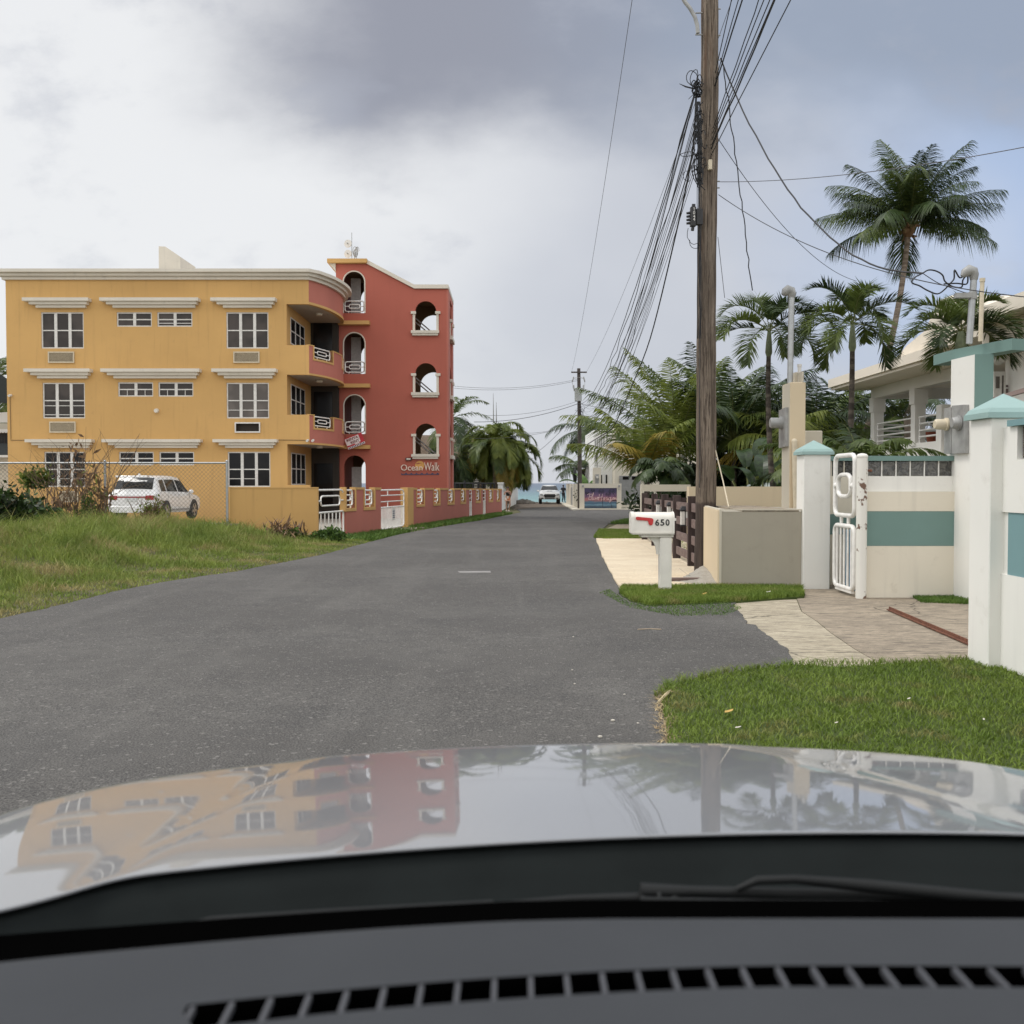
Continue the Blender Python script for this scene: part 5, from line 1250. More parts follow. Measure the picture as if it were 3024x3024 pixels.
# ------------------------------------------------------------------ near utility pole
def polewood():
    m = NT('pole_wood'); g = m.n('ShaderNodeSeparateXYZ'); m.l(m.tc.outputs['Object'], g.inputs[0])
    a = m.noise(1, 6, scale3=(9, 9, .5), rough=.72); b = m.noise(1, 5, scale3=(34, 34, 1.1), rough=.75)
    c = m.mix(m.sm(a, .35, .66), (.105, .082, .064), (.29, .235, .185)); c = m.mix(m.sm(b, .52, .60, 0, .9), c, (.04, .030, .024)); c = m.mix(m.sm(m.noise(1, 5, scale3=(60, 60, 1.6), rough=.8), .50, .62, 0, .6), c, (.05, .038, .03))
    c = m.mix(m.sm(m.noise(1, 4, scale3=(3, 3, .35)), .55, .7, 0, .5), c, (.20, .095, .05))
    e = m.n('ShaderNodeMath', operation='ADD'); m.l(g.outputs[2], e.inputs[0]); w = m.n('ShaderNodeMath', operation='MULTIPLY'); m.l(b, w.inputs[0]); w.inputs[1].default_value = .22; m.l(w.outputs[0], e.inputs[1])
    c = m.mix(m.sm(e.outputs[0], 1.60, 1.54, 0, .75), c, (.045, .034, .032)); m.bump(m.mix(.5, a, b), 1, .05); return m.done(c, .9, spec=.2)
M_POLE = polewood(); M_CABLE = plain('cable_black', (.016, .017, .02), .6); M_CABLEG = plain('cable_grey', (.10, .10, .11), .6)
PX, PY = 3.655, 19.4
up = empty('utility_pole', 'large weathered wooden utility pole with tangled cables and a black terminal box', 'utility pole', (PX, PY, gz(PY)-.1))
m = MB(); zs_ = [(-.1+.35*k) for k in range(38)]
m.tube([(PX+.012*math.sin(z*.9)+.004*z, PY, z) for z in zs_], [.196-.0036*z+.004*math.sin(z*5) for z in zs_], 28); shaft = m.build('shaft', M_POLE, up, smooth=60)
ptop = zs_[-1]
m = MB(); m.box(PX-1.2, PX+1.2, PY-.24, PY-.18, ptop-.5, ptop-.36); m.build('crossarm', M_POLE, up)
def pp(px, py, dy=-.25): return at(px, py, PY+dy)
m = MB(); m.tube([pp(2010, -20), pp(2022, 5), pp(2038, 25), pp(2052, 50), pp(2059, 75), pp(2061, 98)], .036, 10); m.build('curved_conduit', M_GREYM, up, smooth=50)
# terminal box TD44
tbp = pp(2045, 640)
tbx = MB(); x0, x1 = xx(2035, PY-.25), xx(2051, PY-.25); za, zb2 = zz(606, PY-.25), zz(676, PY-.25); yq = PY-.30
tbx.bbox(x0, x1, yq, yq+.12, zb2+.05, za-.03, .012); tbx.bbox(x1+.001, xx(2071, PY-.25), yq+.02, yq+.14, zz(663, PY-.25), zz(616, PY-.25), .015)
for k in range(4): z = zz(628+k*10, PY-.25); tbx.tube([(x0+.01, yq+.06, z), (x0-.07, yq+.06, z-.01)], [.03, .02], 8)
tbx.box(x0+.03, x0+.09, yq+.03, yq+.08, za-.03, za+.02); tbx.tube([((x0+x1)/2, yq+.06, zb2+.05), ((x0+x1)/2-.01, yq+.06, zb2-.03)], .03, 8); tb_ = tbx.build('terminal_box', M_BLACK, up)
m = MB()
for ch, py in zip('TD44', (620, 630.5, 641, 649.5)): put_text(m, ch, ((x0+x1)/2+.01, yq-.004, zz(py, PY-.25)), .035, .052, extr=.002, off=.02)
m.build('lettering', M_FRAME, tb_)
m = MB(); m.bbox(xx(2088, PY-.28), xx(2099, PY-.28), PY-.27, PY-.19, zz(499, PY-.28), zz(470, PY-.28), .008); m.build('junction_box', M_PVC, up)
# bolts and step
m = MB()
for py, sx in ((30, 1), (108, 1), (180, 1), (538, 1), (557, 1), (42, -1), (106, -1)):
    z = zz(py, PY); m.tube([(PX+sx*.10, PY-.05, z), (PX+sx*.235, PY-.05, z)], .013, 6)
m.build('bolts', M_GREYM, up)
# cables running down the pole
def wob(p, q, n, a, seed): r_ = random.Random(seed); return [Vector(p)+(Vector(q)-Vector(p))*(k/n)+(Vector((r_.uniform(-a, a), r_.uniform(-a, a)*.5, r_.uniform(-a, a))) if 0 < k < n else Vector()) for k in range(n+1)]
m = MB()
for k in range(6):
    x = 2060+k*2.2; m.tube(wob(pp(x, 300+20*k), pp(x+rnd.uniform(-2, 2), 1000, -.22), 14, .012, k), .006, 5)
m.tube(wob(pp(2068, 480), pp(2066, 1440, -.24), 16, .008, 44), .008, 5)
m.build('pole_cables', M_CABLE, up)
# tangles
m = MB(); r_ = random.Random(4)
def loop(c, a, b, tilt, rr=.008, t0=0, t1=360):
    ct, st = math.cos(tilt), math.sin(tilt); P_ = []
    for g in range(t0, t1+1, 24):
        u_, v_ = a*math.cos(R(g)), b*math.sin(R(g)); P_.append(Vector(c)+Vector((u_*ct-v_*st, r_.uniform(-.03, .03), u_*st+v_*ct)))
    m.tube(P_, rr, 5)
loop(pp(2044, 232), .10, .14, .3); loop(pp(2050, 230), .07, .15, -.2); loop(pp(2066, 235), .05, .09, .1)
m.tube([pp(2006, 247), pp(2025, 256), pp(2050, 262), pp(2062, 262)], [.004, .014, .014, .012], 6); m.tube([pp(2033, 293), pp(2046, 280), pp(2056, 277)], .006, 5)
for k in range(16): loop(pp(2058+r_.uniform(-8, 12), 255+r_.uniform(-15, 30)), r_.uniform(.02, .06), r_.uniform(.03, .08), r_.uniform(-1, 1), .010)
for k in range(46): loop(pp(2062+r_.uniform(-10, 14), 330+r_.uniform(0, 200)), r_.uniform(.02, .06), r_.uniform(.05, .22), r_.uniform(-.4, .4), .009, r_.randrange(0, 180), r_.randrange(200, 360))
for k in range(10): m.tube(wob(pp(2058+r_.uniform(-6, 10), 300), pp(2064+r_.uniform(-6, 14), 545), 8, .04, 100+k), .011, 5)
loop(pp(2030, 455), .13, .04, .1, .007); loop(pp(2030, 520), .08, .10, .2, .006, 60, 300); loop(pp(2050, 690), .13, .20, 0, .006, 150, 330); loop(pp(2052, 715), .10, .12, .2, .006, 150, 360)
m.build('cable_tangle', M_CABLE, up)
m = MB(); m.tube([pp(2113, 1330, -.1), pp(2135, 1420, -.4), pp(2152, 1497, -.9)], .012, 6); m.build('guy_strap', M_PVC, up)
# ------------------------------------------------------------------ far pole
fp = gp(1711.5, 1505.5); FPX, FPY = fp.x, fp.y
up2 = empty('utility_pole', 'distant dark wooden utility pole with a grey transformer beside the mural wall', 'utility pole', fp)
M_POLE2 = plain('dark_pole_wood', (.075, .062, .055), .9, var=.2, vs=5)
fz = lambda py: zz(py, FPY); fx = lambda px: xx(px, FPY)
m = MB(); m.tube([(fx(1712.5), FPY, fp.z-.1), (fx(1711.5), FPY, fz(1300)), (fx(1708.5), FPY, fz(1088))], [.17, .15, .12], 12); m.build('shaft', M_POLE2, up2, smooth=50)
m = MB(); m.box(fx(1686), fx(1732), FPY-.2, FPY-.12, fz(1102), fz(1098)); m.build('crossarm', M_POLE2, up2)
m = MB(); c = (fx(1706), FPY-.4); m.lathe([(.02, fz(1186)), (.24, fz(1186)), (.26, fz(1184)), (.26, fz(1152)), (.28, fz(1151)), (.28, fz(1148)), (.02, fz(1146))], 18, Matrix.Translation((c[0], c[1], 0)))
m.build('transformer', plain('transformer_grey', (.50, .52, .52), .4), up2, smooth=40)
m = MB()
for s, px in ((-1, 1693), (1, 1722)):
    m.tube([(fx(1708), FPY-.1, fz(1115)), (fx(px), FPY-.2, fz(1118))], .02, 5); m.tube([(fx(px), FPY-.2, fz(1114)), (fx(px+s*4), FPY-.25, fz(1128))], .05, 6)
    m.tube([(fx(px), FPY-.2, fz(1138)), (fx(px-s*2), FPY-.25, fz(1156))], .05, 6); m.tube([(fx(px+s*4), FPY-.25, fz(1128)), (fx(px+s*2), FPY-.4, fz(1150)), (fx(1707), FPY-.4, fz(1146))], .014, 4)
m.build('insulators', M_GREYM, up2)
m = MB()
for k in range(10):
    y0 = rnd.choice((1195, 1200, 1250, 1262, 1210)); m.tube([(fx(1712), FPY-.15, fz(y0)), (fx(1716+rnd.uniform(-22, 16)), FPY-.3, fz(y0+rnd.uniform(0, 14))), (fx(1714+rnd.uniform(-3, 9)), FPY-.3, fz(y0+rnd.uniform(14, 40)))], .013, 4)
m.build('cable_tangle', M_CABLE, up2)
# ------------------------------------------------------------------ overhead cables
def cable(p0, p1, sag, r, label, group, mat=M_CABLE, n=28, wav=0, name='overhead_cable', seed=0):
    p0, p1 = Vector(p0), Vector(p1); r_ = random.Random(seed)
    pts = []
    for k in range(n+1):
        t = k/n; p = p0+(p1-p0)*t; p.z -= sag*4*t*(1-t)
        if wav and 0 < k < n: p += Vector((r_.uniform(-wav, wav), 0, r_.uniform(-wav, wav)))
        pts.append(p)
    m = MB(); m.tube(pts, r, 5); o = m.build(name, mat, smooth=60); setloc(o, p0); tag(o, label, 'cable', group); return o
G1 = 'cables sagging from the near pole to the far pole'
LB1 = 'black cable sagging in the bundle from the near pole down to the far pole'
for k in range(15):
    y0 = 262+k*18 if k > 3 else 258+k*4
    a = pp(2056-k*.4, y0, .0); zf = fz(1192+(k % 6)*15); b = Vector((FPX-.1+.02*k, FPY-.25, zf))
    cable(a, b, 1.6+.13*(k % 5)+.1*rnd.random()+(.6 if k in (2, 9) else 0), .012 if k in (0, 1, 2, 6, 10) else .006, (LB1 if k not in (0, 1, 2, 6, 10) else 'thicker black cable in the bundle sagging from the near pole to the far pole'), G1, wav=.035 if k in (1, 6, 10) else .008, seed=k)
for k, (xo, za, lb) in enumerate(((-1.15, 1100, 'high thin wire from the near pole crossarm to the left end of the far crossarm'), (1.1, 1100, 'high thin wire right of the near pole to the right far crossarm end'))):
    cable((PX+xo, PY-.2, ptop-.3), (fx(1687 if k == 0 else 1730), FPY-.16, fz(za)), .8, .007, lb, None, M_CABLEG, name='power_line')
G2 = 'cables running over the street behind the camera'
for k, (px, py0, xt) in enumerate(((2118, 175, 1380), (2120, 190, 1394), (2116, 210, 1400), (2112, 330, 1431), (2110, 345, 1441), (2108, 365, 1452), (2106, 380, 1460), (2106, 392, 1461), (2104, 410, 1491))):
    a = pp(px-10, py0+60, .0); tx = xt*1.5652; zc_ = a.z+.35; Yt = (zc_-H)/(.4723-.028); p = at(tx, 0, Yt)
    d = (p-a); b = a+d*(42/abs(d.y)); b.z = a.z+.9
    # straight through the top of the frame: choose the far end so the line passes point p
    t = (p.y-a.y)/(b.y-a.y); b.z = a.z+(p.z-a.z)/t*1.0
    cable(a, b, 0.0, .013 if k in (2, 7) else .0085, ('black cable running from the near pole up over the camera' if k not in (2, 7) else 'thicker black cable running from the near pole up over the camera'), G2, n=60, wav=.012 if k % 2 else .004, seed=50+k)
def to(p, q, sag, r, label, mat=M_CABLE, **k): return cable(p, q, sag, r, label, None, mat, **k)
WH = at(2724, 814, 14.75)
to(pp(2128, 172, .1), at(2725, 807, 14.9), 1.05, .014, 'thick twisted service cable from the near pole to the teal pillar mast', wav=.012, seed=3)
to(pp(2137, 195, .1), at(2222, 858, 19.4), -.0, .011, 'black service cable dropping from the near pole to the beige pillar mast', wav=.02, seed=4)
to(pp(2122, 575, .1), at(3060, 880, 12), .35, .007, 'thin wire from the near pole past the tall coconut palm to the right')
to(pp(2125, 537, .1), at(3100, 420, 12), .12, .006, 'thin wire rising from the near pole to the right edge', M_CABLEG)
to(pp(2118, 405, .1), at(2530, 830, 30), .5, .007, 'thin wire from the near pole down to the middle feather palm')
to(pp(2120, 700, .1), pp(2140, 880, .1), 0, .006, 'loose grey wire end hanging beside the near pole', M_CABLEG)
# drip loops at the teal pillar mast
def pxp(l, Yv): return [at(x*.3747+2300, y*.3747+700, Yv) for x, y in l]
def smooth(pts, n=5):
    out = []; m_ = len(pts)-1
    for i in range(m_):
        p = [Vector(pts[max(0, min(m_, i+q))]) for q in (-1, 0, 1, 2)]
        for k in range(n):
            f = k/n; out.append(.5*((2*p[1])+(-p[0]+p[2])*f+(2*p[0]-5*p[1]+4*p[2]-p[3])*f*f+(-p[0]+3*p[1]-3*p[2]+p[3])*f**3))
    return out+[Vector(pts[-1])]
for i, l in enumerate(([(1135, 285), (1180, 260), (1240, 268), (1290, 300), (1310, 350), (1370, 390), (1440, 395), (1450, 340), (1480, 300)], [(1135, 285), (1070, 320), (1050, 360), (1110, 385), (1170, 420), (1250, 448), (1310, 410), (1340, 375), (1380, 330), (1385, 260), (1425, 320), (1470, 300)], [(1140, 290), (1250, 360), (1330, 390), (1440, 430), (1480, 440)], [(1300, 370), (1400, 365), (1480, 370), (1490, 310)])):
    m = MB(); m.tube(smooth(pxp(l, 14.8)), .011 if i != 2 else .006, 6); o = m.build('service_loop', M_CABLE, smooth=60); setloc(o, pxp(l[:1], 14.8)[0]); tag(o, 'black drip loop cable hanging before the teal pillar weather head', 'cable', 'drip loops before the weather head')
for i, (yy, xe, ye, lab) in enumerate(((1120, 1340, 1140, 'upper faint wire from the far pole to the left behind the coral tower'), (1124, 1340, 1146, 'second faint wire from the far pole to the left behind the coral tower'), (1184, 1420, 1226, 'faint wire from the transformer to the clustered palms'), (1192, 1400, 1246, 'double service cable from the far pole to the clustered palms'), (1246, 1500, 1276, 'low wire from the far pole towards the clustered palms'), (1252, 1385, 1294, 'lowest wire from the far pole across the clustered palms'))):
    cable((FPX-.1, FPY-.15, fz(yy)), at(xe, ye, 70), .35, .011 if i != 3 else .02, lab, None, M_CABLEG)
cable((FPX-.1, FPY-.15, fz(1208)), at(1576, 1342, 80), .3, .014, 'guy wire falling from the far pole towards the sea side palms', None, M_CABLEG)
cable((FPX+.1, FPY-.15, fz(1192)), at(1830, 1208, 66), .1, .014, 'upper wire from the far pole to the white house on the right', None)
cable((FPX+.1, FPY-.15, fz(1256)), at(1795, 1275, 72), .1, .016, 'lower wire from the far pole to the white house on the right', None)
m = MB(); m.tube(smooth([at(1735, 1312, 40), at(1770, 1290, 38), at(1810, 1262, 36), at(1840, 1200, 34), at(1870, 1130, 32), at(1920, 1000, 29), at(1980, 760, 25), at(2040, 480, 20.5), pp(2056, 280)]), .017, 6)
o = m.build('overhead_cable', M_CABLE, smooth=60); setloc(o, at(1735, 1312, 40)); tag(o, 'thickest black cable with a deep low belly before the white house', 'cable')
# ------------------------------------------------------------------ palms and plants
M_PALM = leafmat('palm_leaf', (.044, .072, .018), (.105, .14, .032), .9, .32, .42, fine=2.5)
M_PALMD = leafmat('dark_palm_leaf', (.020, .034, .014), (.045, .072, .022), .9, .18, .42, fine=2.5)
M_PALML = leafmat('light_palm_leaf', (.095, .135, .024), (.19, .22, .045), .9, .42, .45, fine=2.5)
M_PALMY = leafmat('yellow_palm_leaf', (.17, .15, .02), (.30, .22, .04), 1.2, .3, .5)
M_PALMB = leafmat('dry_palm_leaf', (.20, .13, .08), (.30, .20, .13), 1.2, .2, .7)
M_RACH = plain('leaf_stalk', (.12, .13, .035), .6, var=.2); M_RACHY = plain('yellow_stalk', (.28, .20, .05), .6, var=.2)
def trunkmat(name, a, b, ring=9):
    m = NT(name); c = m.mix(m.sm(m.noise(1, 4, scale3=(2, 2, ring)), .38, .62), a, b); c = m.mix(m.sm(m.noise(5, 5), .5, .7, 0, .5), c, tuple(x*.5 for x in a)); m.bump(m.noise(1, 4, scale3=(1.5, 1.5, ring)), .8, .02); return m.done(c, .9, spec=.2)
M_TRK = trunkmat('palm_trunk', (.16, .125, .10), (.27, .22, .18)); M_TRKD = trunkmat('dark_palm_trunk', (.05, .042, .036), (.13, .11, .09), 7); M_SHAFT = plain('crown_shaft', (.17, .20, .11), .5, var=.15); M_FIBRE = trunkmat('palm_fibre', (.13, .075, .04), (.24, .15, .09), 4)
class Crown:
    """collects leaflets (quads+tris) with a material index per face"""
    def __init__(s): s.V = []; s.F4 = []; s.F3 = []; s.m4 = []; s.m3 = []; s.n = 0
    def strip(s, base, d, side, L, w, droop, mi):
        # a leaflet: base, mid, tip
        p1 = base+d*(L*.5)+Vector((0, 0, -droop*L*.14)); p2 = base+d*L+Vector((0, 0, -droop*L*.55))
        sw = side*w
        s.V += [base-sw*.35, base+sw*.35, p1+sw*.5, p1-sw*.5, p2]
        k = s.n; s.F4.append((k, k+1, k+2, k+3)); s.F3.append((k+3, k+2, k+4)); s.m4.append(mi); s.m3.append(mi); s.n += 5
    def rod(s, pts, r0, r1, mi):
        k0 = s.n; m = len(pts)
        for i, p in enumerate(pts):
            r = r0+(r1-r0)*i/(m-1); t = (pts[min(m-1, i+1)]-pts[max(0, i-1)]).normalized(); a = t.orthogonal().normalized(); b = t.cross(a)
            for g in range(4): s.V.append(p+a*(r*math.cos(g*1.5708))+b*(r*math.sin(g*1.5708)))
            s.n += 4
        for i in range(m-1):
            for g in range(4): h = (g+1) % 4; s.F4.append((k0+i*4+g, k0+i*4+h, k0+i*4+4+h, k0+i*4+4+g)); s.m4.append(mi)
    def frond(s, org, az, el, L, r_, bend=1.0, n=38, ll=.8, lw=.045, vee=.35, droop=.6, mi=0, ri=3, twist=0, naked=.14, fwd=.75):
        steps = 14; p = Vector(org); pts = [p.copy()]; dirs = []
        e = el; a = az
        for k in range(steps):
            d = Vector((math.cos(e)*math.sin(a), math.cos(e)*math.cos(a), math.sin(e))); dirs.append(d)
            p = p+d*(L/steps); pts.append(p.copy()); f = (k+1)/steps
            e -= bend*(.35+1.3*f)/steps*1.25; a += twist/steps
            e = max(e, -1.5)
        dirs.append(dirs[-1])
        s.rod(pts[::2] if len(pts) % 2 else pts, .028*L/3.5, .004, ri)
        for k in range(n):
            f = naked+(1-naked)*(k+.5)/n; x = f*steps; i = min(int(x), steps-1); q = pts[i]+(pts[i+1]-pts[i])*(x-i); d = dirs[i]+(dirs[i+1]-dirs[i])*(x-i)
            sd = d.cross(Vector((0, 0, 1)));
            if sd.length < .05: sd = Vector((math.cos(az), -math.sin(az), 0))
            sd.normalize(); up = sd.cross(d).normalized()
            prof = (math.sin(math.pi*min(1, (f-naked)/(1-naked)*.86+.12))**.55)*ll*r_.uniform(.88, 1.1)
            fw = fwd*(.55+.75*f)
            for sg in (-1, 1):
                dd = (sd*sg+d*fw+up*(vee*r_.uniform(.4, 1.5))+Vector((r_.uniform(-.1, .1), r_.uniform(-.1, .1), r_.uniform(-.12, .08)))).normalized()
                wd = dd.cross(up+sd*sg*r_.uniform(-.3, .3)); wd = wd.normalized() if wd.length > .01 else d
                s.strip(q, dd, wd, prof, lw*r_.uniform(.8, 1.15), droop*r_.uniform(.6, 1.4), mi)
    def build(s, name, mats, parent):
        off = parent_loc(parent); V = np.array([tuple(v-off) for v in s.V])
        return fastmesh(name, V, s.F4, s.F3 if s.F3 else None, mats, parent, s.m4+s.m3, smooth=False)
def palm(name, label, base, top, r0, r1, nf, L, elr, bend, trunk_mat, mats, group=None, seed=0, ll=.8, lw=.045, n=38, vee=.35, droop=.6, shaft=0, fibre=False, curve=0, yellow=0, dry=0, azs=None, naked=.14, fwd=.75, Lv=.12, coco=0, below=0):
    r_ = random.Random(seed); base, top = Vector(base), Vector(top); e = empty(name, label, 'palm tree', base, group)
    pts = []
    mid = (base+top)/2+Vector((curve, 0, 0))
    for k in range(19):
        t = k/18; pts.append(base*(1-t)**2+mid*2*t*(1-t)+top*t*t)
    rr = [r0+(r1-r0)*(k/18)+(r0*.35*(1-k/3) if k < 3 else 0) for k in range(19)]
    if (top-base).length > .15:
        m = MB(); m.tube(pts, rr, 12); m.build('trunk', trunk_mat, e, smooth=60)
    o = top.copy(); d = (top-pts[-3]).normalized() if (top-base).length > .15 else Vector((0, 0, 1))
    if shaft:
        m = MB(); m.tube([o-d*.03, o+d*shaft*.12, o+d*shaft*.5, o+d*shaft], [r1*1.0, r1*1.55, r1*1.3, r1*.7], 12); m.build('crown_shaft', M_SHAFT, e, smooth=60); o = o+d*shaft*.95
    if fibre:
        m = MB(); m.tube([o-d*.55, o-d*.3, o, o+d*.25], [r1*1.1, r1*2.3, r1*2.4, r1*.8], 12)
        for k in range(16):
            g = r_.uniform(0, 6.28); q = o+Vector((math.sin(g)*r1*1.9, math.cos(g)*r1*1.9, r_.uniform(-.5, .1))); q2 = q+Vector((math.sin(g)*.3, math.cos(g)*.3, r_.uniform(-.25, .3))); m.tube([q, q2], [.09, .03], 4)
        m.build('leaf_bases', M_FIBRE, e, smooth=30)
    C = Crown()
    for k in range(nf):
        t = k/max(1, nf-1); az = (k*2.39996+r_.uniform(-.25, .25)) if azs is None else azs[k % len(azs)]+r_.uniform(-.15, .15)
        el = elr[1]+(elr[0]-elr[1])*t**.9+r_.uniform(-.12, .12)
        mi = 0
        if r_.random() < .28: mi = 1
        if yellow and t > .55 and r_.random() < yellow: mi = 2
        if dry and t > .8 and r_.random() < dry: mi = 4
        C.frond(o, az, el, L*r_.uniform(1-Lv, 1+Lv)*(.82 if t < .12 else 1), r_, bend*(r_.uniform(.8, 1.2)), n, ll, lw, vee, droop, mi, 3, r_.uniform(-.35, .35), naked, fwd)
    C.build('crown', mats, e)
    if coco:
        m = MB()
        for k in range(coco): g = r_.uniform(0, 6.28); m.ball(o+Vector((math.sin(g)*.25, math.cos(g)*.25, -.2+r_.uniform(-.15, .1))), .11, 5, (1, 1, 1.25))
        m.build('coconuts', M_FIBRE, e, smooth=60)
    return e
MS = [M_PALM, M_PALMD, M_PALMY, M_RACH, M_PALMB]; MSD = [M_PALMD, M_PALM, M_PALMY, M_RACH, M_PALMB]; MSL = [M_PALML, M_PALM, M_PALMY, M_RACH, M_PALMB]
def ground(p): return Vector((p.x, p.y, gz(p.y)))
# tall coconut palm
tpt = at(2684, 668, 50); b = at(2455, 1427, 50); b = Vector((b.x, 50, -.2))
palm('coconut_palm', 'tallest coconut palm with a curving bare trunk and big round crown against the sky', b, tpt, .17, .125, 44, 4.35, (.10, 1.54), .72, M_TRK, MSD, seed=22, ll=1.2, lw=.042, n=84, vee=-.15, droop=1.15, fibre=True, curve=1.3, naked=.14, Lv=.08, fwd=.95)
# feather palms with smooth crown shafts
def feather(px_top, py_top, px_base, Y_, L, label, seed, shaft=.8, r=.10, nf=13, curve=0, mats=MS):
    t = at(px_top, py_top, Y_); b = at(px_base, 1427, Y_); b = Vector((b.x, Y_, gz(Y_)))
    return palm('feather_palm', label, b, t, r, r*.72, nf, L, (.05, 1.45), 1.6, M_TRKD, mats, seed=seed, ll=.62*L/1.9, lw=.038, n=66, vee=.85, droop=.45, shaft=shaft, curve=curve, naked=.2, fwd=.9, yellow=.06, Lv=.08)
feather(2270, 1050, 2302, 32, 2.15, 'feather palm with a ringed trunk left of the beige pillar mast', 31, nf=13, curve=-.25)
feather(2517, 1035, 2487, 30, 2.05, 'slim feather palm with a pale green crown shaft before the veranda', 32, nf=14, curve=.15)
feather(2838, 1035, 2838, 27, 1.85, 'feather palm whose crown spreads behind the top of the T shaped pillar', 33, shaft=.5, r=.14, nf=15)
# young coconut palms behind the board fence
def young(px, py, Y_, L, label, seed, nf=20, el=(.15, 1.4), bend=.75, yellow=.1, mats=MS, px2=None, r=.14, ll=1.15, n=64, dry=0, azs=None):
    t = at(px, py, Y_); b = Vector((at(px2 or px, 1427, Y_).x, Y_, gz(Y_)))
    return palm('coconut_palm', label, b, t, r, r*.8, nf, L, el, bend, M_TRKD, mats, seed=seed, ll=ll*1.05, lw=.075, n=int(n*.78), vee=.0, droop=1.05, naked=.12, yellow=yellow, dry=dry, azs=azs, fibre=False)
young(1912, 1400, 44, 3.9, 'leaning young coconut palm with yellowing and sunlit toned fronds nearest the white house', 41, 13, (.6, 1.4), .7, .3, MSL, 1908)  # part of the yellow share paints a sunlit tone into the fronds
young(1990, 1340, 47, 5.3, 'bushy young coconut palm with upright fronds left of the utility pole', 42, 16, (.55, 1.5), .55, .15, MSL, 1995)
young(2065, 1310, 50, 5.2, 'young coconut palm rising just behind the utility pole', 43, 16, (.5, 1.5), .6, .1, MS, 2075)
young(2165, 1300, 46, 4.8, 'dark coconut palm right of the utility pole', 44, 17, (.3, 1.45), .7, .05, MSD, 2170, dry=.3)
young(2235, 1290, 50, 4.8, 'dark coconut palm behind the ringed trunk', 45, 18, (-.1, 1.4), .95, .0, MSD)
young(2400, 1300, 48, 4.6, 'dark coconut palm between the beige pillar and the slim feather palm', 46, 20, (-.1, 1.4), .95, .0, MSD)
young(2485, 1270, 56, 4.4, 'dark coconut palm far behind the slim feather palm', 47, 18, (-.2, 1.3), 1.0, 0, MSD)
young(2660, 1235, 56, 4.6, 'coconut palm seen through the open veranda', 48, 18, (-.2, 1.35), 1.0, 0, MSD)
young(2330, 1330, 44, 3.4, 'low light green palm behind the beige pillar', 49, 14, (.0, 1.3), 1.0, .2, MSL)
young(1952, 1395, 37, 1.35, 'small dark palm growing over the garden wall frame', 50, 18, (.0, 1.35), 1.5, 0, MSD, 1950, .05, .42, 40)
young(2540, 1400, 27, 2.3, 'low feathery palm bush below the veranda', 51, 20, (-.2, 1.3), 1.1, .0, MS, None, .06, .5, 40)
young(2600, 1450, 25, 1.6, 'small arching palm bush behind the glass block wall', 52, 13, (-.2, 1.2), 1.3, .0, MSD, None, .06, .45, 36)
young(2450, 1430, 28, 2.4, 'palm bush between the gate post and the slim feather palm', 53, 20, (-.1, 1.3), 1.1, .0, MS, None, .06, .5, 40)
young(1722, 1390, 92, 3.3, 'coconut palm leaning behind the distant pole', 54, 9, (.25, 1.0), 1.0, .0, MSD, 1735)
young(1735, 1270, 98, 4.2, 'narrow palm at the left edge of the white house', 55, 12, (-.6, .9), 1.2, .0, MSD, 1740)
# traveller palm / banana paddles in the dark garden
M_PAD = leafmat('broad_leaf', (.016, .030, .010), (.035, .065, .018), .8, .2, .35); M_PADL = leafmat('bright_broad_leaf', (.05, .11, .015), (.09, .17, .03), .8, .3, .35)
def paddle_plant(label, base, specs, mat, seed=1):
    if seed < 7: specs = [(a, b, c, d*.72, w*.72) for a, b, c, d, w in specs]
    e = empty('banana_plant', label, 'plant', base); r_ = random.Random(seed); C = Crown()
    for az, el, stalk, L, W in specs:
        d = Vector((math.cos(el)*math.sin(az), math.cos(el)*math.cos(az), math.sin(el))); p = Vector(base); q = p+d*stalk; C.rod([p, p+d*stalk*.5, q], .05, .03, 1)
        sd = Vector((math.cos(az+r_.uniform(-.9, .9)), -math.sin(az), r_.uniform(-.2, .2))).normalized(); e2 = el; N_ = 14; prev = None
        for k in range(N_+1):
            f = k/N_; w = W*math.sin(math.pi*(f*.93+.05))**.6; dd = Vector((math.cos(e2)*math.sin(az), math.cos(e2)*math.cos(az), math.sin(e2))); up = sd.cross(dd)
            row = [q-sd*w+up*w*.25+dd*r_.uniform(-.03, .03), q, q+sd*w+up*w*.25]
            C.V += row; k0 = C.n; C.n += 3
            if prev is not None:
                for j in (0, 1): C.F4.append((prev+j, prev+j+1, k0+j+1, k0+j)); C.m4.append(0)
            prev = k0; q = q+dd*(L/N_); e2 -= .11
    C.build('leaves', [mat, M_RACH], e); return e
bb = at(2250, 1430, 36); specs = [(-1.2, 1.0, 1.2, 1.9, .42), (-.5, 1.25, 1.6, 2.0, .45), (.3, 1.35, 1.9, 2.1, .45), (1.0, 1.1, 1.4, 2.0, .42), (1.6, .8, 1.1, 1.8, .4), (-1.8, .7, 1.0, 1.7, .38), (2.6, 1.1, 1.3, 1.9, .42), (-2.6, 1.0, 1.3, 1.9, .42), (0, .9, 1.0, 1.6, .4)]
paddle_plant('dark broad leaved plant in the shaded garden right of the utility pole', Vector((bb.x, 36, 0)), specs, M_PAD, 5)
bb = at(2215, 1430, 40); paddle_plant('second dark broad leaved plant deeper in the shaded garden', Vector((bb.x, 40, .4)), [(a+.5, b, c+.4, d, w) for a, b, c, d, w in specs], M_PAD, 6)
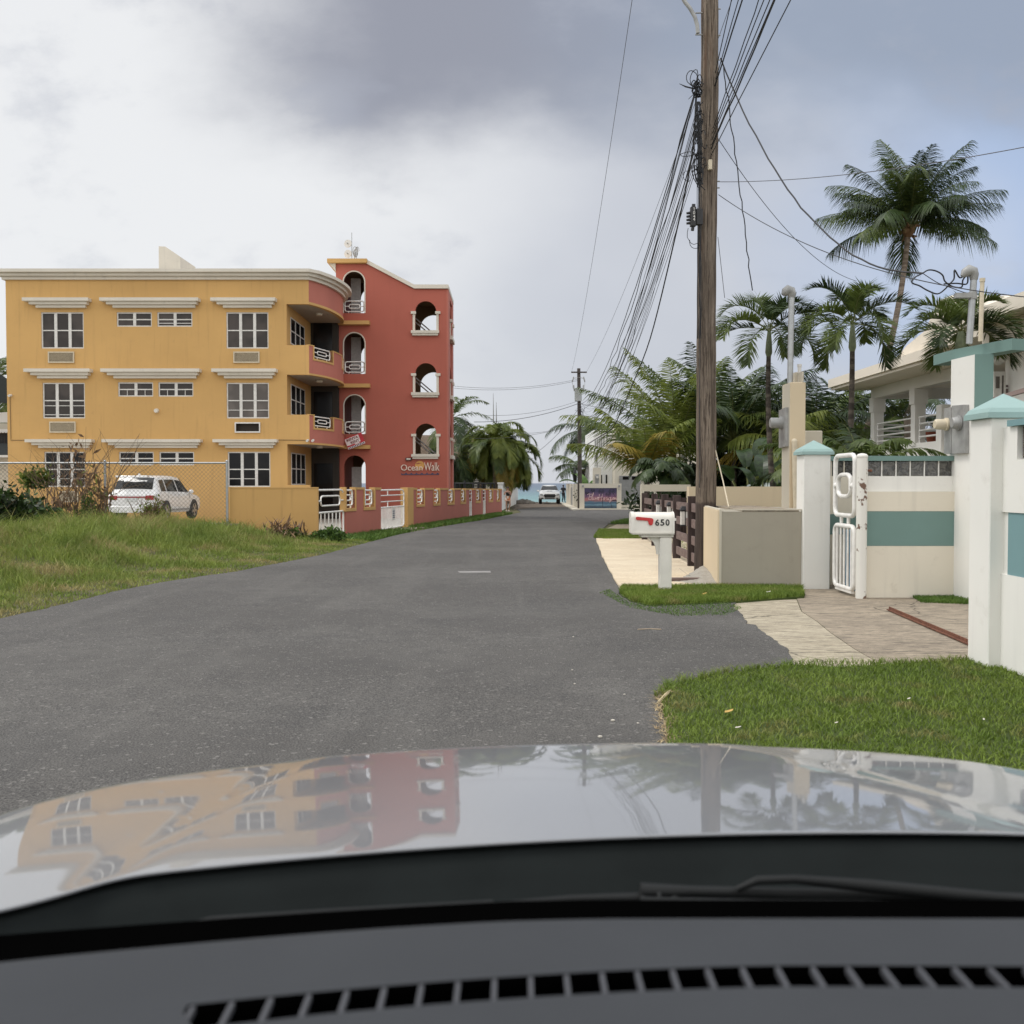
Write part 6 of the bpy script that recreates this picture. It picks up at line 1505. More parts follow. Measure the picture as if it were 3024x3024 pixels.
bb = at(1740, 1470, 80); paddle_plant('bright green broad leaved plant behind the distant pole', Vector((bb.x, 80, 0)), [(-.9, 1.1, .8, 3.0, .35), (-.5, 1.3, .8, 3.2, .35), (.4, 1.2, .8, 2.4, .3), (.9, .9, .8, 2.0, .3)], M_PADL, 7)
# dense shaded shrubbery filling the garden under the palms
def bush(name, label, c, rx, ry, rz, n, size, mats, seed=0, cat='bush', flat=.3, group=None, twigs=0, tm=None, long=1.6):
    r_ = np.random.RandomState(seed); e = empty(name, label, cat, (c[0], c[1], c[2]), group)
    k = max(5, int(n/160)); cc = r_.randn(k, 3)*np.array([rx, ry, rz])*.42; cc[:, 2] = np.abs(cc[:, 2])+rz*.12; idx = r_.randint(0, k, n)
    P = cc[idx]+r_.randn(n, 3)*np.array([rx, ry, rz])*.20; P[:, 2] = np.abs(P[:, 2])
    d = r_.randn(n, 3); d[:, 2] += flat; d /= np.linalg.norm(d, axis=1)[:, None]; t = np.cross(d, r_.randn(n, 3)); t /= np.linalg.norm(t, axis=1)[:, None]
    s = size*(.6+.8*r_.rand(n))[:, None]
    V = np.stack([P, P+d*s*long*.5+t*s*.38, P+d*s*long, P+d*s*long*.5-t*s*.38], 1).reshape(-1, 3); F = np.arange(n)[:, None]*4+np.arange(4)[None]
    fastmesh('leaves', V, F, None, mats, e, (r_.rand(n) < .3).astype(int) if isinstance(mats, list) else None, smooth=False)
    if twigs:
        m = MB(); q = random.Random(seed)
        for _ in range(twigs):
            a = Vector((q.uniform(-rx, rx)*.6, q.uniform(-ry, ry)*.6, 0)); p = [a]; dd = Vector((q.uniform(-.5, .5), q.uniform(-.4, .4), 1)).normalized()
            for j in range(6): p.append(p[-1]+dd*rz*.24); dd = (dd+Vector((q.uniform(-.4, .4), q.uniform(-.4, .4), q.uniform(-.25, .1)))).normalized()
            m.tube(p, [.014*(1-j/7.5) for j in range(7)], 4)
        m.build('twigs', tm or M_TWIG, e, world=False)
    return e
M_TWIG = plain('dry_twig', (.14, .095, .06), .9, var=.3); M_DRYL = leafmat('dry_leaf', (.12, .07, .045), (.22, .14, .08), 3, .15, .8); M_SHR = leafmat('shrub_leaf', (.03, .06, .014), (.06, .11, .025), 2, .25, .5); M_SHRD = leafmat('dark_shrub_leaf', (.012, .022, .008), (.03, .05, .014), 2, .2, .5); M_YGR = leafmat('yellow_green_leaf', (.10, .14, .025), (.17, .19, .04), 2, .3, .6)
i = 0
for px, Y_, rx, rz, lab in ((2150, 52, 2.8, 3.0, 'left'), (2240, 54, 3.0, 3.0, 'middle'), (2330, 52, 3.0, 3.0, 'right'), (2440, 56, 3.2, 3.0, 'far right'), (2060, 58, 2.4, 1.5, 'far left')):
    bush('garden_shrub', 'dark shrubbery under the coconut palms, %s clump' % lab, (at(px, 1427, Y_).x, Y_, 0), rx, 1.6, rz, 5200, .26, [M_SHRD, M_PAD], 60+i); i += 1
# left lot
def gb(px, py, Y_): p = at(px, py, Y_); return p
p = at(60, 1560, 28.6); bush('vine_bush', 'dark green vine covered bush at the left edge before the fence', (p.x-.5, 28.8, bank(p.x, 28.8)-.1), 1.4, .7, .72, 7000, .12, [M_SHR, M_SHRD], 71, twigs=26)
p = at(0, 1560, 27.6); bush('vine_bush', 'lower dark vine thicket at the far left edge of the lot', (p.x-.4, 27.6, bank(p.x, 27.6)-.1), 1.3, .7, .95, 4200, .12, [M_SHRD, M_SHR], 72, twigs=10)
p = at(175, 1560, 29.8); bush('dry_bush', 'brown withered bush with hanging dry leaves before the first ground floor window', (p.x, 29.9, bank(p.x, 29.9)), .9, .5, 1.7, 210, .09, [M_DRYL, M_DRYL], 73, twigs=30, flat=-1.0, long=2.4)
p = at(265, 1560, 30.1); bush('dry_bush', 'tall thin withered weeds with brown pods beside the fence post', (p.x, 30.2, bank(p.x, 30.2)), .8, .4, 2.1, 200, .09, [M_DRYL, M_YGR], 74, twigs=34, flat=-1.0, long=2.6)
p = at(95, 1430, 30.3); bush('vine_bush', 'light green creeper on the fence above the vine bush', (p.x, 30.4, bank(p.x, 30.4)+1.1), .45, .3, .6, 420, .10, [M_YGR, M_SHR], 75, twigs=8)
p = at(437, 1530, 30.0); bush('weed_bush', 'yellow green weed bush in front of the parked car tail', (p.x, 30.0, bank(p.x, 30.0)), .48, .4, .72, 1700, .06, [M_YGR, M_DRYL], 76, twigs=18)
p = at(265, 1540, 30.0); bush('weed_bush', 'small olive weed bush left of the fence post', (p.x+.05, 29.7, bank(p.x, 29.7)), .4, .35, .8, 500, .05, [M_SHR, M_YGR], 77, twigs=14)
# heap of dead plants by the yellow wall
p = gp(815, 1610); hb = (p.x, 29.9, bank(p.x, 29.9))
e = empty('dead_plant_heap', 'grey brown heap of dead spiky leaves against the yellow wall', 'plant', hb); C = Crown(); r_ = random.Random(8)
for k in range(420):
    az = r_.uniform(0, 6.28); el = r_.uniform(-.1, 1.3); o = Vector(hb)+Vector((r_.gauss(0, .30), r_.gauss(0, .18), abs(r_.gauss(0, .18)))); d = Vector((math.cos(el)*math.sin(az), math.cos(el)*math.cos(az), math.sin(el)))
    C.strip(o, d, d.cross(Vector((0, 0, 1))).normalized() if abs(d.z) < .95 else Vector((1, 0, 0)), r_.uniform(.25, .55), .05, r_.uniform(0, 1.4), 0 if r_.random() < .7 else 1)
C.build('dead_leaves', [M_DRYL, M_TWIG], e)
p = gp(890, 1640); bush('weed_bush', 'low green weeds at the right side of the dead plant heap', (p.x-.3, 29.7, bank(p.x-.3, 29.7)), .7, .3, .35, 1600, .07, [M_SHR, M_WEED], 79)
# palms left of the sea view
def fanpalm(px, py, Y_, L, label, seed, nf=20, px2=None, mats=MSL, r=.17, trunk=M_TRK, el=(-.75, 1.45), bend=1.9, yellow=.25, ll=.8, curve=0, n=54):
    t = at(px, py, Y_); b = Vector((at(px2 or px, 1427, Y_).x, Y_, gz(Y_)))
    return palm('feather_palm', label, b, t, r, r*.75, nf, L, el, bend, trunk, mats, seed=seed, ll=ll, lw=.085, n=n, vee=.5, droop=.9, naked=.10, yellow=yellow, fwd=.9, curve=curve)
fanpalm(1459, 1302, 74, 3.0, 'front feather palm with the bare grey trunk left of the sea view', 81, 24, 1464, el=(-.9, 1.5))
fanpalm(1496, 1308, 78, 2.9, 'feather palm with a dark crown right behind the front one', 82, 22, 1488)
fanpalm(1530, 1345, 80, 2.7, 'low feather palm leaning towards the sea', 83, 20, 1490, el=(-.9, 1.2), curve=.3)
fanpalm(1425, 1325, 77, 2.6, 'feather palm drooping beside the coral tower', 84, 20, 1430)
fanpalm(1478, 1360, 75, 2.2, 'short feather palm with yellow fronds under the clustered crowns', 85, 16, 1476, yellow=.7)
palm('coconut_palm', 'coconut palm half hidden behind the coral stair tower', (at(1330, 1427, 84).x, 84, -.3), at(1335, 1235, 84), .2, .14, 20, 4.4, (-.9, 1.2), 1.2, M_TRK, MS, seed=86, ll=.9, lw=.08, n=44, droop=.9)
palm('coconut_palm', 'lower palm with hanging fronds behind the coral tower corner', (at(1345, 1427, 76).x, 76, -.3), at(1350, 1345, 76), .15, .12, 18, 3.2, (-1.1, .9), 1.2, M_TRK, MSD, seed=87, ll=.8, lw=.07, n=40, droop=.9)
palm('coconut_palm', 'palm behind the dark awning at the far left edge', (at(-20, 1427, 66).x, 66, -.3), at(-14, 1120, 66), .2, .14, 18, 4.2, (-.9, 1.1), 1.1, M_TRK, MSD, seed=88, ll=.9, lw=.08, n=40, droop=.8)
# ------------------------------------------------------------------ white house with the veranda (upper right)
M_HW = paint('house_white', (.78, .76, .71), .75, .04, .5, .1, 30, dirt=.05); M_HR = paint('house_roof', (.78, .71, .60), .8, .04, .6, .1, 30); M_AWN = plain('awning_brown', (.16, .12, .11), .7)
hs = empty('veranda_house', 'white two storey house with a raised veranda, railings and overhanging flat roof', 'house', (18, 36, 0))
HX = 15.1
def hz(py, Y_): return zz(py, Y_)
zfl = 3.05; zce = 5.55
m = MB(); m.box(HX, 30, 20, 43.2, -.2, zfl-.0); m.build('lower_storey', M_HW, hs)
m = MB(); m.box(HX+3.2, 30, 24, 40.5, zfl, zce); m.box(HX+.02, HX+3.2, 16, 31.5, zfl, zce); m.build('upper_wall', M_HW, hs)
m = MB(); m.box(HX-.1, HX+.08, 36.2, 43.2, zfl-.55, zfl+.1); m.box(HX-.1, 30, 42.9, 43.2, zfl-.55, zfl+.1); m.build('parapet', M_HW, hs)
for Y_ in (42.6, 38.3):
    m = MB(); m.box(HX-.14, HX+.26, Y_-.2, Y_+.2, zfl, zce-.35); m.box(HX-.19, HX+.31, Y_-.25, Y_+.25, zce-.95, zce-.35+.001); m.build('column', M_HW, hs)
m = MB(); m.box(HX-.16, HX+.3, 35.7, 36.15, zfl-1.8, zfl+1.35); m.build('pillar', M_HW, hs)
m = MB(); m.box(HX-.14, HX+.2, 33, 42.8, zce-.38, zce+.05); m.box(HX+.2, 30, 42.45, 42.8, zce-.38, zce+.05); m.build('beam', M_HW, hs)
m = MB(); m.box(13.55, 31, 33.5, 43.6, zce+.052, zce+.16); m.box(13.45, 31, 33.5, 43.7, zce+.161, zce+.50); m.build('roof', M_HR, hs)
# raised gable and curved parapet
m = MB(); m.plate([[(30.5, zce+.5), (37.6, zce+.5), (36.2, zce+.95), (34.6, zce+1.25), (33.6, zce+2.05), (32.6, zce+2.05), (30.5, zce+1.0)]], 12, lambda u, v, w: (13.9+w, u, v)); m.build('gable', M_HR, hs)
m = MB(); m.box(13.3, 31, 12, 30.4, zce+.70, zce+1.1); m.box(13.9, 31, 12, 30.4, zce+.02, zce+.69); m.build('front_roof', M_HR, hs)
def rails(y0, y1, parent):
    m = MB(); x = HX-.03
    for z in (.95, .70, .45, .22): m.tube([(x, y0, zfl+.1+z), (x, y1, zfl+.1+z)], .035, 8)
    for y in (y0+.02, y1-.02): m.tube([(x, y, zfl+.1), (x, y, zfl+1.05)], .03, 6)
    m.build('railing', M_WTUBE, parent, smooth=50)
rails(38.55, 42.3, hs); rails(36.3, 37.95, hs)
m = MB(); x = HX
for z in (.95, .70, .45, .22): m.tube([(x, 43, zfl+.1+z), (x+5, 43, zfl+.1+z)], .035, 8)
m.build('railing', M_WTUBE, hs, smooth=50)
m = MB(); m.box(HX+3.12, HX+3.17, 34.3, 40.2, zfl+.02, zfl+2.15); sd_ = m.build('sliding_door', M_GL2, hs)
m = MB()
for y in (34.3, 36.2, 38.2, 40.2): m.box(HX+3.06, HX+3.118, y-.06, y+.06, zfl, zfl+2.2)
m.box(HX+3.06, HX+3.118, 34.36, 40.14, zfl+2.13, zfl+2.22); m.build('door_frame', M_FRAME, sd_)
# end wall (facing the camera) right of the T pillar: door, window, wall lamp
m = MB(); Yw = 31.4; m.box(16.4, 30, 31.3, 31.49, zfl, zce+.01); m.build('end_wall', M_HW, hs)
dY = 15.9
dd = MB(); X0, X1 = xx(2934, 31.2), xx(2966, 31.2); z1, z0 = zz(1097, 31.2), zz(1190, 31.2)
dd.box(X0-.03, X1, 31.18, 31.298, z0-.9, z1); do = dd.build('door', M_FRAME, hs)
q = MB(); q.box(X0+.03, X0+.12*1, 31.17, 31.179, zz(1147, 31.2), zz(1112, 31.2)); q.box(xx(2936, 31.2), xx(2947, 31.2), 31.165, 31.169, zz(1147, 31.2), zz(1112, 31.2)); q.box(xx(2954, 31.2), xx(2959, 31.2), 31.17, 31.179, zz(1165, 31.2), zz(1109, 31.2)); q.build('door_glass', M_GL3, do)
q = MB(); q.box(xx(3020, 31.2), xx(3060, 31.2), 31.2, 31.298, zz(1150, 31.2), zz(1090, 31.2)); q.build('window', M_GL2, hs)
q = MB(); q.box(xx(3012, 31.2), xx(3020, 31.2)-.001, 31.18, 31.298, zz(1156, 31.2), zz(1084, 31.2)); q.build('window_frame', M_FRAME, hs)
q = MB(); q.tube([(xx(2948, 31.2), 31.0, zz(1058, 31.2)), (xx(2948, 31.2), 31.29, zz(1058, 31.2))], [.14, .20], 16); q.build('round_lamp', M_FRAME, hs, smooth=40)
q = MB(); q.tube([(xx(3008, 31.2), 31.0, zz(1068, 31.2)), (xx(3008, 31.2), 31.29, zz(1068, 31.2))], .09, 12); q.build('wall_camera', M_FRAME, hs, smooth=40)
q = MB()
for py in (1139, 1150, 1157): q.box(xx(2971, 31.2), xx(2976, 31.2), 31.25, 31.298, zz(py+4, 31.2), zz(py-3, 31.2))
q.build('wall_tiles', M_AWN, hs)
aw = MB(); a0, a1 = at(2929, 1174, 22), at(3080, 1128, 18); a0b, a1b = at(2929, 1186, 22), at(3080, 1142, 18)
aw.add([a0, a1, a1+Vector((1.5, 2, .3)), a0+Vector((1.5, 2, .3)), a0b, a1b, a1b+Vector((1.5, 2, .3)), a0b+Vector((1.5, 2, .3))], [(0, 1, 2, 3), (4, 7, 6, 5), (0, 4, 5, 1), (1, 5, 6, 2), (2, 6, 7, 3), (3, 7, 4, 0)])
tag(setloc(aw.build('carport_roof', plain('carport_sheet', (.30, .22, .20), .6)), a0), 'brown sloping carport roof behind the nearest gate post', 'carport roof')
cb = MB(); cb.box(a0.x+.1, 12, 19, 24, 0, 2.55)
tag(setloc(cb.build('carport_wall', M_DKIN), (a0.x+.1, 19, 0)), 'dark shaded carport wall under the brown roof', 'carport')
# hammock in the veranda
M_HAM = plain('hammock_cloth', (.40, .33, .27), .8, var=.15); hm = empty('hammock', 'tan hammock bundled and hanging from the veranda ceiling', 'hammock', (HX+1.3, 40.6, zce-.3))
tp_ = Vector((HX+.95, 41.2, zfl+2.0)); m = MB(); m.tube([Vector((HX+.9, 41.2, zce)), tp_], .015, 5)
for k in range(14): m.tube([tp_, Vector((HX+.6+.75*k/13, 41.2-.2*k/13, zfl+1.2))], .008, 4)
m.build('ropes', M_HAM, hm)
m = MB(); vs = []
for j in range(6):
    for i_ in range(10):
        u_ = i_/9; f = j/5; vs.append((HX+.6+.75*u_, 41.2-.2*u_-.15*math.sin(f*3), zfl+1.2-.9*f+.12*math.sin(u_*3.14)*f))
m.add(vs, [(j*10+i_, j*10+i_+1, j*10+i_+11, j*10+i_+10) for j in range(5) for i_ in range(9)]); m.build('cloth', M_HAM, hm, smooth=60)
M_ORG = plain('terracotta', (.40, .10, .05), .7)
for k, (y, x) in enumerate(((37.2, HX+.9), (38.9, HX+.9))):
    m = MB(); m.lathe([(.02, zfl+.1), (.22, zfl+.1), (.30, zfl+.5), (.32, zfl+.55), (.02, zfl+.55)], 16, Matrix.Translation((x, y, 0))); o = m.build('flower_pot', M_ORG, smooth=40); setloc(o, (x, y, zfl+.1)); tag(o, ('orange red pot on the veranda right of the middle column', 'orange red pot on the veranda left of the middle column')[k], 'flower pot')
# ------------------------------------------------------------------ far white house, mural wall
M_FW = paint('far_white', (.80, .80, .78), .8, .04, .4); M_FC = paint('far_cream', (.66, .61, .51), .8, .04, .4); M_DOOR = plain('garage_grey', (.27, .27, .27), .6)
fh = empty('white_house', 'distant tall white house with slit windows and a grey garage door', 'house', (9, 84, -.3))
hx0 = xx(1748, 86)
m = MB(); m.plate([[(hx0, -.3), (xx(1812, 84), -.3), (xx(1812, 84), zz(1262, 84)), (hx0, zz(1270, 84))]], 10, lambda u, v, w: (u, 84+w, v)); m.build('stair_block', M_FW, fh)
m = MB(); m.box(xx(1812, 83)+.001, 16, 82, 94, -.3, zz(1262, 82)); m.build('main_wall', M_FC, fh)
m = MB()
for k, px in enumerate((1759, 1765, 1771, 1776.5, 1783, 1792)): m.box(xx(px, 84)-.05, xx(px, 84)+.05, 83.98, 83.999, zz(1325-k*1.5, 84), zz(1300-k*4, 84))
m.box(xx(1759, 84)-.05, xx(1759, 84)+.05, 83.97, 83.979, zz(1360, 84), zz(1345, 84)); m.build('slit_windows', M_GREYM, fh)
for a, b in ((1774.5, 1778), (1789, 1793.5)):
    m = MB(); m.box(xx(a, 83.9), xx(b, 83.9), 83.93, 83.97, zz(1428, 83.9), zz(1402, 83.9)); m.build('window', M_GL2, fh)
m = MB(); m.box(xx(1752, 80), xx(1775, 80), 80, 80.6, -.3, zz(1381, 80)); m.build('meter_block', M_FC, fh)
m = MB(); m.box(xx(1758, 79.9), xx(1769, 79.9), 79.93, 79.99, zz(1428, 80), zz(1401, 80)); mm_ = m.build('meter_box', M_GREYM, fh)
m = MB(); m.tube([(xx(1763.5, 79.9), 79.7, zz(1409.5, 80)), (xx(1763.5, 79.9), 79.93, zz(1409.5, 80))], .09, 14); m.build('meter', M_FRAME, mm_)
m = MB(); X0, X1, z0, z1 = xx(1829, 81.9), xx(1892, 81.9), zz(1490, 81.9), zz(1405, 81.9); m.box(X0, X1, 81.93, 81.99, z0, z1); gd = m.build('garage_door', M_DOOR, fh)
m = MB()
for k in range(12): z = z0+(z1-z0)*(k+.5)/13; m.box(X0, X1, 81.91, 81.929, z, z+.02)
m.build('door_ribs', M_GREYM, gd)
m = MB()
for a, b in ((1839, 1857), (1866, 1880)): m.box(xx(a, 81.9), xx(b, 81.9), 81.9, 81.909, zz(1416.5, 81.9), zz(1407, 81.9))
m.build('door_windows', M_GL2, gd)
m = MB(); m.tube([(xx(1764, 80), 80.2, zz(1381, 80)), (xx(1764, 80), 80.2, zz(1338, 80))], .05, 6); m.tube([(xx(1756, 80), 80.2, zz(1375, 80)), (xx(1782, 80), 80.2, zz(1377, 80))], .02, 4); m.tube([(xx(1756, 80), 80.2, zz(1350, 80)), (xx(1771, 80), 80.2, zz(1348, 80))], .02, 4)
o = m.build('mast_pipe', M_GREYM); setloc(o, (xx(1764, 80), 80.2, zz(1381, 80))); tag(o, 'thin grey service mast on the far white house meter block', 'mast pipe')
# mural wall
MYY = gp(1770, 1506).y; mz = lambda py: zz(py, MYY); mx = lambda px: xx(px, MYY)
mw = empty('mural_wall', 'pale low wall framing the sunset palm mural', 'wall', (mx(1770), MYY, gz(MYY)))
out = [(mx(1712), gz(MYY)-.1), (mx(1835.5), gz(MYY)-.1), (mx(1835.5), mz(1428)), (mx(1712), mz(1428))]; hole = [(mx(1726), mz(1501.5)), (mx(1726), mz(1441)), (mx(1822), mz(1441)), (mx(1822), mz(1501.5))]
m = MB(); m.plate([out, hole], .3, lambda u, v, w: (u, MYY+w, v)); m.build('frame', M_FC, mw)
m = MB(); m.box(mx(1712)-.3, mx(1836)+4.5, MYY-.5, MYY, gz(MYY)-.1, gz(MYY)+.12); m.build('curb', M_FC, mw)
for a in (1721.5, 1828.5):
    m = MB(); m.bbox(mx(a)-.06, mx(a)+.06, MYY-.1, MYY-.002, mz(1439), mz(1432), .01); m.build('lamp', M_GREYM, mw)
m = MB(); put_text(m, '910', (mx(1828.5), MYY-.008, mz(1445)), .16, .09, extr=.002, off=.01); m.build('house_number', M_GREYM, mw)
def muralmat():
    m = NT('mural_sky'); g = m.n('ShaderNodeSeparateXYZ'); m.l(m.tc.outputs['Generated'], g.inputs[0]); w = m.n('ShaderNodeMath', operation='MULTIPLY_ADD'); m.l(m.noise(1.6, 4, scale3=(1, 1, 3)), w.inputs[0]); w.inputs[1].default_value = .22; m.l(g.outputs[2], w.inputs[2])
    c = m.ramp(w.outputs[0], [(.12, (.03, .05, .08)), (.22, (.06, .11, .15)), (.28, (.16, .27, .35)), (.34, (.06, .13, .20)), (.44, (.10, .16, .22)), (.475, (.30, .16, .17)), (.56, (.42, .17, .17)), (.72, (.20, .11, .20)), (.95, (.07, .06, .13))]); return m.done(c, .6)
mu = MB(); mu.box(mx(1726)+.005, mx(1822)-.005, MYY+.05, MYY+.08, mz(1501.5)+.005, mz(1441)-.005); mur = mu.build('mural', muralmat()); tag(mur, 'sunset beach mural with black palms and white script reading Blue Horizon', 'mural'); setloc(mur, (mx(1774), MYY+.05, mz(1501)))
M_SIL = plain('mural_black', (.02, .02, .035), .6); M_SCR = plain('mural_script', (.75, .55, .55), .5)
m = MB(); yq = MYY+.046; r_ = random.Random(3)
for cx, cy, bx, by, s in ((1751, 1450, 1746, 1470, .20), (1776, 1452, 1781, 1500, .27), (1796, 1461, 1808, 1500, .25), (1807, 1452, 1821, 1473, .28), (1734, 1457, 1730, 1470, .18)):
    c = Vector((mx(cx), yq, mz(cy))); b = Vector((mx(bx), yq, mz(by))); m.tube([b, (b+c)/2+Vector((.02, 0, 0)), c], .014, 4)
    for k in range(11):
        g = k/11*6.28+.2; t = c+Vector((math.cos(g)*s, 0, math.sin(g)*s*.75-.04)); md = c+Vector((math.cos(g)*s*.6, 0, math.sin(g)*s*.6+.03)); m.add([c+Vector((0, 0, .012)), md+Vector((0, 0, .028)), t, md-Vector((0, 0, .028))], [(0, 1, 2, 3)])
m.box(mx(1808), mx(1821.5), yq-.002, yq+.002, mz(1479), mz(1476)); m.build('palm_silhouettes', M_SIL, mur)
m = MB()
SCR = {'B': [[(0, 0), (.25, .95), (.0, 1.0), (-.2, .85)], [(.25, .95), (.62, 1.0), (.6, .6), (.2, .5), (.55, .42), (.5, .05), (.1, 0)]], 'l': [[(0, .2), (.25, 1.1), (.15, 1.1), (.05, 0), (.3, .12)]], 'u': [[(0, .4), (.0, .05), (.25, .1), (.35, .4), (.32, .05), (.5, .12)]], 'e': [[(0, .15), (.28, .3), (.15, .42), (.0, .15), (.15, 0), (.4, .15)]],
 'H': [[(0, .9), (.1, 1.0), (.0, .5), (-.1, 0)], [(.62, 1.1), (.5, .5), (.45, 0), (.6, .05)], [(-.15, .5), (.7, .55)]], 'o': [[(.2, .4), (.0, .2), (.15, 0), (.32, .2), (.2, .4), (.45, .35)]], 'r': [[(0, .35), (.12, .42), (.25, .35), (.2, 0), (.4, .12)]], 'i': [[(.05, .4), (.05, .05), (.22, .1)]], 'z': [[(0, .4), (.28, .4), (.05, .05), (.28, .05), (.1, -.4), (-.05, -.2), (.45, .15)]], 'n': [[(0, .4), (0, 0), (.12, .38), (.26, .3), (.26, .03), (.42, .1)]]}
def script(word, x0, z0, h, r):
    x = x0
    for ch in word:
        st_ = SCR[ch]; wd = max(p[0] for l in st_ for p in l)
        for l in st_: m.tube(smooth([(x+p[0]*h, MYY+.036, z0+p[1]*h+(x-x0)*.02) for p in l], 4), r, 4)
        x += (wd+.03)*h
    return x
x = script('Blue', mx(1738), mz(1475.5), .40, .016); script('Horizon', mx(1769), mz(1477), .40, .016); m.build('script_lettering', M_SCR, mur)
# side walls at the street corner beside the pole
cw = empty('corner_wall', 'pale street wall with a narrow gap running towards the sea, left of the distant pole', 'wall', (mx(1705), 76, -.3))
a, b = gp(1672, 1490), gp(1708, 1504); m = MB()
for t0, t1 in ((0, .42), (.58, 1)):
    p, q = a.lerp(b, t0), a.lerp(b, t1); n_ = Vector((.15, 0, 0)); m.prism([(p.x, p.y), (q.x, q.y), (q.x+.15, q.y+.1), (p.x+.15, p.y+.1)], -.5, 1.62)
m.build('wall_panel', M_FC, cw)
m = MB(); p, q = a.lerp(b, .42), a.lerp(b, .58); m.prism([(p.x+.05, p.y), (q.x+.05, q.y), (q.x+.1, q.y+.1), (p.x+.1, p.y+.1)], -.4, 1.3); m.build('dark_gate', M_GREYM, cw)
p = gp(1700, 1507); pv = P2([(1652, 1485), (1668, 1487), (1710, 1503), (1712, 1507), (1690, 1507.5), (1672, 1498)]); sheet('sidewalk', pv, .10, M_FC, .12)
# folded parasol and pot with plant
m = MB(); c = at(1698, 1425, 82); m.lathe([(.02, 0), (.14, .1), (.17, .5), (.11, 1.0), (.03, 1.15), (.02, 1.2)], 12, Matrix.Translation(c)); m.tube([c-Vector((0, 0, 1.9)), c], .03, 6); o = m.build('parasol', M_BLACK, smooth=50); setloc(o, c-Vector((0, 0, 1.9))); tag(o, 'folded black parasol behind the corner wall', 'parasol')
c = gp(1734, 1503); pt = empty('potted_plant', 'dark bushy plant in a grey tub before the mural', 'potted plant', c)
m = MB(); m.lathe([(.02, 0), (.30, 0), (.36, .45), (.38, .5), (.02, .5)], 18, Matrix.Translation(c+Vector((0, 0, .12)))); m.build('tub', M_GREYM, pt, smooth=40)
r2 = np.random.RandomState(9); n = 900; P_ = r2.randn(n, 3)*np.array([.33, .25, .22])+np.array([0, 0, .95]); d = r2.randn(n, 3); d[:, 2] += .8; d /= np.linalg.norm(d, axis=1)[:, None]; t = np.cross(d, r2.randn(n, 3)); t /= np.linalg.norm(t, axis=1)[:, None]; s = .15
V = np.stack([P_, P_+d*s*.6+t*s*.3, P_+d*s*1.3, P_+d*s*.6-t*s*.3], 1).reshape(-1, 3); fastmesh('leaves', V, np.arange(n)[:, None]*4+np.arange(4)[None], None, M_SHRD, pt, smooth=False)
# louvre strips of the white cabin right of the garage
m = MB(); m.box(mx(1836)+.01, mx(1836)+4.2, MYY+.3, MYY+.35, gz(MYY)+.25, gz(MYY)+.36); m.box(mx(1836)+.01, mx(1836)+4.2, MYY+.3, MYY+.35, gz(MYY)+.5, gz(MYY)+.62); m.box(mx(1850), mx(1852), MYY+.28, MYY+.37, gz(MYY), gz(MYY)+.62)
tag(setloc(m.build('low_barrier', M_FC), (mx(1836), MYY+.3, gz(MYY))), 'low cream two rail barrier before the garage door', 'barrier')
# ------------------------------------------------------------------ left side beyond the tower
M_PK = concrete('pink_stone', (.42, .32, .25), (.52, .41, .33), (.25, .19, .15), .5, (1, 1, 1))
lh = empty('stone_house', 'pinkish stone house with a dark louvred window behind the palms', 'house', (at(1390, 1427, 88).x, 88, -.3))
m = MB(); m.box(-8, at(1455, 1427, 88).x, 88, 96, -.3, zz(1285, 88)); m.build('stone_wall', M_PK, lh)
m = MB(); m.box(-9, at(1402, 1427, 86).x, 85.6, 88, zz(1398, 86), zz(1393, 86)); m.build('lintel', M_BROWN, lh)
m = MB(); X0, X1 = at(1395, 1427, 86).x, at(1416, 1427, 86).x; m.box(X0, X1, 85.95, 85.99, zz(1442, 86), zz(1405, 86)); lw_ = m.build('louvre_window', M_BLACK, lh)
m = MB()
for k in range(8): z = zz(1441-k*4.6, 86); m.box(X0+.06, X1-.06, 85.9, 85.94, z, z+.06)
m.build('slats', M_FRAME, lw_)
m = MB(); m.box(X1+.3, X1+2.2, 85.8, 86.4, -.3, zz(1398, 86)); m.build('pale_wall', M_FC, lh)
rl = empty('railing', 'black metal railing behind the coral wall', 'railing', (at(1345, 1427, 72).x, 72, -.2))
m = MB(); xa, xb = at(1342, 1427, 72).x, at(1462, 1427, 72).x; m.tube([(xa, 72, zz(1427.5, 72)), (xb, 72, zz(1427.5, 72))], .05, 4)
for px in (1345, 1349, 1357, 1370.5, 1373, 1372, 1397, 1412, 1424, 1432, 1449, 1460): x = at(px, 1427, 72).x; m.tube([(x, 72, -.2), (x, 72, zz(1427-(8 if px in (1372,) else 0), 72))], .07, 4)
m.build('bars', M_BLACK, rl)
ww = empty('street_wall', 'white street wall running to the sea behind the standing woman', 'wall', gp(1482, 1507))
a, b = gp(1481, 1508), gp(1530, 1486); m = MB(); m.prism([(a.x, a.y), (b.x, b.y), (b.x-.25, b.y), (a.x-.25, a.y)], -.6, H-.06); m.build('wall_panel', M_FW, ww)
m = MB(); m.prism([(a.x+.05, a.y-.05), (b.x+.05, b.y+.05), (b.x-.3, b.y+.05), (a.x-.3, a.y-.05)], H-.059, H+.06); m.prism([(a.x+.06, a.y-.04), (b.x+.06, b.y+.04), (b.x+.0, b.y), (a.x+.0, a.y)], H-.52, H-.42); m.build('coping', M_FW, ww)
m = MB(); c = a.lerp(b, .22); m.box(c.x-.02, c.x+.12, c.y-.12, c.y+.12, H-.40, H-.16); o = m.build('wall_lamp', M_BLACK, ww)
cabn = empty('white_pavilion', 'small white pavilion behind the sea end of the street wall', 'pavilion', (at(1505, 1427, 100).x, 100, -.3))
